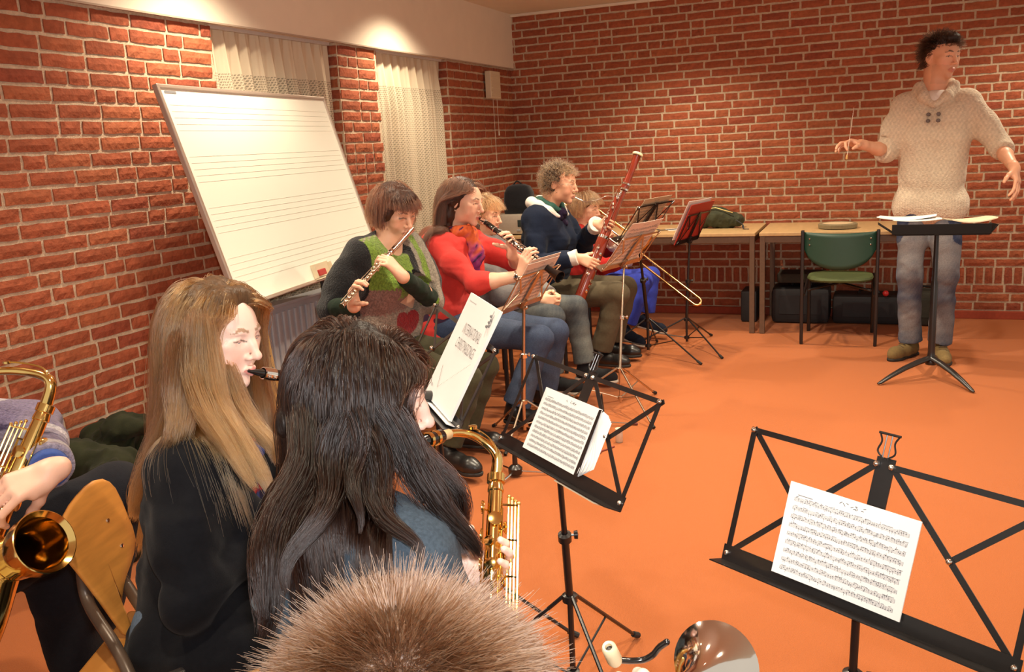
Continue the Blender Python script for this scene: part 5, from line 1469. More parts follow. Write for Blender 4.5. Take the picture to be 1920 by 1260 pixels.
# ================================================================ P3: woman with the bassoon
def build_bassoonist():
    t = person('seated older woman with short curly hair and glasses in a navy sweater playing the bassoon', (-1.98, 5.45, 0))
    T = Torso((-2.00, 5.45, 0.50), (-1.955, 5.45, 1.02), -5, 1.02)
    H = Head((-1.862, 5.45, 1.178), (0.98, -0.03, -0.13), (0.1, 0, 1), 1.0, fem=True)
    lip = H.w(0, 0.105, -0.066)
    bot, topp = ay(1081, 575, 5.12), ay(1194, 286, 5.50); d = nrm(topp - bot); L = np.linalg.norm(topp - bot)
    M_MAPLE = mat('red_maple', (0.26, 0.030, 0.012), 0.2, noise=0.5, nscale=22, stretch=(1, 1, 0.5), coat=0.6)
    bs = thing('bassoon', 'tall red-brown bassoon with silver keys and an ivory bell ring', 'bassoon', tuple((bot + topp) / 2))
    sd = nrm(np.cross(d, CW)); P = lambda f, s=0.0: bot + d * L * f + sd * s
    b = MB(); b.tube([P(0), P(0.01), P(0.44), P(0.45)], [0.030, 0.036, 0.036, 0.033], 20, flat=(tuple(np.cross(d, sd)), 0.72)); b.build('boot_joint', M_MAPLE, bs, True)
    b = MB(); b.tube([P(0.44, 0.014), P(0.70, 0.014)], [0.018, 0.015], 16); b.build('wing_joint', M_MAPLE, bs, True)
    b = MB(); b.tube([P(0.44, -0.014), P(0.80, -0.010)], [0.017, 0.018], 16); b.build('long_joint', M_MAPLE, bs, True)
    b = MB(); b.lathe(P(0.76, -0.010), d, [(0.019, 0), (0.026, 0.01), (0.023, 0.05), (0.021, 0.12), (0.023, L * 0.24 - 0.02), (0.028, L * 0.24 - 0.012)], 22); b.build('bell_joint', M_MAPLE, bs, True)
    b = MB(); b.lathe(P(1.0, -0.010), d, [(0.028, -0.018), (0.034, -0.014), (0.034, -0.004), (0.028, 0.0), (0.018, -0.004), (0.016, -0.06)], 24); b.build('bell_ring', mat('ivory', (0.78, 0.66, 0.42), 0.4), bs, True)
    b = MB()
    for f, r in ((0.005, 0.037), (0.44, 0.036)): b.tube([P(f), P(f + 0.018)], r, 20, flat=(tuple(np.cross(d, sd)), 0.74))
    for f in (0.755, 0.79): b.lathe(P(f, -0.010), d, [(0.022, 0), (0.0275, 0.001), (0.0275, 0.012), (0.022, 0.013)], 20)
    b.build('metal_bands', M_SILVER, bs, True)
    b = MB(); keys_along(b, P(0.05), P(0.43), 9, -CW - sd * 0.6, 0.027, 0.012, 5, jitter=0.9); keys_along(b, P(0.46, 0.012), P(0.78, 0.0), 12, -CW + sd, 0.022, 0.009, 6, jitter=0.9); b.build('keywork', M_SILVER, bs, True)
    w1 = P(0.70, 0.016)
    pts = curve_pts([w1, w1 + d * 0.03, ay(1158, 384, 5.46), ay(1154, 371, 5.46), ay(1140, 367, 5.46), ay(1118, 375, 5.46), ay(1098, 378, 5.46), lip - H.M[:, 1] * 0.004], 8)
    b = MB(); b.tube(pts, lerpl([0.0048, 0.004, 0.003, 0.0024], len(pts)), 10); b.build('crook', M_SILVER, bs, True)
    elR, elL = A(-1.935, 5.14, 0.70), A(-1.80, 5.68, 0.76)
    W = {}
    def hr(F): W['r'] = grip(F, P(0.27), d, (0.95, 0.1, -0.35), (0.1, 0.95, 0.1), 0.030, (26, 45, 30), side=1, thumb=(20, 10, 10), sc_=0.98, gap=0.012)
    def hl(F): W['l'] = grip(F, P(0.52), d, (0.9, -0.1, 0.2), (0.0, -1, 0.0), 0.024, (30, 50, 30), side=-1, thumb=(25, 10, 10), sc_=0.98, gap=0.012)
    tmp = Field(0.02); hr(tmp); hl(tmp); wR, wL = W['r'][0], W['l'][0]
    body(t, T, H, [(1, elR, wR), (-1, elL, wL)], [hr, hl], 0.0045, (0.74, 0.40, 0.26), pursed=True, lips=(0.50, 0.18, 0.14), brow=(0.16, 0.10, 0.06))
    H.eyes(t, (0.15, 0.12, 0.08), (0, 1, -0.3))
    navy = cloth('navy_knit', (0.010, 0.016, 0.036), noise=0.2)
    top(t, 'navy_sweater', T, [(1, elR, elR + (wR - elR) * 0.86), (-1, elL, elL + (wL - elL) * 0.86)], navy, None, off=0.022, bust=0.014, hem=-0.14, wr=0.0065, wfreq=38, neck_cut=0.064, belly=0.012)
    for el, w_ in ((elR, wR), (elL, wL)):
        F = Field(0.004)
        e = nrm(w_ - el); F.chain([el + (w_ - el) * 0.84, w_ + e * 0.008], [0.046, 0.050], 0.01)
        F.box(w_ + e * 0.062, (0.08, 0.08, 0.05), frame3(e, (0, .1, 1))[:, [0, 2, 1]], 0.002, 0.003, '-')
        F.build('white_cuff', cloth('white_cotton', (0.78, 0.72, 0.66), noise=0.05), t, wrinkle=0.002, wfreq=60)
    F = Field(0.004)
    for sx in (-1, 1): F.chain([T.p(sx * 0.015, -0.115, 1.07), T.p(sx * 0.060, -0.085, 1.085), T.p(sx * 0.098, -0.02, 1.055), T.p(sx * 0.100, 0.050, 1.0), T.p(sx * 0.070, 0.110, 0.95)], [0.026, 0.034, 0.034, 0.030, 0.010], 0.03)
    F.build('white_collar', cloth('white_cotton'), t)
    F = Field(0.004)
    for sx in (-1, 1): F.chain([T.p(sx * 0.02, -0.075, 1.13), T.p(sx * 0.070, -0.015, 1.12), T.p(sx * 0.066, 0.060, 1.06), T.p(sx * 0.03, 0.10, 1.01)], [0.016, 0.020, 0.020, 0.014], 0.02)
    F.build('green_inner_collar', cloth('teal_cotton', (0.04, 0.11, 0.09)), t)
    F = Field(0.004); rr = random.Random(5)
    for k in range(14): F.ell(T.p(rr.uniform(-0.04, 0.04), 0.085 + rr.uniform(-0.01, 0.03), 1.0 - k * 0.017), (0.028, 0.026, 0.022), None, 0.008)
    F.build('ruffled_scarf', cloth('dark_violet_scarf', (0.020, 0.012, 0.035)), t, wrinkle=0.005, wfreq=120)
    kn = [A(-1.50, 5.62, 0.49), A(-1.475, 5.32, 0.50)]; an = [A(-1.60, 5.62, 0.11), A(-1.60, 5.33, 0.115)]
    jb = (0.105, 0.082, 0.050)
    trousers(t, T, kn, an, cloth('taupe_corduroy', jb, noise=0.15), None, thigh=0.090, knee=0.070, cuff=0.070)
    for a in an: shoe('shoe', a, (1, -0.12, 0), t, M_SHOEB, M_SOLEB, sc_=0.95)
    # glasses
    g = MB()
    for sx in (-1, 1):
        c = H.w(sx * 0.031, 0.098, 0.006); n_ = nrm(H.M[:, 1])
        ring = [c + H.M[:, 0] * 0.0215 * math.cos(a) + H.M[:, 2] * 0.015 * math.sin(a) for a in np.linspace(0, 2 * math.pi, 17)]
        g.tube(ring, 0.0009, 5, cap=False)
        g.tube([H.w(sx * 0.052, 0.098, 0.010), H.w(sx * 0.077, 0.02, 0.012), H.w(sx * 0.080, -0.008, 0.014), H.w(sx * 0.080, -0.022, -0.004)], 0.0011, 5)
    g.tube([H.w(-0.010, 0.099, 0.010), H.w(0, 0.103, 0.013), H.w(0.010, 0.099, 0.010)], 0.0010, 5)
    g.build('glasses', M_NICKEL, t, True)
    # curly short hair
    F = Field(0.004); rs = np.random.RandomState(3)
    F.ell(H.w(0, -0.025, 0.046), A(0.080, 0.098, 0.086) * H.s, H.M, 0.01)
    p, nn = scalp(H, 170, 7, front=0.066)
    for q_, n_ in zip(p, nn): F.ell(H.w(*(q_ + n_ * rs.uniform(0.004, 0.016))), A(0.013, 0.013, 0.011) * rs.uniform(0.7, 1.2), None, 0.005)
    F.ell(H.w(0, 0.095, -0.040), A(0.085, 0.062, 0.100) * H.s, H.M, 0.01, '-')
    for sx in (-1, 1): F.ell(H.w(sx * 0.085, 0.0, -0.008), A(0.026, 0.030, 0.038) * H.s, H.M, 0.008, '-')
    def hc(P_, C):
        L_ = H.loc(P_); n = np.sin(P_ @ A(260, 190, 230)); C = C * (1 + 0.3 * n)[:, None]
        w = np.clip((L_[:, 1] + 0.01) / 0.06, 0, 1)[:, None] * np.clip((L_[:, 2] - 0.06) / 0.04, 0, 1)[:, None]
        return C * (1 - w) + A(0.30, 0.19, 0.09) * w
    F.paint(hc); F.build('hair', M_HCAP, t, base=(0.070, 0.038, 0.020), wrinkle=0.002, wfreq=140)
    simple_strands(H, t, 2600, (0.07, 0.035, 0.018), 31, front=0.068, length=0.055, thick=0.024, streak=(0.30, 0.19, 0.09), frac=0.35, grav=0.02, noise=0.25, wave=0.5, lift=0.9, r0=0.0009, zone=(0.04, 0.06))
build_bassoonist()

# ================================================================ P2: boy with the trombone
def build_trombonist():
    t = person('seated boy in a red sweater and bright blue trousers playing a trombone', (-1.95, 6.10, 0))
    T = Torso((-1.93, 6.10, 0.44), (-1.925, 6.10, 0.82), 0, 0.86)
    H = Head((-1.895, 6.10, 0.965), (0.95, -0.22, -0.12), (0.08, 0, 1), 0.92, fem=True)
    lip = H.w(0, 0.105, -0.066)
    e1 = ay(1318, 564, 5.85); d = nrm(e1 - lip); side = nrm(np.cross(d, A(0, 0, 1)))
    upv = nrm(np.cross(side, d))
    tb = thing('trombone', 'brass trombone with its slide pushed far out by the boy in red', 'trombone', tuple((lip + e1) / 2))
    L = np.linalg.norm(e1 - lip)
    o2 = nrm(upv * 0.75 - side * 0.6) * -0.055
    b = MB(); b.lathe(lip + d * 0.002, d, [(0.013, 0), (0.0135, 0.004), (0.011, 0.018), (0.005, 0.03), (0.005, 0.07)], 14); b.build('mouthpiece', M_SILVER, tb, True)
    b = MB(); b.tube([lip + d * 0.05, lip + d * L * 0.45], 0.0065, 10); b.tube([lip + d * 0.10 + o2, lip + d * L * 0.45 + o2], 0.0065, 10)
    for f in (0.12, 0.25): b.tube([lip + d * f, lip + d * f + o2], 0.005, 8)
    b.build('inner_slide', M_SILVER, tb, True)
    pts = [lip + d * L * 0.30, lip + d * (L - 0.03)] + [lip + d * (L - 0.03) + o2 / 2 + (-o2 / 2) * math.cos(a) + d * 0.03 * math.sin(a) for a in np.linspace(0.2, math.pi - 0.2, 8)] + [lip + d * (L - 0.03) + o2, lip + d * L * 0.30 + o2]
    b = MB(); b.tube(pts, 0.0082, 10); b.tube([lip + d * L * 0.33, lip + d * L * 0.33 + o2], 0.005, 8); b.ball(lip + d * (L + 0.002) + o2 / 2, 0.009, 6); b.build('outer_slide', M_BRASSD, tb, True)
    o3 = side * -0.10 + upv * 0.02
    back = lip - d * 0.28
    pts = [lip + d * 0.10 + o2, back + o2] + [back + o2 + (o3 - o2) / 2 - (o3 - o2) / 2 * math.cos(a) - d * 0.06 * math.sin(a) for a in np.linspace(0.3, math.pi - 0.3, 7)] + [back + o3, lip + d * 0.10 + o3]
    b = MB(); b.tube(pts, 0.0085, 10); b.build('bell_tubing', M_BRASSD, tb, True)
    b = MB(); b.lathe(lip + d * 0.08 + o3, d, [(0.0095, 0), (0.014, 0.12), (0.022, 0.19), (0.040, 0.235), (0.072, 0.262), (0.098, 0.268), (0.097, 0.270), (0.070, 0.264), (0.038, 0.237), (0.018, 0.19)], 32); b.build('bell', M_BRASS, tb, True)
    elR, elL = A(-1.74, 5.92, 0.585), A(-1.72, 6.30, 0.60)
    W = {}
    def hr(F): W['r'] = grip(F, lip + d * 0.34 + o2 * 0.5, o2, (0.5, 0.1, 0.75), (0.1, 0.8, -0.2), 0.006, (35, 60, 40), side=1, thumb=(40, 10, 10), sc_=0.84)
    def hl(F): W['l'] = grip(F, lip + d * 0.13 + o2 * 0.5, d, (0.1, -0.5, 0.75), (0.5, -0.7, 0), 0.006, (40, 60, 40), side=-1, thumb=(40, 10, 10), sc_=0.84)
    tmp = Field(0.02); hr(tmp); hl(tmp); wR, wL = W['r'][0], W['l'][0]
    body(t, T, H, [(1, elR, wR), (-1, elL, wL)], [hr, hl], 0.0045, (0.82, 0.47, 0.32), pursed=True, lips=(0.60, 0.17, 0.14), brow=(0.20, 0.10, 0.05), neck_r=0.043)
    H.eyes(t, (0.15, 0.22, 0.26), (0, 1, 0))
    top(t, 'red_sweater', T, [(1, elR, elR + (wR - elR) * 0.62), (-1, elL, elL + (wL - elL) * 0.62)], cloth('red_knit', (0.42, 0.022, 0.018)), None, off=0.016, hem=-0.10, neck_cut=0.052, rs=(0.044, 0.037, 0.030), wr=0.004)
    for el, w_ in ((elR, wR), (elL, wL)):
        F = Field(0.004)
        e = nrm(w_ - el); F.chain([el + (w_ - el) * 0.60, el + (w_ - el) * 0.82], [0.042, 0.044], 0.01)
        F.box(el + (w_ - el) * 0.82 + e * 0.05, (0.08, 0.08, 0.045), frame3(e, (0, .1, 1))[:, [0, 2, 1]], 0.002, 0.003, '-')
        F.build('white_cuff', cloth('white_cotton'), t, wrinkle=0.002, wfreq=60)
    F = Field(0.004)
    for sx in (-1, 1): F.chain([T.p(sx * 0.02, -0.065, 1.06), T.p(sx * 0.060, -0.02, 1.05), T.p(sx * 0.065, 0.045, 0.99), T.p(sx * 0.03, 0.085, 0.94)], [0.012, 0.018, 0.020, 0.010], 0.02)
    F.build('white_collar', cloth('white_cotton'), t)
    kn = [A(-1.475, 6.26, 0.47), A(-1.47, 6.00, 0.47)]; an = [A(-1.51, 6.26, 0.17), A(-1.585, 6.00, 0.145)]
    trousers(t, T, kn, an, cloth('royal_blue_cotton', (0.045, 0.065, 0.42), noise=0.15), None, thigh=0.066, knee=0.054, cuff=0.050)
    for a, dd in zip(an, ((0.95, 0.1, -0.25), (0.9, -0.35, -0.25))): shoe('shoe', a - A(0.02, 0, 0.03), dd, t, cloth('navy_canvas', (0.016, 0.02, 0.035)), M_SOLEW, sc_=0.82)
    F = Field(0.004)
    F.ell(H.w(0, -0.022, 0.046), A(0.086, 0.104, 0.090) * H.s, H.M, 0.01)
    F.ell(H.w(0, 0.05, 0.080), A(0.066, 0.042, 0.030) * H.s, H.M, 0.02); F.ell(H.w(0, -0.055, -0.02), A(0.066, 0.048, 0.055) * H.s, H.M, 0.03)
    F.ell(H.w(0, 0.105, -0.045), A(0.080, 0.070, 0.092) * H.s, H.M, 0.012, '-')
    F.build('hair', M_HCAP, t, base=(0.17, 0.075, 0.030), wrinkle=0.002, wfreq=120)
    simple_strands(H, t, 3200, (0.13, 0.055, 0.022), 41, front=0.070, length=0.11, thick=0.020, streak=(0.42, 0.24, 0.09), frac=0.25, grav=0.2, noise=0.02, lift=0.1, r0=0.0009, fwd=0.5, zone=(0.042, 0.050), low=-0.06, stiff=0.8)
build_trombonist()

# ================================================================ P4: youngster in a grey hooded sweatshirt, hands folded
def build_hoodie():
    t = person('seated youngster in a grey hooded sweatshirt and jeans with clasped hands, behind the clarinet player', (-2.1, 4.88, 0))
    T = Torso((-2.12, 4.88, 0.50), (-2.17, 4.88, 0.90), -8, 0.88)
    H = Head((-2.145, 4.88, 1.035), (0.97, -0.15, -0.1), (0.05, 0, 1), 0.93, fem=True)
    elR, elL = A(-1.98, 4.67, 0.60), A(-1.96, 5.06, 0.60)
    wR, wL = A(-1.775, 4.76, 0.555), A(-1.765, 4.92, 0.555)
    def hr(F): hand(F, wR, (0.8, 0.55, -0.15), (-0.3, 0.8, -0.1), 1, (40, 50, 30), 0.92)
    def hl(F): hand(F, wL, (0.8, -0.55, -0.25), (-0.3, -0.8, 0.0), -1, (40, 55, 30), 0.92)
    body(t, T, H, [(1, elR, wR), (-1, elL, wL)], [hr, hl], 0.0045, (0.80, 0.46, 0.30), brow=(0.22, 0.11, 0.05), neck_r=0.045)
    H.eyes(t)
    grey = cloth('grey_marl', (0.20, 0.19, 0.19), noise=0.25, nscale=200)
    def hood(F):
        F.chain([T.p(-0.06, -0.06, 1.03), T.p(0, -0.115, 1.0), T.p(0.06, -0.06, 1.03)], [0.035, 0.045, 0.035], 0.03)
        F.chain([T.p(-0.07, 0.0, 1.02), T.p(-0.03, 0.075, 0.96), T.p(0.03, 0.075, 0.96), T.p(0.07, 0.0, 1.02)], [0.026, 0.022, 0.022, 0.026], 0.02)
    top(t, 'hooded_sweatshirt', T, [(1, elR, wR - nrm(wR - elR) * 0.01), (-1, elL, wL - nrm(wL - elL) * 0.01)], grey, None, off=0.024, hem=-0.10, neck_cut=0.045, rs=(0.046, 0.040, 0.032), extra=hood, wr=0.006, wfreq=40, belly=0.015)
    kn = [A(-1.64, 4.98, 0.475), A(-1.69, 4.71, 0.465)]; an = [A(-1.585, 4.97, 0.11), A(-1.70, 4.70, 0.11)]
    jb = (0.030, 0.040, 0.060)
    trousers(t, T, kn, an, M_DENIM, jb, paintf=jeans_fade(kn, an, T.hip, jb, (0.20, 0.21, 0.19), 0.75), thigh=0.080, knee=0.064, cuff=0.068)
    for a in an: shoe('shoe', a, (1, -0.1, 0), t, cloth('black_canvas', (0.02, 0.02, 0.022)), M_SOLEW, sc_=0.95)
    F = Field(0.004)
    F.ell(H.w(0, -0.022, 0.046), A(0.084, 0.102, 0.090) * H.s, H.M, 0.01); F.ell(H.w(0, -0.055, -0.02), A(0.062, 0.045, 0.050) * H.s, H.M, 0.03)
    F.ell(H.w(0, 0.105, -0.045), A(0.080, 0.070, 0.094) * H.s, H.M, 0.012, '-')
    F.build('hair', M_HCAP, t, base=(0.20, 0.085, 0.030), wrinkle=0.002, wfreq=120)
    simple_strands(H, t, 2600, (0.20, 0.085, 0.03), 43, front=0.070, length=0.10, thick=0.020, streak=(0.36, 0.18, 0.07), frac=0.3, grav=0.2, noise=0.03, lift=0.15, r0=0.0009, fwd=0.5, zone=(0.042, 0.045), low=-0.05, stiff=0.8)
build_hoodie()

# ================================================================ P1: the conductor
def build_conductor():
    t = person('standing man conducting in a cream shawl-collar sweater and faded jeans, both hands raised', (0.31, 6.0, 0))
    T = Torso((0.315, 6.00, 0.985), (0.320, 6.00, 1.60), -97, 1.03)
    H = Head((0.338, 5.985, 1.805), (0.62, -0.75, -0.10), (0.05, -0.02, 1), 1.03)
    # his right arm is at the picture's left
    elR, elL = A(0.055, 5.96, 1.285), A(0.668, 5.93, 1.275)
    wR, wL = A(-0.085, 5.80, 1.335), A(0.715, 5.70, 1.165)
    bt = wR + nrm(A(-0.62, -0.45, 0.30)) * 0.09
    def hr(F): hand(F, wR, (-0.80, -0.45, 0.16), (0.1, -0.35, -0.9), 1, (22, 32, 25), 1.05, 9, curls=[(35, 50, 30), (18, 28, 20), (20, 32, 24), (25, 38, 28)], thumb=(35, 20, 20))
    def hl(F): hand(F, wL, (0.15, -0.45, -0.85), (-0.75, 0.25, -0.3), -1, (14, 20, 15), 1.05, 9, thumb=(20, 10, 10))
    body(t, T, H, [(1, elR, wR), (-1, elL, wL)], [hr, hl], 0.0045, (0.76, 0.40, 0.25), lips=(0.50, 0.16, 0.12), brow=(0.06, 0.03, 0.02), stubble=(0.40, 0.22, 0.14))
    H.eyes(t, (0.12, 0.14, 0.15), (0.15, 1, -0.2))
    cream = mat('cream_knit', (0.62, 0.50, 0.36), 0.95, noise=0.16, nscale=45, bump=0.9, bscale=110, sheen=0.2, spec=0.1)
    def col_(F):
        F.chain([T.p(-0.066, -0.055, 1.10), T.p(0, -0.085, 1.13), T.p(0.066, -0.055, 1.10)], [0.030, 0.034, 0.030], 0.02)
        for sx in (-1, 1): F.chain([T.p(sx * 0.066, -0.055, 1.10), T.p(sx * 0.088, 0.015, 1.07), T.p(sx * 0.060, 0.085, 0.985), T.p(sx * 0.006, 0.115, 0.905)], [0.030, 0.031, 0.028, 0.020], 0.02)
        F.cap(T.p(-0.082, 0, -0.06), T.p(0.082, 0, -0.06), 0.112 * T.k + 0.014, None, 0.015)
    def ribs(P, C):
        L = (P - T.hip) @ T.M; z = L[:, 2] / T.L
        C = C * (1 + 0.07 * np.sin(L[:, 0] * 420) * np.where(z < 0.02, 1, 0.0) + 0.08 * np.sin(L[:, 0] * 260 + 3.14 * (np.sin(L[:, 2] * 160) > 0)) * np.where(z > 0.02, 1, 0))[:, None]
        return C
    M_CK = mat('cream_cable_knit', rough=0.95, attr=True, noise=0.2, nscale=70, bump=0.8, bscale=120, sheen=0.2, spec=0.1)
    F_ = top(t, 'cream_sweater', T, [(1, elR, elR + (wR - elR) * 0.18), (-1, elL, elL + (wL - elL) * 0.20)], M_CK, (0.74, 0.62, 0.47), off=0.014, hem=-0.06, neck_cut=0.048, rs=(0.056, 0.048, 0.042), extra=col_, wr=0.0045, wfreq=30, paintf=ribs, voxel=0.006)
    F = Field(0.004); F.chain([T.p(-0.045, 0.045, 1.0), T.p(0, 0.078, 0.955), T.p(0.045, 0.045, 1.0)], [0.028, 0.034, 0.028], 0.03); F.ell(T.p(0, 0.055, 0.97), (0.05, 0.04, 0.05), T.M, 0.02)
    F.box(T.p(0, 0.03, 1.09), (0.1, 0.12, 0.03), T.M, 0.002, 0.01, '-'); F.build('white_tshirt', cloth('white_cotton'), t)
    for sx in (-1, 1):
        for z_ in (0.815, 0.755):
            b = MB()
            c = T.p(sx * 0.026, 0.142 if z_ > 0.79 else 0.150, z_)
            b.lathe(c - T.M[:, 1] * 0.008, T.M[:, 1], [(0.0, 0.012), (0.009, 0.012), (0.011, 0.009), (0.011, -0.02), (0.0, -0.02)], 14)
            b.build('button', mat('dark_button', (0.10, 0.06, 0.04), 0.4), t, True)
    kn = [A(0.415, 5.97, 0.52), A(0.215, 5.98, 0.52)]; an = [A(0.402, 5.99, 0.11), A(0.235, 6.03, 0.11)]
    jb = (0.035, 0.050, 0.105)
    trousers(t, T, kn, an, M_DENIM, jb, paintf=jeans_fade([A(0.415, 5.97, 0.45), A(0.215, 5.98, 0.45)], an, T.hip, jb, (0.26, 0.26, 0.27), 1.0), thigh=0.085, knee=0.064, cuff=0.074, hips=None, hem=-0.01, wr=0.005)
    tan = cloth('tan_suede', (0.22, 0.15, 0.060), noise=0.2)
    for a, dd in zip(an, ((0.12, -1, 0), (-0.55, -0.85, 0))):
        s_ = shoe('shoe', a - A(0, 0, 0.02), dd, t, tan, M_SOLEB, sc_=1.02, vox=0.005)
        M = frame3(A(*dd), (0, 0, 1)); b = MB()
        for k in range(4):
            c = a + M @ A(0, 0.045 + 0.022 * k, 0.005 - 0.013 * k); b.tube([c - M[:, 0] * 0.022, c + M[:, 2] * 0.006, c + M[:, 0] * 0.022], 0.003, 6)
        b.build('laces', mat('lace_brown', (0.07, 0.04, 0.02), 0.8), s_, True)
    # hair: short dark brown, brushed up at the front
    F = Field(0.0045)
    F.ell(H.w(0, -0.024, 0.050), A(0.079, 0.096, 0.086) * H.s, H.M, 0.01)
    F.ell(H.w(0, 0.030, 0.112), A(0.058, 0.055, 0.030) * H.s, H.M, 0.03); F.ell(H.w(0.0, 0.062, 0.105), A(0.045, 0.022, 0.024) * H.s, H.M, 0.02)
    F.ell(H.w(0, 0.105, -0.030), A(0.080, 0.058, 0.098) * H.s, H.M, 0.01, '-')
    F.box(H.w(0, 0.0, -0.115), A(0.12, 0.14, 0.06) * H.s, H.M, 0.01, 0.015, '-')
    for sx in (-1, 1): F.ell(H.w(sx * 0.085, 0.0, -0.012), A(0.026, 0.034, 0.040) * H.s, H.M, 0.008, '-')
    F.build('hair', M_HCAP, t, base=(0.030, 0.014, 0.009), wrinkle=0.0025, wfreq=120)
    simple_strands(H, t, 3000, (0.012, 0.006, 0.004), 51, front=0.070, length=0.040, thick=0.024, streak=(0.03, 0.015, 0.008), frac=0.2, grav=0.02, noise=0.06, lift=0.35, r0=0.0010, zone=(0.045, 0.06))
    # baton
    tips = hand(Field(0.02), wR, (-0.80, -0.45, 0.16), (0.1, -0.35, -0.9), 1, (22, 32, 25), 1.05, 9, curls=[(35, 50, 30)] * 4, thumb=(35, 20, 20))
    g = tips[0][3]
    bt = thing('baton', 'thin white conducting baton held up in the conductor\'s right hand', 'baton', tuple(g))
    b = MB(); b.tube([g - A(0.0, 0, 0.03), g + A(0.03, 0.0, 0.24)], [0.0020, 0.0010], 6); b.build('shaft', mat('white_lacquer', (0.75, 0.6, 0.5), 0.4), bt, True)
    b = MB(); b.lathe(g - A(0.003, 0, 0.055), (0.1, 0, 1), [(0.0, 0), (0.006, 0.004), (0.007, 0.014), (0.003, 0.03), (0.0, 0.031)], 10); b.build('grip', M_PINE, bt, True)
build_conductor()
for args in (((-2.08, 3.60, 0.5), -12, 'dark chair under the flute player', None, 'metal', 0.0, 0.64), ((-2.125, 4.25, 0.5), -5, 'dark chair under the woman in the red blazer'), ((-2.12, 4.88, 0.5), -8, 'dark chair under the youngster in the grey hooded sweatshirt'), ((-2.0, 5.45, 0.5), -5, 'dark chair under the bassoonist'), ((-1.93, 6.10, 0.5), 0, 'dark chair under the boy with the trombone')):
    player_chair(*args)
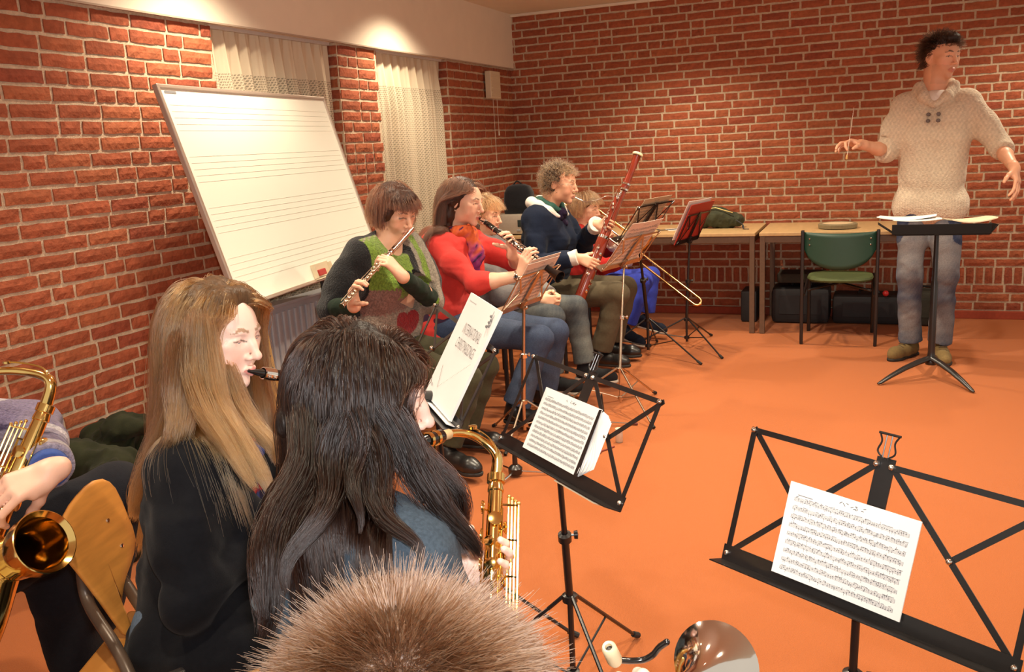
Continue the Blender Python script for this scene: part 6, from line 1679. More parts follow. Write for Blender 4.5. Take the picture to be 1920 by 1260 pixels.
# ================================================================ saxophones
def saxophone(name, label, mouth_pts, body_top, body_bot, bell_c, bell_ax, rn=(0.007, 0.012), rb=(0.0145, 0.028), rbell=0.060, key_dir=None, keyside=None, bow_out=None, m=None, bow_drop=0.08, nsel=0, mp=True):
    m = m or M_BRASS
    bt, bb = A(*body_top), A(*body_bot); d = nrm(bb - bt)
    t = thing(name, label, 'saxophone', tuple((bt + bb) / 2))
    pts = curve_pts(mouth_pts + [bt], 8)
    if mp:
        m0 = A(*mouth_pts[0]); m1 = A(*mouth_pts[1]); md = nrm(m1 - m0)
        b = MB(); b.lathe(m0, md, [(0.0, 0), (0.004, 0.001), (0.009, 0.022), (0.0125, 0.045), (0.0130, 0.075), (0.0115, 0.078)], 16); b.build('mouthpiece', M_EBONY, t, True)
        b = MB()
        for f in (0.034, 0.054): b.lathe(m0, md, [(0.0125, f), (0.0145, f + 0.001), (0.0145, f + 0.008), (0.0128, f + 0.009)], 16)
        for f in (0.038, 0.058):
            e = nrm(A(0, 0, -1) - md * md[2] * -1); b.tube([m0 + md * f + e * 0.012, m0 + md * f + e * 0.026], 0.002, 6); b.ball(m0 + md * f + e * 0.027, 0.004, 5)
        b.build('ligature', m, t, True)
        b = MB(); b.lathe(m0, md, [(0.0085, 0.074), (0.0095, 0.078), (0.0095, 0.10), (0.008, 0.102)], 14); b.build('cork', mat('cork', (0.55, 0.38, 0.20), 0.8), t, True)
        q0 = [m0 + md * 0.088] + [p for p in pts if (p - m0) @ md > 0.10 or np.linalg.norm(p - m0) > 0.13]
    else: q0 = pts
    b = MB(); b.tube(q0, lerpl([rn[0], rn[0] * 1.15, rn[1]], len(q0)), 18); b.build('neck', m, t, True)
    b = MB()
    mid = q0[len(q0) // 3:]; nv = [p + nrm(np.cross(nrm(mid[min(i + 1, len(mid) - 1)] - mid[max(i - 1, 0)] + 1e-6), key_dir)) * 0 + A(0, 0, 1) * (rn[1] + 0.006) for i, p in enumerate(mid)]
    b.tube([p + nrm(A(*bow_out)) * -0.004 for p in nv], 0.0022, 6); b.lathe(nv[0], A(0, 0, -1), [(0.0, -0.003), (0.008, -0.002), (0.008, 0.003), (0.0, 0.004)], 12)
    b.build('octave_key', m, t, True)
    b = MB()
    b.lathe(bt, d, [(rn[1] + 0.001, -0.012), (rn[1] + 0.005, -0.010), (rn[1] + 0.005, 0.006), (rb[0], 0.008), (rb[0] + 0.002, 0.02), (rb[0] + 0.002, 0.024), (rb[0], 0.026), (rb[1], np.linalg.norm(bb - bt))], 24)
    b.build('body_tube', m, t, True)
    # bow and bell
    bo = nrm(A(*bow_out)); bc, ba = A(*bell_c), nrm(bell_ax)
    start = bc - ba * 0.16
    p = curve_pts([bb - d * 0.01, bb + d * bow_drop * 0.7 + bo * 0.015, bb + d * bow_drop + bo * 0.05, start * 0.5 + (bb + d * bow_drop * 0.75 + bo * 0.09) * 0.5, start, bc - ba * 0.10], 8)
    b = MB(); b.tube(p, lerpl([rb[1], rb[1] * 1.12, rb[1] * 1.25, rb[1] * 1.4], len(p)), 22, cap=False)
    b.build('bow', m, t, True)
    R0 = rb[1] * 1.4
    b = MB(); b.lathe(bc, ba, [(R0, -0.10), (R0 * 1.12, -0.06), (R0 * 1.3, -0.035), (rbell * 0.88, -0.010), (rbell, 0.0), (rbell + 0.002, 0.002), (rbell, 0.003), (rbell * 0.86, -0.008), (R0 * 1.2, -0.036), (R0, -0.062), (R0 * 0.9, -0.11)], 40)
    b.build('bell', m, t, True)
    b = MB(); ks = nrm(key_dir); k2 = nrm(keyside); L = np.linalg.norm(bb - bt)
    keys_along(b, bt + d * 0.03, bb, 9, ks, rb[0] * 1.25, 0.013, nsel + 1, 0.08, 0.97, jitter=0.4)
    keys_along(b, bt + d * 0.03, bb, 6, k2, rb[0] * 1.25, 0.011, nsel + 2, 0.10, 0.8, jitter=0.3, rod=False)
    b.build('keywork', m, t, True)
    b = MB()
    for j in range(4):
        o = k2 * (rb[0] + 0.012 + 0.007 * j) + ks * 0.004 * j
        b.tube([bt + d * (0.035 + 0.004 * j) + o, bt + d * L * (0.92 - 0.05 * j) + o], 0.0024, 6)
        for f in np.linspace(0.05, L * 0.85, 6): b.tube([bt + d * f + k2 * rb[0] * 0.9, bt + d * f + o], 0.002, 5); 
        b.ball(bt + d * (0.034 + 0.004 * j) + o, 0.004, 5)
    b.build('side_key_rods', m, t, True)
    for f, s_ in ((0.12, 1), (0.24, -1), (0.36, 1)):
        b = MB(); c = bt + d * L * f - k2 * (rb[0] + 0.006); b.lathe(c, -k2, [(0.0, 0), (0.011, 0.0), (0.0125, 0.003), (0.0125, 0.006), (0.0, 0.008)], 14)
        b.build('palm_key', m, t, True)
    return t

# ================================================================ P7: young woman with long fair hair, clarinet
def long_hair(t, H, T, n, root, tip, streak, length, seed, part=0.0, thick=0.03, side=0.9, extra=None, wave=0.0, mass=None, arms=(), r0=0.00055, fwd=-0.25, steps=34, zone=(0.02, 0.060), xlim=0.12, frac=0.35, target=None, sweep=None, guides=90, mass_r=0.014, grav=0.28, noise=0.012, clump=0.75, m=None, longer=0.0, shorter=0.0):
    if sweep is not None: target = sweep_target(H, *sweep, target)
    ec = [(T.sh(-1), T.sh(1), 0.070, 0.070), (T.p(0, 0, 0.1), T.p(0, 0, 0.88), 0.125, 0.118), (T.sh(-1), T.p(0, 0, 1.0), 0.066, 0.06), (T.sh(1), T.p(0, 0, 1.0), 0.066, 0.06)] + list(arms)
    def mk(n_, sd, thk):
        p, nn = scalp(H, n_, sd, front=0.060)
        rs = np.random.RandomState(sd + 9)
        bk = np.clip(-(p[:, 1] + 0.04) / 0.05, 0, 1)
        d = np.stack([np.sign(p[:, 0] - part) * side * (1 - 0.7 * bk), fwd - 0.8 * bk, -0.5 - 0 * bk], 1) + rs.normal(size=(n_, 3)) * 0.06
        d -= nn * (d * nn).sum(1)[:, None]; d /= np.linalg.norm(d, axis=1, keepdims=True) + 1e-6
        Pw = H.c + (p * H.s) @ H.M.T; Dw = d @ H.M.T
        L = length * rs.uniform(0.84, 1.06, n_) * (1 + longer * np.clip(p[:, 1] / 0.05, 0, 1) - shorter * np.clip(-p[:, 1] / 0.09, 0, 1) )
        off = thk * rs.uniform(0.15, 1.0, n_)
        def stop(Q):
            l = H.loc(Q)
            return (l[:, 1] > zone[0] + 0.35 * np.clip(l[:, 2] - 0.0, -0.02, 0.1)) & (l[:, 2] < zone[1]) & (l[:, 2] > -0.125) & (np.abs(l[:, 0]) < xlim)
        return groom(Pw, Dw, steps, L / steps, head_colliders(H) + ec, grav=grav, stiff=0.78, off=off, noise=noise, seed=sd, wave=wave, stop=stop, target=target), rs
    S, rs = mk(n, seed, thick)
    G, _ = mk(guides, seed + 1, thick * 0.40)
    K_, _ = mk(420, seed + 2, thick * 0.75)
    r0_, k0_ = S[:, 1], K_[:, 1]
    nn_ = np.array([int(np.argmin(((k0_ - r) ** 2).sum(1))) for r in r0_])
    tt = (np.linspace(0, 1, S.shape[1]) ** 0.8)[None, :, None] * (clump * rs.uniform(0.5, 1.1, len(S)))[:, None, None]
    S = S + (K_[nn_] - S) * np.clip(tt, 0, 0.95)
    F = Field(0.0045)
    F.ell(H.w(0, -0.022, 0.044), A(0.079, 0.097, 0.086) * H.s, H.M, 0.01)
    for g in G:
        k = g[:max(3, int(len(g) * 0.27))]; nk = len(k)
        F.chain(list(k), [mass_r * (1.0 - 0.5 * i / nk) for i in range(nk)], 0.02)
    F.ell(H.w(0, 0.108, -0.030), A(0.078, 0.066, 0.104) * H.s, H.M, 0.010, '-')
    F.build('hair', M_HCAP, t, base=mass, wrinkle=0.002, wfreq=90)
    rc = hcolors(n, root, 0.25, seed, streak, frac); tc = hcolors(n, tip, 0.25, seed + 1, streak, frac)
    strands('hair_strands', S, t, rc, r0, r0 * 0.35, tc, m)

def locks(t, specs, base, tip, streak, seed, m=None, r0=0.0005):
    """loose locks of hair: each spec = (control points, strand count, half widths, wave)"""
    rs = np.random.RandomState(seed)
    for pts, n, ws, wv in specs:
        C = np.array(curve_pts(pts, 7)); K = len(C); w_ = np.interp(np.linspace(0, 1, K), np.linspace(0, 1, len(ws)), ws)
        d = rs.normal(size=(n, 3)); d /= np.linalg.norm(d, axis=1, keepdims=True); d *= rs.uniform(0, 1, (n, 1)) ** 0.4
        ph = rs.uniform(0, 6.28, n); e = rs.normal(size=(n, 3)) * 0.25
        f = np.linspace(0, 1, K)
        S = C[None] + d[:, None, :] * w_[None, :, None] * (1 + 0.35 * np.sin(f * 6 + ph[:, None]))[:, :, None] + wv * np.sin(f * 9)[None, :, None] * nrm(CR)[None, None, :] + e[:, None, :] * (w_ * f)[None, :, None] * 0.8
        cut = rs.uniform(0.80, 1.0, n)
        idx = f[None, :] * cut[:, None] * (K - 1); i0 = np.floor(idx).astype(int).clip(0, K - 2); fr_ = (idx - i0)[:, :, None]
        S = np.take_along_axis(S, i0[:, :, None], 1) * (1 - fr_) + np.take_along_axis(S, i0[:, :, None] + 1, 1) * fr_
        strands('hair_lock', S, t, hcolors(n, base, 0.25, seed, streak, 0.35), r0, r0 * 0.4, hcolors(n, tip, 0.25, seed + 1, streak, 0.35), m)

def build_blonde():
    t = person('seated young woman with very long straight fair hair in a black cardigan, playing a clarinet', (-1.38, 1.42, 0))
    T = Torso((-1.37, 1.385, 0.47), (-1.320, 1.480, 0.842), 22, 0.92)
    H = Head((-1.300, 1.497, 1.072), (0.955, -0.02, -0.14), (0.10, 0.03, 1), 0.90, fem=True)
    lip = H.w(0, 0.103, -0.066)
    bell = at(803, 746, 2.38); d = nrm(bell - lip); m0 = lip - d * 0.014
    clarinet('black clarinet held by the fair-haired young woman, its bell showing beside the song book', m0, m0 + d * 0.655, (0.1, -0.4, 0.9))
    elR, elL = A(-1.225, 1.235, 0.60), A(-1.18, 1.62, 0.64)
    W = {}
    def hr(F): W['r'] = grip(F, m0 + d * 0.42, d, (0.2, -0.1, 0.9), (-0.3, 0.8, 0.2), 0.015, (32, 48, 30), side=1, thumb=(60, 15, 10), sc_=0.93)
    def hl(F): W['l'] = grip(F, m0 + d * 0.24, d, (0.1, -0.1, 0.95), (0.4, -0.8, 0.1), 0.015, (30, 45, 25), side=-1, thumb=(60, 15, 10), sc_=0.93)
    tmp = Field(0.02); hr(tmp); hl(tmp); wR, wL = W['r'][0], W['l'][0]
    body(t, T, H, [(1, elR, wR), (-1, elL, wL)], [hr, hl], 0.0032, (0.86, 0.60, 0.50), lips=(0.62, 0.20, 0.18), brow=(0.30, 0.17, 0.09), pursed=True, neck_r=0.046)
    H.eyes(t, (0.16, 0.22, 0.25), (0, 1, -0.55))
    F = Field(0.004)
    for sx in (-1, 1):        # lowered upper lids with lashes
        F.ell(H.w(sx * 0.031, 0.0765, 0.0125), A(0.0135, 0.0125, 0.0085) * H.s, H.M, 0.002)
    F.vox = 0.002
    F.build('eyelids', M_SKIN, t, base=(0.72, 0.44, 0.36))
    blk = cloth('black_cardigan', (0.006, 0.006, 0.008), noise=0.2, bump=0.15)
    top(t, 'cardigan', T, [(1, elR, elR + (wR - elR) * 0.9), (-1, elL, elL + (wL - elL) * 0.9)], blk, None, off=0.013, bust=0.014, hem=-0.22, neck_cut=0.075, wr=0.007, wfreq=40, extra=lambda F: (F.box(T.p(0, 0.16, 0.75), (0.05, 0.06, 0.18), T.M, 0.01, 0.02, '-'), F.ell(T.p(0.03, 0.09, -0.08), (0.19, 0.17, 0.13), T.M, 0.05)))
    def plaid(P, C):
        L = (P - T.hip) @ T.M
        a = np.sin(L[:, 0] * 130) > 0.45; b_ = np.sin(L[:, 2] * 130) > 0.45
        C[:] = A(0.03, 0.025, 0.06); C[a] = A(0.05, 0.07, 0.22); C[b_] = A(0.42, 0.03, 0.03); C[a & b_] = A(0.25, 0.05, 0.10); return C
    F = Field(0.0045); F.cap(T.p(-0.08, 0.012, 0.60), T.p(0.08, 0.012, 0.60), 0.097, None, 0.05); F.cap(T.p(-0.09, 0.004, 0.78), T.p(0.09, 0.004, 0.78), 0.092, None, 0.05); F.cap(T.p(-0.06, 0.01, 0.4), T.p(0.06, 0.01, 0.4), 0.080, None, 0.05); F.ell(T.p(0, 0.05, 1.07), (0.062, 0.06, 0.05), T.M, 0.01, '-'); 
    for sx in (-1, 1): F.chain([T.p(sx * 0.03, -0.06, 1.07), T.p(sx * 0.066, 0.0, 1.05), T.p(sx * 0.05, 0.085, 0.95)], [0.012, 0.018, 0.014], 0.01)
    F.paint(plaid); F.build('plaid_shirt', M_PRINT, t, base=(1, 1, 1))
    kn = [A(-1.10, 1.70, 0.45), A(-1.00, 1.54, 0.45)]; an = [A(-1.02, 1.80, 0.11), A(-0.90, 1.60, 0.11)]
    jb = (0.10, 0.14, 0.20)
    trousers(t, T, kn, an, M_DENIM, jb, paintf=jeans_fade(kn, an, T.hip, jb, (0.3, 0.34, 0.4), 0.4))
    for a in an: shoe('shoe', a, (0.7, 0.5, 0), t, M_SHOEB, M_SOLEB, sc_=0.9)
    def tgt(P, f):
        l = H.loc(P); T_ = np.zeros_like(P)
        frontish = (l[:, 1] > -0.03) & (l[:, 2] < -0.15)
        T_[frontish] += A(0.11, -0.02, 0)
        back = (l[:, 1] < -0.05) & (l[:, 2] < -0.05)
        T_[back] += A(-0.055, -0.02, 0.0)
        return T_
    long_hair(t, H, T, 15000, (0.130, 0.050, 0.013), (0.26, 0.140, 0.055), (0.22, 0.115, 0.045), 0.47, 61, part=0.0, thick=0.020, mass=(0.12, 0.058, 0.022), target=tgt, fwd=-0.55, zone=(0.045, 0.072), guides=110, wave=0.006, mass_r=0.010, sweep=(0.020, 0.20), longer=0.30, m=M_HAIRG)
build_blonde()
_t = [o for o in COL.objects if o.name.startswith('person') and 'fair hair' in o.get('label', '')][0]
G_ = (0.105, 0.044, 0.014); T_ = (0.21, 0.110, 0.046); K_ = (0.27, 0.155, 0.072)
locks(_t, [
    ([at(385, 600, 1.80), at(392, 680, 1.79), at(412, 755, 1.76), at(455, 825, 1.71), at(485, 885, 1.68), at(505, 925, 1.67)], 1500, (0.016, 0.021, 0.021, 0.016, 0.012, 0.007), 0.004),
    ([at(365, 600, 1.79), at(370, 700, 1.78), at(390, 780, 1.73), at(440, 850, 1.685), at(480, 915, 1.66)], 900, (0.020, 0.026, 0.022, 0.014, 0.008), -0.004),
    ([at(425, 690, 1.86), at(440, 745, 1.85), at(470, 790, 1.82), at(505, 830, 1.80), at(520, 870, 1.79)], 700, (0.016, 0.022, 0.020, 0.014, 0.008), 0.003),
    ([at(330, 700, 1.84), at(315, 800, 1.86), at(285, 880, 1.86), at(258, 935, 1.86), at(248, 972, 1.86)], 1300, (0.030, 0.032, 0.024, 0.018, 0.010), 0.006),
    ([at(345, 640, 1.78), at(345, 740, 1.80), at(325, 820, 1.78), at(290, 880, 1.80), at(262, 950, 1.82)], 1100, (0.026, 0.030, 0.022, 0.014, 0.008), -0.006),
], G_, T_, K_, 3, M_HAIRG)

# ================================================================ P8: young woman with long dark hair and the alto saxophone
def build_dark():
    t = person('young woman seen from behind with long dark brown hair, playing an alto saxophone', (-0.78, 1.21, 0))
    T = Torso((-0.815, 1.150, 0.50), (-0.795, 1.215, 0.845), 66, 0.88)
    H = Head((-0.802, 1.265, 1.022), (0.80, 0.56, -0.20), (0.05, 0.05, 1), 1.0, fem=True)
    lip = H.w(0, 0.106, -0.066)
    P0 = lip - H.M[:, 1] * 0.012
    p1, p2, p3, bt = at(848, 812, 1.655), at(893, 820, 1.70), at(930, 852, 1.705), at(930, 900, 1.700)
    bb = at(921, 1165, 1.55); bb = bt + nrm(bb - bt) * 0.46
    d = nrm(bb - bt); out = nrm(A(-0.12, 1.0, 0.0))
    bellc = bb + out * 0.12 - d * 0.09
    saxophone('saxophone', 'gold alto saxophone of the dark-haired young woman seen from behind', [P0, p1, p2, p3], bt, bb, bellc, nrm(-d + out * 0.25), rn=(0.0072, 0.0125), rb=(0.0135, 0.027), rbell=0.060, key_dir=nrm(CR * -0.2 - CW), keyside=CR, bow_out=out)
    elR, elL = A(-0.61, 1.15, 0.62), A(-0.98, 1.36, 0.66)
    W = {}
    def hr(F): W['r'] = grip(F, bt + d * 0.36, d, (0.15, 0.85, 0.15), (0.6, -0.2, 0), 0.026, (32, 48, 30), side=1, thumb=(60, 15, 10), sc_=0.93)
    def hl(F): W['l'] = grip(F, bt + d * 0.16, d, (0.85, 0.25, 0.1), (0.1, -0.8, 0), 0.020, (32, 48, 30), side=-1, thumb=(60, 15, 10), sc_=0.93)
    tmp = Field(0.02); hr(tmp); hl(tmp); wR, wL = W['r'][0], W['l'][0]
    body(t, T, H, [(1, elR, wR), (-1, elL, wL)], [hr, hl], 0.0035, (0.86, 0.60, 0.50), lips=(0.62, 0.22, 0.20), brow=(0.08, 0.04, 0.03), pursed=True, neck_r=0.046)
    H.eyes(t, (0.10, 0.07, 0.05), (0, 1, -0.3))
    slate = cloth('slate_marl', (0.055, 0.078, 0.105), noise=0.35, nscale=160, bump=0.3)
    top(t, 'slate_top', T, [(1, elR, elR + (wR - elR) * 0.9), (-1, elL, elL + (wL - elL) * 0.9)], slate, None, off=0.012, bust=0.01, hem=-0.12, neck_cut=0.06, wr=0.006, wfreq=40)
    kn = [A(-0.90, 1.58, 0.46), A(-0.76, 1.56, 0.46)]; an = [A(-0.90, 1.62, 0.11), A(-0.76, 1.60, 0.11)]
    trousers(t, T, kn, an, M_DENIM, (0.03, 0.04, 0.07))
    for a in an: shoe('shoe', a, (0.2, 1, 0), t, M_SHOEB, M_SOLEB, sc_=0.9)
    def tgt(P, f):
        l = H.loc(P); T_ = np.zeros_like(P)
        m_ = (l[:, 2] < -0.11)
        T_[m_] += np.sign(((P[m_] - T.hip) @ T.M[:, 0]))[:, None] * T.M[:, 0][None] * 0.095
        return T_
    long_hair(t, H, T, 17000, (0.0075, 0.0038, 0.003), (0.011, 0.0046, 0.003), (0.032, 0.013, 0.0065), 0.56, 71, part=0.01, thick=0.022, mass=(0.010, 0.005, 0.004), target=tgt, fwd=-0.25, zone=(0.040, 0.060), guides=110, wave=0.060, frac=0.2, noise=0.009, mass_r=0.008, sweep=(0.036, 0.30), shorter=0.44, m=M_HAIRG)
build_dark()
_t = [o for o in COL.objects if o.name.startswith('person') and 'long dark brown hair' in o.get('label', '')][0]
G_ = (0.0032, 0.0018, 0.0015); T_ = (0.0050, 0.0024, 0.0018); K_ = (0.016, 0.006, 0.0032)
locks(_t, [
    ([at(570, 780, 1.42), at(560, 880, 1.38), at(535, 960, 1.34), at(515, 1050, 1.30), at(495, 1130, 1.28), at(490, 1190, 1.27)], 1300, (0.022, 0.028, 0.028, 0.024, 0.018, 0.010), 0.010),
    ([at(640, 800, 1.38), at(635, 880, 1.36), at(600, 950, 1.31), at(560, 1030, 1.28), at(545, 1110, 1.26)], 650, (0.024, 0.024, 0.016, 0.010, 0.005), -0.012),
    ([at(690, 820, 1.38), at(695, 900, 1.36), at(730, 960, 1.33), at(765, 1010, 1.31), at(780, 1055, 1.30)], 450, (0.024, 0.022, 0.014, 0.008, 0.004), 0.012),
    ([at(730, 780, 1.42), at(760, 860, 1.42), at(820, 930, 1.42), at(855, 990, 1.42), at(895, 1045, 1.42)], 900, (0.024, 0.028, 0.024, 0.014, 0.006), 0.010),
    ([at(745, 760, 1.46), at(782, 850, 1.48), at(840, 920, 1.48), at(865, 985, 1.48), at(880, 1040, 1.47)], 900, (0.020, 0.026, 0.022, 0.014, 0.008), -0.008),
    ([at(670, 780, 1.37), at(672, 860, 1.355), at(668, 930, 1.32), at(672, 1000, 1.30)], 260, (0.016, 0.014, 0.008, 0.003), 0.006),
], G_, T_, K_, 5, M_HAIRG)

# ================================================================ P9: short-haired player at the very front with a silver trumpet
def build_front():
    t = person('nearest player, only the short brown hair of the head top and one hand showing', (-0.29, 0.43, 0))
    T = Torso((-0.30, 0.36, 0.48), (-0.285, 0.42, 0.855), 82, 1.0)
    H = Head(tuple(at(785, 1446, 0.64)), (0.10, 0.95, -0.38), (0, 0.3, 1), 0.94)
    lip = H.w(0, 0.102, -0.066)
    bell = at(1341, 1248, 1.24); d = nrm(bell - lip)
    sd = nrm(np.cross(d, A(0, 0, 1))); up = nrm(np.cross(sd, d))
    tr = thing('trumpet', 'silver trumpet whose round bell shines at the bottom of the picture', 'trumpet', tuple(lip + d * 0.3))
    L = np.linalg.norm(bell - lip)
    b = MB(); b.lathe(lip, d, [(0.0135, 0), (0.0138, 0.004), (0.011, 0.02), (0.0045, 0.035), (0.005, 0.085)], 16); b.build('mouthpiece', M_SILVER, tr, True)
    b = MB(); b.tube([lip + d * 0.06, lip + d * (L * 0.72)] + [lip + d * (L * 0.72) + up * -0.02 * (1 - math.cos(a)) + d * 0.02 * math.sin(a) for a in np.linspace(0.4, math.pi, 6)] + [lip + d * (L * 0.40) - up * 0.04], 0.0060, 12); b.build('leadpipe', M_SILVER, tr, True)
    o = sd * 0.022
    b = MB(); b.lathe(bell + o * 0, d, [(0.0065, -L * 0.62), (0.0075, -L * 0.35), (0.0105, -0.16), (0.0155, -0.09), (0.024, -0.045), (0.040, -0.015), (0.0585, 0.0), (0.061, 0.002), (0.0595, 0.003), (0.039, -0.013), (0.020, -0.05), (0.010, -0.12)], 48); b.build('bell', M_SILVER, tr, True)
    b = MB()
    for k in range(3):
        c = lip + d * (L * 0.26 + 0.026 * k) + sd * 0.010 - up * 0.105; b.tube([c, c + up * 0.115], 0.0100, 14); b.tube([c + up * 0.115, c + up * 0.14], 0.003, 8); b.lathe(c + up * 0.14, up, [(0.0, 0), (0.008, 0.0), (0.008, 0.004), (0.0, 0.005)], 12)
    b.build('valves', M_SILVER, tr, True)
    # cream tube with a black curved arm, held beside the bell
    c0 = at(1141, 1213, 1.05); c1 = at(1158, 1249, 1.08); e = nrm(c1 - c0)
    ho = thing('handheld_tube', 'cream tube with a dark bore on a curved black arm, left of the silver bell', 'tube', tuple(c0))
    b = MB(); b.lathe(c0, e, [(0.0045, 0.014), (0.0045, 0.0), (0.0070, -0.0015), (0.0088, 0.001), (0.0092, 0.012), (0.0096, 0.030), (0.0080, 0.036), (0.0, 0.037)], 24); b.build('sleeve', mat('cream_gloss', (0.70, 0.58, 0.36), 0.35), ho, True)
    b = MB(); b.lathe(c0, e, [(0.0, 0.006), (0.0048, 0.006)], 16); b.build('bore', M_BLACK, ho)
    pts = curve_pts([at(1164, 1238, 1.085), at(1185, 1239, 1.09), at(1207, 1237, 1.09), at(1224, 1228, 1.085), at(1236, 1214, 1.08), at(1250, 1204, 1.075)], 6)
    b = MB(); b.tube(pts, 0.0040, 10); b.ball(pts[-1], 0.0042, 6); b.build('curved_arm', M_EBONY, ho, True)
    elR, elL = A(-0.08, 0.62, 0.70), A(-0.52, 0.62, 0.70)
    wR = at(1270, 1400, 1.02)
    W = {}
    def hr(F):
        hand(F, wR, nrm(at(1205, 1325, 1.08) - wR), (0.0, 0.3, -0.9), -1, (12, 25, 20), 0.95, thumb=(10, 10, 10), thumb_out=40)
    def hl(F): W['l'] = grip(F, lip + d * (L * 0.22) - up * 0.09, up, (0.1, 0.5, 0.1), (0.8, 0, 0), 0.012, (35, 50, 35), side=-1, sc_=0.95)
    tmp = Field(0.02); hl(tmp); wL = W['l'][0]
    body(t, T, H, [(1, elR, wR), (-1, elL, wL)], [hr, hl], 0.0035, (0.88, 0.62, 0.52))
    top(t, 'grey_sweater', T, [(1, elR, elR + (wR - elR) * 0.8), (-1, elL, elL + (wL - elL) * 0.8)], cloth('mid_grey_knit', (0.12, 0.12, 0.13)), None, off=0.013, hem=-0.1, neck_cut=0.055)
    kn = [A(-0.40, 0.80, 0.50), A(-0.18, 0.80, 0.50)]; an = [A(-0.40, 0.84, 0.11), A(-0.18, 0.84, 0.11)]
    trousers(t, T, kn, an, M_DENIM, (0.03, 0.04, 0.07))
    for a in an: shoe('shoe', a, (0, 1, 0), t, M_SHOEB, M_SOLEB, sc_=0.95)
    F = Field(0.004)
    F.ell(H.w(0, -0.020, 0.045), A(0.080, 0.099, 0.087) * H.s, H.M, 0.01)
    F.ell(H.w(0, 0.120, -0.040), A(0.080, 0.070, 0.10) * H.s, H.M, 0.012, '-'); F.box(H.w(0, 0.0, -0.13), A(0.12, 0.14, 0.06) * H.s, H.M, 0.01, 0.015, '-')
    for sx in (-1, 1): F.ell(H.w(sx * 0.09, 0.0, -0.010), A(0.024, 0.030, 0.040) * H.s, H.M, 0.008, '-')
    F.build('hair', M_HCAP, t, base=(0.06, 0.03, 0.015), wrinkle=0.001, wfreq=160)
    for k, (c_, n_, L_, th, r_) in enumerate((((0.040, 0.018, 0.008), 34000, 0.025, 0.013, 0.00034), ((0.10, 0.06, 0.035), 5000, 0.040, 0.018, 0.00024))):
        simple_strands(H, t, n_, c_, 81 + k, front=0.075, length=L_, steps=8, thick=th, streak=(0.10, 0.055, 0.03), frac=0.18, grav=0.0, noise=0.05, lift=0.09, r0=r_, stiff=0.95, zone=(0.06, 0.05), cr=(0.0, -0.060, 0.115))
    return t
build_front()

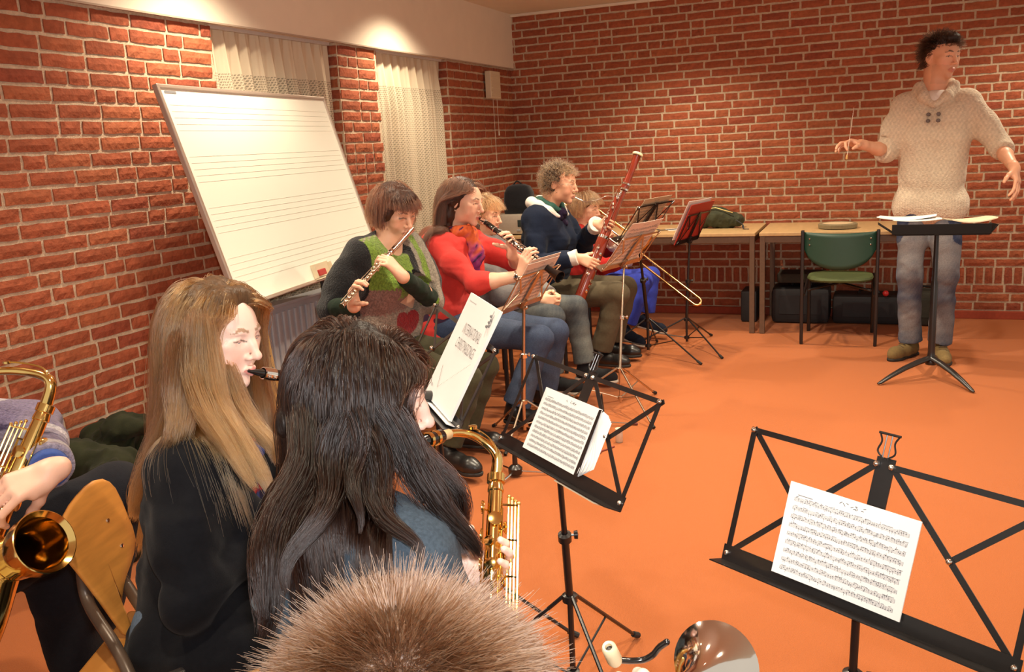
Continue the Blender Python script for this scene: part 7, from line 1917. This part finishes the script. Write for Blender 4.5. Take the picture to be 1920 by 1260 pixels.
# ================================================================ P10: man at the left edge with a tenor saxophone
def build_left():
    t = person('player at the left edge in a mauve striped sweater with a tenor saxophone', (-2.15, 1.15, 0))
    T = Torso((-2.12, 1.17, 0.50), (-2.09, 1.24, 1.01), 48, 1.02)
    H = Head((-2.05, 1.30, 1.20), (0.75, 0.62, -0.1), (0, 0, 1), 1.02)
    p0, p1, p2, p3, bt = at(-75, 715, 1.93), at(-10, 697, 1.92), at(55, 698, 1.91), at(94, 716, 1.90), at(84, 768, 1.90)
    bb = at(0, 965, 1.83); bb = bt + nrm(bb - bt) * 0.56
    d = nrm(bb - bt)
    bc = at(84, 1016, 1.74); ba = nrm(CR * 0.80 + CU * 0.42 - CW * 0.45)
    saxophone('saxophone', 'gold tenor saxophone at the left edge, played by the man in the striped sweater', [p0, p1, p2, p3], bt, bb, bc, ba, rn=(0.008, 0.0135), rb=(0.0155, 0.033), rbell=0.062, key_dir=nrm(-CW), keyside=nrm(-CR + CU * 0.3), bow_out=nrm(CR - CW * 0.3), bow_drop=0.06, nsel=5, mp=False)
    elR, elL = at(62, 800, 2.10), A(-2.30, 1.50, 0.76)
    wR = at(94, 884, 1.86)
    def hr(F): hand(F, wR, nrm(at(2, 925, 1.79) - wR), nrm(CW * 0.8 - CU * 0.4), 1, (38, 50, 30), 1.0, thumb=(65, 25, 20), spread=3, thumb_out=22)
    def hl(F): hand(F, (-2.10, 1.45, 0.88), (0.8, 0.0, 0.2), (0, -1, 0), -1, (40, 50, 30), 1.0)
    body(t, T, H, [(1, elR, wR), (-1, elL, A(-2.10, 1.45, 0.88))], [hr, hl], 0.004, (0.80, 0.47, 0.35))
    el2 = at(-20, 800, 2.06)
    def stripes(P, C):
        s = (P - T.hip) @ nrm(T.up * 1.0 + T.M[:, 1] * 0.0); ang = (P - wR) @ nrm(wR - elR)
        arm = np.linalg.norm(P - wR, axis=1) < 0.16
        v = np.where(arm, ang * 62, s * 45)
        k = np.floor(v * 0.8) % 4
        C[:] = A(0.20, 0.16, 0.26); C[k == 1] = A(0.50, 0.46, 0.50); C[k == 2] = A(0.28, 0.24, 0.32); C[(k == 3) & ((v * 0.8) % 1 < 0.4)] = A(0.08, 0.06, 0.12)
        return C
    top(t, 'striped_sweater', T, [(1, elR, elR + (wR - elR) * 0.90), (-1, elL, elL + (A(-2.10, 1.45, 0.88) - elL) * 0.85)], M_KNIT, (0.2, 0.2, 0.2), off=0.018, hem=-0.1, neck_cut=0.06, paintf=stripes, belly=0.02)
    F = Field(0.004); e = nrm(wR - elR); F.chain([wR - e * 0.06, wR - e * 0.005], [0.043, 0.040], 0.01)
    F.box(wR + e * 0.045, (0.08, 0.08, 0.05), frame3(e, (0, .1, 1))[:, [0, 2, 1]], 0.002, 0.003, '-'); F.build('blue_cuff', cloth('blue_shirt', (0.05, 0.09, 0.30)), t)
    kn = [A(-1.93, 1.50, 0.50), at(218, 925, 2.32)]; an = [A(-1.95, 1.55, 0.12), at(128, 1190, 2.20)]
    an[1][2] = max(an[1][2], 0.30)
    an[1] = A(kn[1][0] - 0.17, kn[1][1] - 0.02, 0.16)
    trousers(t, T, kn, an, cloth('black_trousers', (0.012, 0.012, 0.016), noise=0.2), None, thigh=0.095, knee=0.075, cuff=0.072)
    for a in an: shoe('boot', a - A(0, 0, 0.04), (0.6, -0.3, 0), t, M_SHOEB, M_SOLEB, sc_=1.1)
    simple_strands(H, t, 1500, (0.05, 0.03, 0.02), 91, length=0.04)
build_left()

# ================================================================ wooden school chair beside the fair-haired woman
M_TUBE = mat('taupe_tube', (0.10, 0.065, 0.045), 0.35, 0.2, noise=0.2, nscale=20)
pn, _, _ = desk_frame(14, 12); pc = at(180, 1005, 1.93)
ch = thing('wooden_chair', 'wooden school chair with a shaped plywood back and brown tube frame, under the fair-haired woman', 'chair', (-1.45, 1.36, 0))
ol = [(385, 503), (415, 515), (440, 540), (468, 590), (490, 640), (512, 690), (525, 740), (520, 790), (508, 835), (490, 885), (478, 930), (470, 975), (468, 1010), (480, 1045), (497, 1085), (503, 1108), (492, 1126), (470, 1112), (440, 1065), (415, 1025), (385, 980), (345, 925), (300, 868), (262, 825), (240, 785), (228, 735), (229, 690), (240, 645), (262, 605), (290, 568), (325, 530), (355, 509)]
pl = [onplane(x / 2.1, y / 2.1 + 660, pc, pn) for x, y in ol]
def curved(pts, cen, n, k):
    return [p - n * k * (np.linalg.norm(p - cen) ** 2) for p in pts]
cen = np.mean(pl, 0)
rings = []
V = []; F = []
for sd_, sc1 in ((0.0065, 0.0), (0.0065, 0.35), (0.0065, 0.7), (0.0065, 0.95), (0.003, 1.0), (-0.003, 1.0), (-0.0065, 0.95), (-0.0065, 0.7), (-0.0065, 0.35), (-0.0065, 0.0)):
    for p in pl:
        q = cen + (p - cen) * max(sc1, 0.001); q = q + pn * (sd_ + 0.3 * np.linalg.norm(q - cen) ** 2); V.append(q)
n_ = len(pl)
for i in range(9):
    for j in range(n_): F.append((i * n_ + j, i * n_ + (j + 1) % n_, (i + 1) * n_ + (j + 1) % n_, (i + 1) * n_ + j))
bk_ = mesh_obj('backrest', V, F, M_OAK, ch, True)
b = MB()
for x, y in ((411, 666), (468, 765)):
    q = onplane(x / 2.1, y / 2.1 + 660, pc, pn); q = q + pn * (0.3 * np.linalg.norm(q - cen) ** 2); b.lathe(q, -pn, [(0.0, 0.0095), (0.0045, 0.009), (0.006, 0.006), (0.006, 0.002)], 12); b.lathe(q, pn, [(0.0, 0.0095), (0.0045, 0.009), (0.006, 0.006), (0.006, 0.002)], 12)
b.build('bolts', M_CHROME, bk_, True)
A1, A2 = onplane(152, 1075, pc, pn) - pn * 0.01, onplane(180, 1125, pc, pn) - pn * 0.02
fl_ = az(262, 1330)
b = MB(); b.tube(curve_pts([onplane(160, 1050, pc, pn) - pn * 0.012, A2, at(215, 1210, 1.80), at(245, 1270, 1.76), at(300, 1400, 1.72)], 6), 0.0125, 12); b.build('leg', M_TUBE, ch, True)
b = MB(); b.tube(curve_pts([onplane(215, 1040, pc, pn) - pn * 0.018, onplane(240, 1085, pc, pn) - pn * 0.012, at(262, 1135, 1.92), at(282, 1160, 1.90), at(315, 1172, 1.88), at(380, 1170, 1.86)], 6), 0.0125, 12); b.build('frame_tube', M_TUBE, ch, True)
sp_ = A(-1.33, 1.30, 0.43)
b = MB(); fr_ = frame3((0.93, 0.37, 0), (0, 0, 1)); b.box(sp_, (0.36, 0.38, 0.014), fr_, 0.006); b.build('seat', M_OAK, ch)
for sx, sy in ((-1, -1), (1, -1), (-1, 1), (1, 1)):
    b = MB(); q = sp_ + fr_ @ A(sx * 0.15, sy * 0.15, -0.012); b.tube([q, q + fr_ @ A(sx * 0.04, sy * 0.05, 0) - A(0, 0, 0.445)], 0.011, 10); b.build('leg', M_TUBE, ch, True)
green_chair((-0.80, 1.16, 0), R(62 - 90), 'dark chair under the dark-haired saxophonist', M_SEATB, M_SEATB, M_BLACK, 'chairs under the players', 0.57)
green_chair((-0.30, 0.36, 0), R(82 - 90), 'dark chair under the nearest short-haired player', M_SEATB, M_SEATB, M_BLACK, 'chairs under the players', 0.57)
green_chair((-2.13, 1.16, 0), R(48 - 90), 'dark chair under the man with the tenor saxophone', M_SEATB, M_SEATB, M_BLACK, 'chairs under the players', 0.78)

# dark coat heap behind the fair-haired woman
F = Field(0.006); rr = random.Random(8)
for k in range(16): F.ell(A(-2.62, 2.38, 0.42) + A(rr.uniform(-0.12, 0.12), rr.uniform(-0.24, 0.24), rr.uniform(-0.18, 0.08)), (rr.uniform(0.06, 0.11), rr.uniform(0.07, 0.13), rr.uniform(0.04, 0.08)), None, 0.04)
F.cap((-2.62, 2.2, 0.12), (-2.62, 2.55, 0.12), 0.14, 0.14, 0.05); F.cap((-2.62, 2.2, 0.0), (-2.62, 2.55, 0.0), 0.10, 0.10, 0.05); F.box((-2.62, 2.4, -0.15), (0.5, 0.5, 0.15), None, 0.002, 0.002, '-')
tag(F.build('coat', cloth('dark_olive_cloth', (0.028, 0.030, 0.014), noise=0.5, nscale=14), wrinkle=0.012, wfreq=45), 'crumpled dark olive coat heaped against the brick wall behind the fair-haired woman', 'coat')

# green holdall on the left table, built as a soft form
hg = thing('green_bag', 'soft dark green holdall with loose straps on the left table', 'bag', (-1.12, 6.93, 0.736))
F = Field(0.006)
F.chain([(-1.30, 6.95, 0.80), (-1.12, 6.95, 0.815), (-0.97, 6.93, 0.79)], [0.066, 0.078, 0.058], 0.03)
F.box((-1.12, 6.94, 0.70), (0.4, 0.3, 0.038), None, 0.002, 0.01, '-')
F.build('body', M_BAG, hg, wrinkle=0.008, wfreq=45)
b = MB(); b.tube(curve_pts([(-0.96, 6.86, 0.80), (-0.91, 6.83, 0.77), (-0.90, 6.80, 0.744), (-0.86, 6.78, 0.741)], 5), 0.008, 6, flat=((0, 0, 1), 0.3)); b.tube(curve_pts([(-1.30, 6.88, 0.80), (-1.38, 6.84, 0.75), (-1.50, 6.80, 0.741), (-1.56, 6.84, 0.741)], 5), 0.008, 6, flat=((0, 0, 1), 0.3)); b.build('strap', M_DARKF, hg, True)
b = MB(); b.tube([(-1.27, 6.90, 0.868), (-1.12, 6.885, 0.895), (-0.99, 6.88, 0.855)], 0.004, 6); b.build('zip', mat('zip_brass', (0.4, 0.3, 0.12), 0.4, 0.8), hg, True)

# ================================================================ small things on the floor
def peg_stand(x, y, label, rz):
    t = thing('instrument_peg', label, 'instrument stand', (x, y, 0), rz, 'clarinet pegs on the carpet')
    b = MB(); b.lathe((0, 0, 0), (0, 0, 1), [(0.0, 0.012), (0.028, 0.012), (0.032, 0.020), (0.032, 0.040), (0.020, 0.052), (0.012, 0.056), (0.011, 0.09), (0.004, 0.175), (0.0, 0.178)], 20); b.build('peg', M_BLACK, t, True, True)
    for k in range(3):
        a = R(120 * k); e = A(math.cos(a), math.sin(a), 0)
        b = MB(); b.tube([e * 0.02 + A(0, 0, 0.024), e * 0.165 + A(0, 0, 0.008)], 0.0045, 8); lg = b.build('leg', M_CHROME, t, True, True)
        b = MB(); b.tube([e * 0.155 + A(0, 0, 0.009), e * 0.18 + A(0, 0, 0.007)], 0.0065, 8); b.build('rubber_tip', mat('red_rubber', (0.12, 0.02, 0.015), 0.7), lg, True, True)
p = az(967, 893); peg_stand(p[0], p[1], 'black clarinet peg stand on chrome legs, nearer one, left of the middle stand', R(20))
p = az(1130, 800); peg_stand(p[0], p[1], 'black clarinet peg stand on chrome legs, farther one, behind the middle stand', R(20))
p = az(1161, 829); jr = thing('water_jar', 'small clear plastic jar with a white lid on the carpet', 'jar', (p[0], p[1], 0))
b = MB(); b.lathe((p[0], p[1], 0.002), (0, 0, 1), [(0.0, 0), (0.017, 0.0), (0.0185, 0.003), (0.0185, 0.045), (0.016, 0.050)], 20); b.build('jar_body', mat('frosted_plastic', (0.75, 0.62, 0.5), 0.25, noise=0.02, trans=0.6), jr, True)
b = MB(); b.lathe((p[0], p[1], 0.052), (0, 0, 1), [(0.0165, 0), (0.0185, 0.001), (0.0185, 0.018), (0.0, 0.020)], 20); b.build('lid', mat('lid_white', (0.75, 0.62, 0.45), 0.4), jr, True)
pts = [az(x, y, 0.005) for x, y in ((1098, 842), (1110, 848), (1122, 847), (1136, 843), (1152, 837))]
b = MB(); b.tube(curve_pts(pts, 5), 0.0035, 6); pts = [az(x, y, 0.005) for x, y in ((1108, 842), (1120, 840), (1128, 846), (1118, 852), (1108, 848))]; b.tube(curve_pts(pts, 5), 0.003, 6)
tag(b.build('cord', mat('red_cord', (0.20, 0.03, 0.02), 0.6), None, True), 'short dark red cord lying on the carpet beside the jar', 'cord')
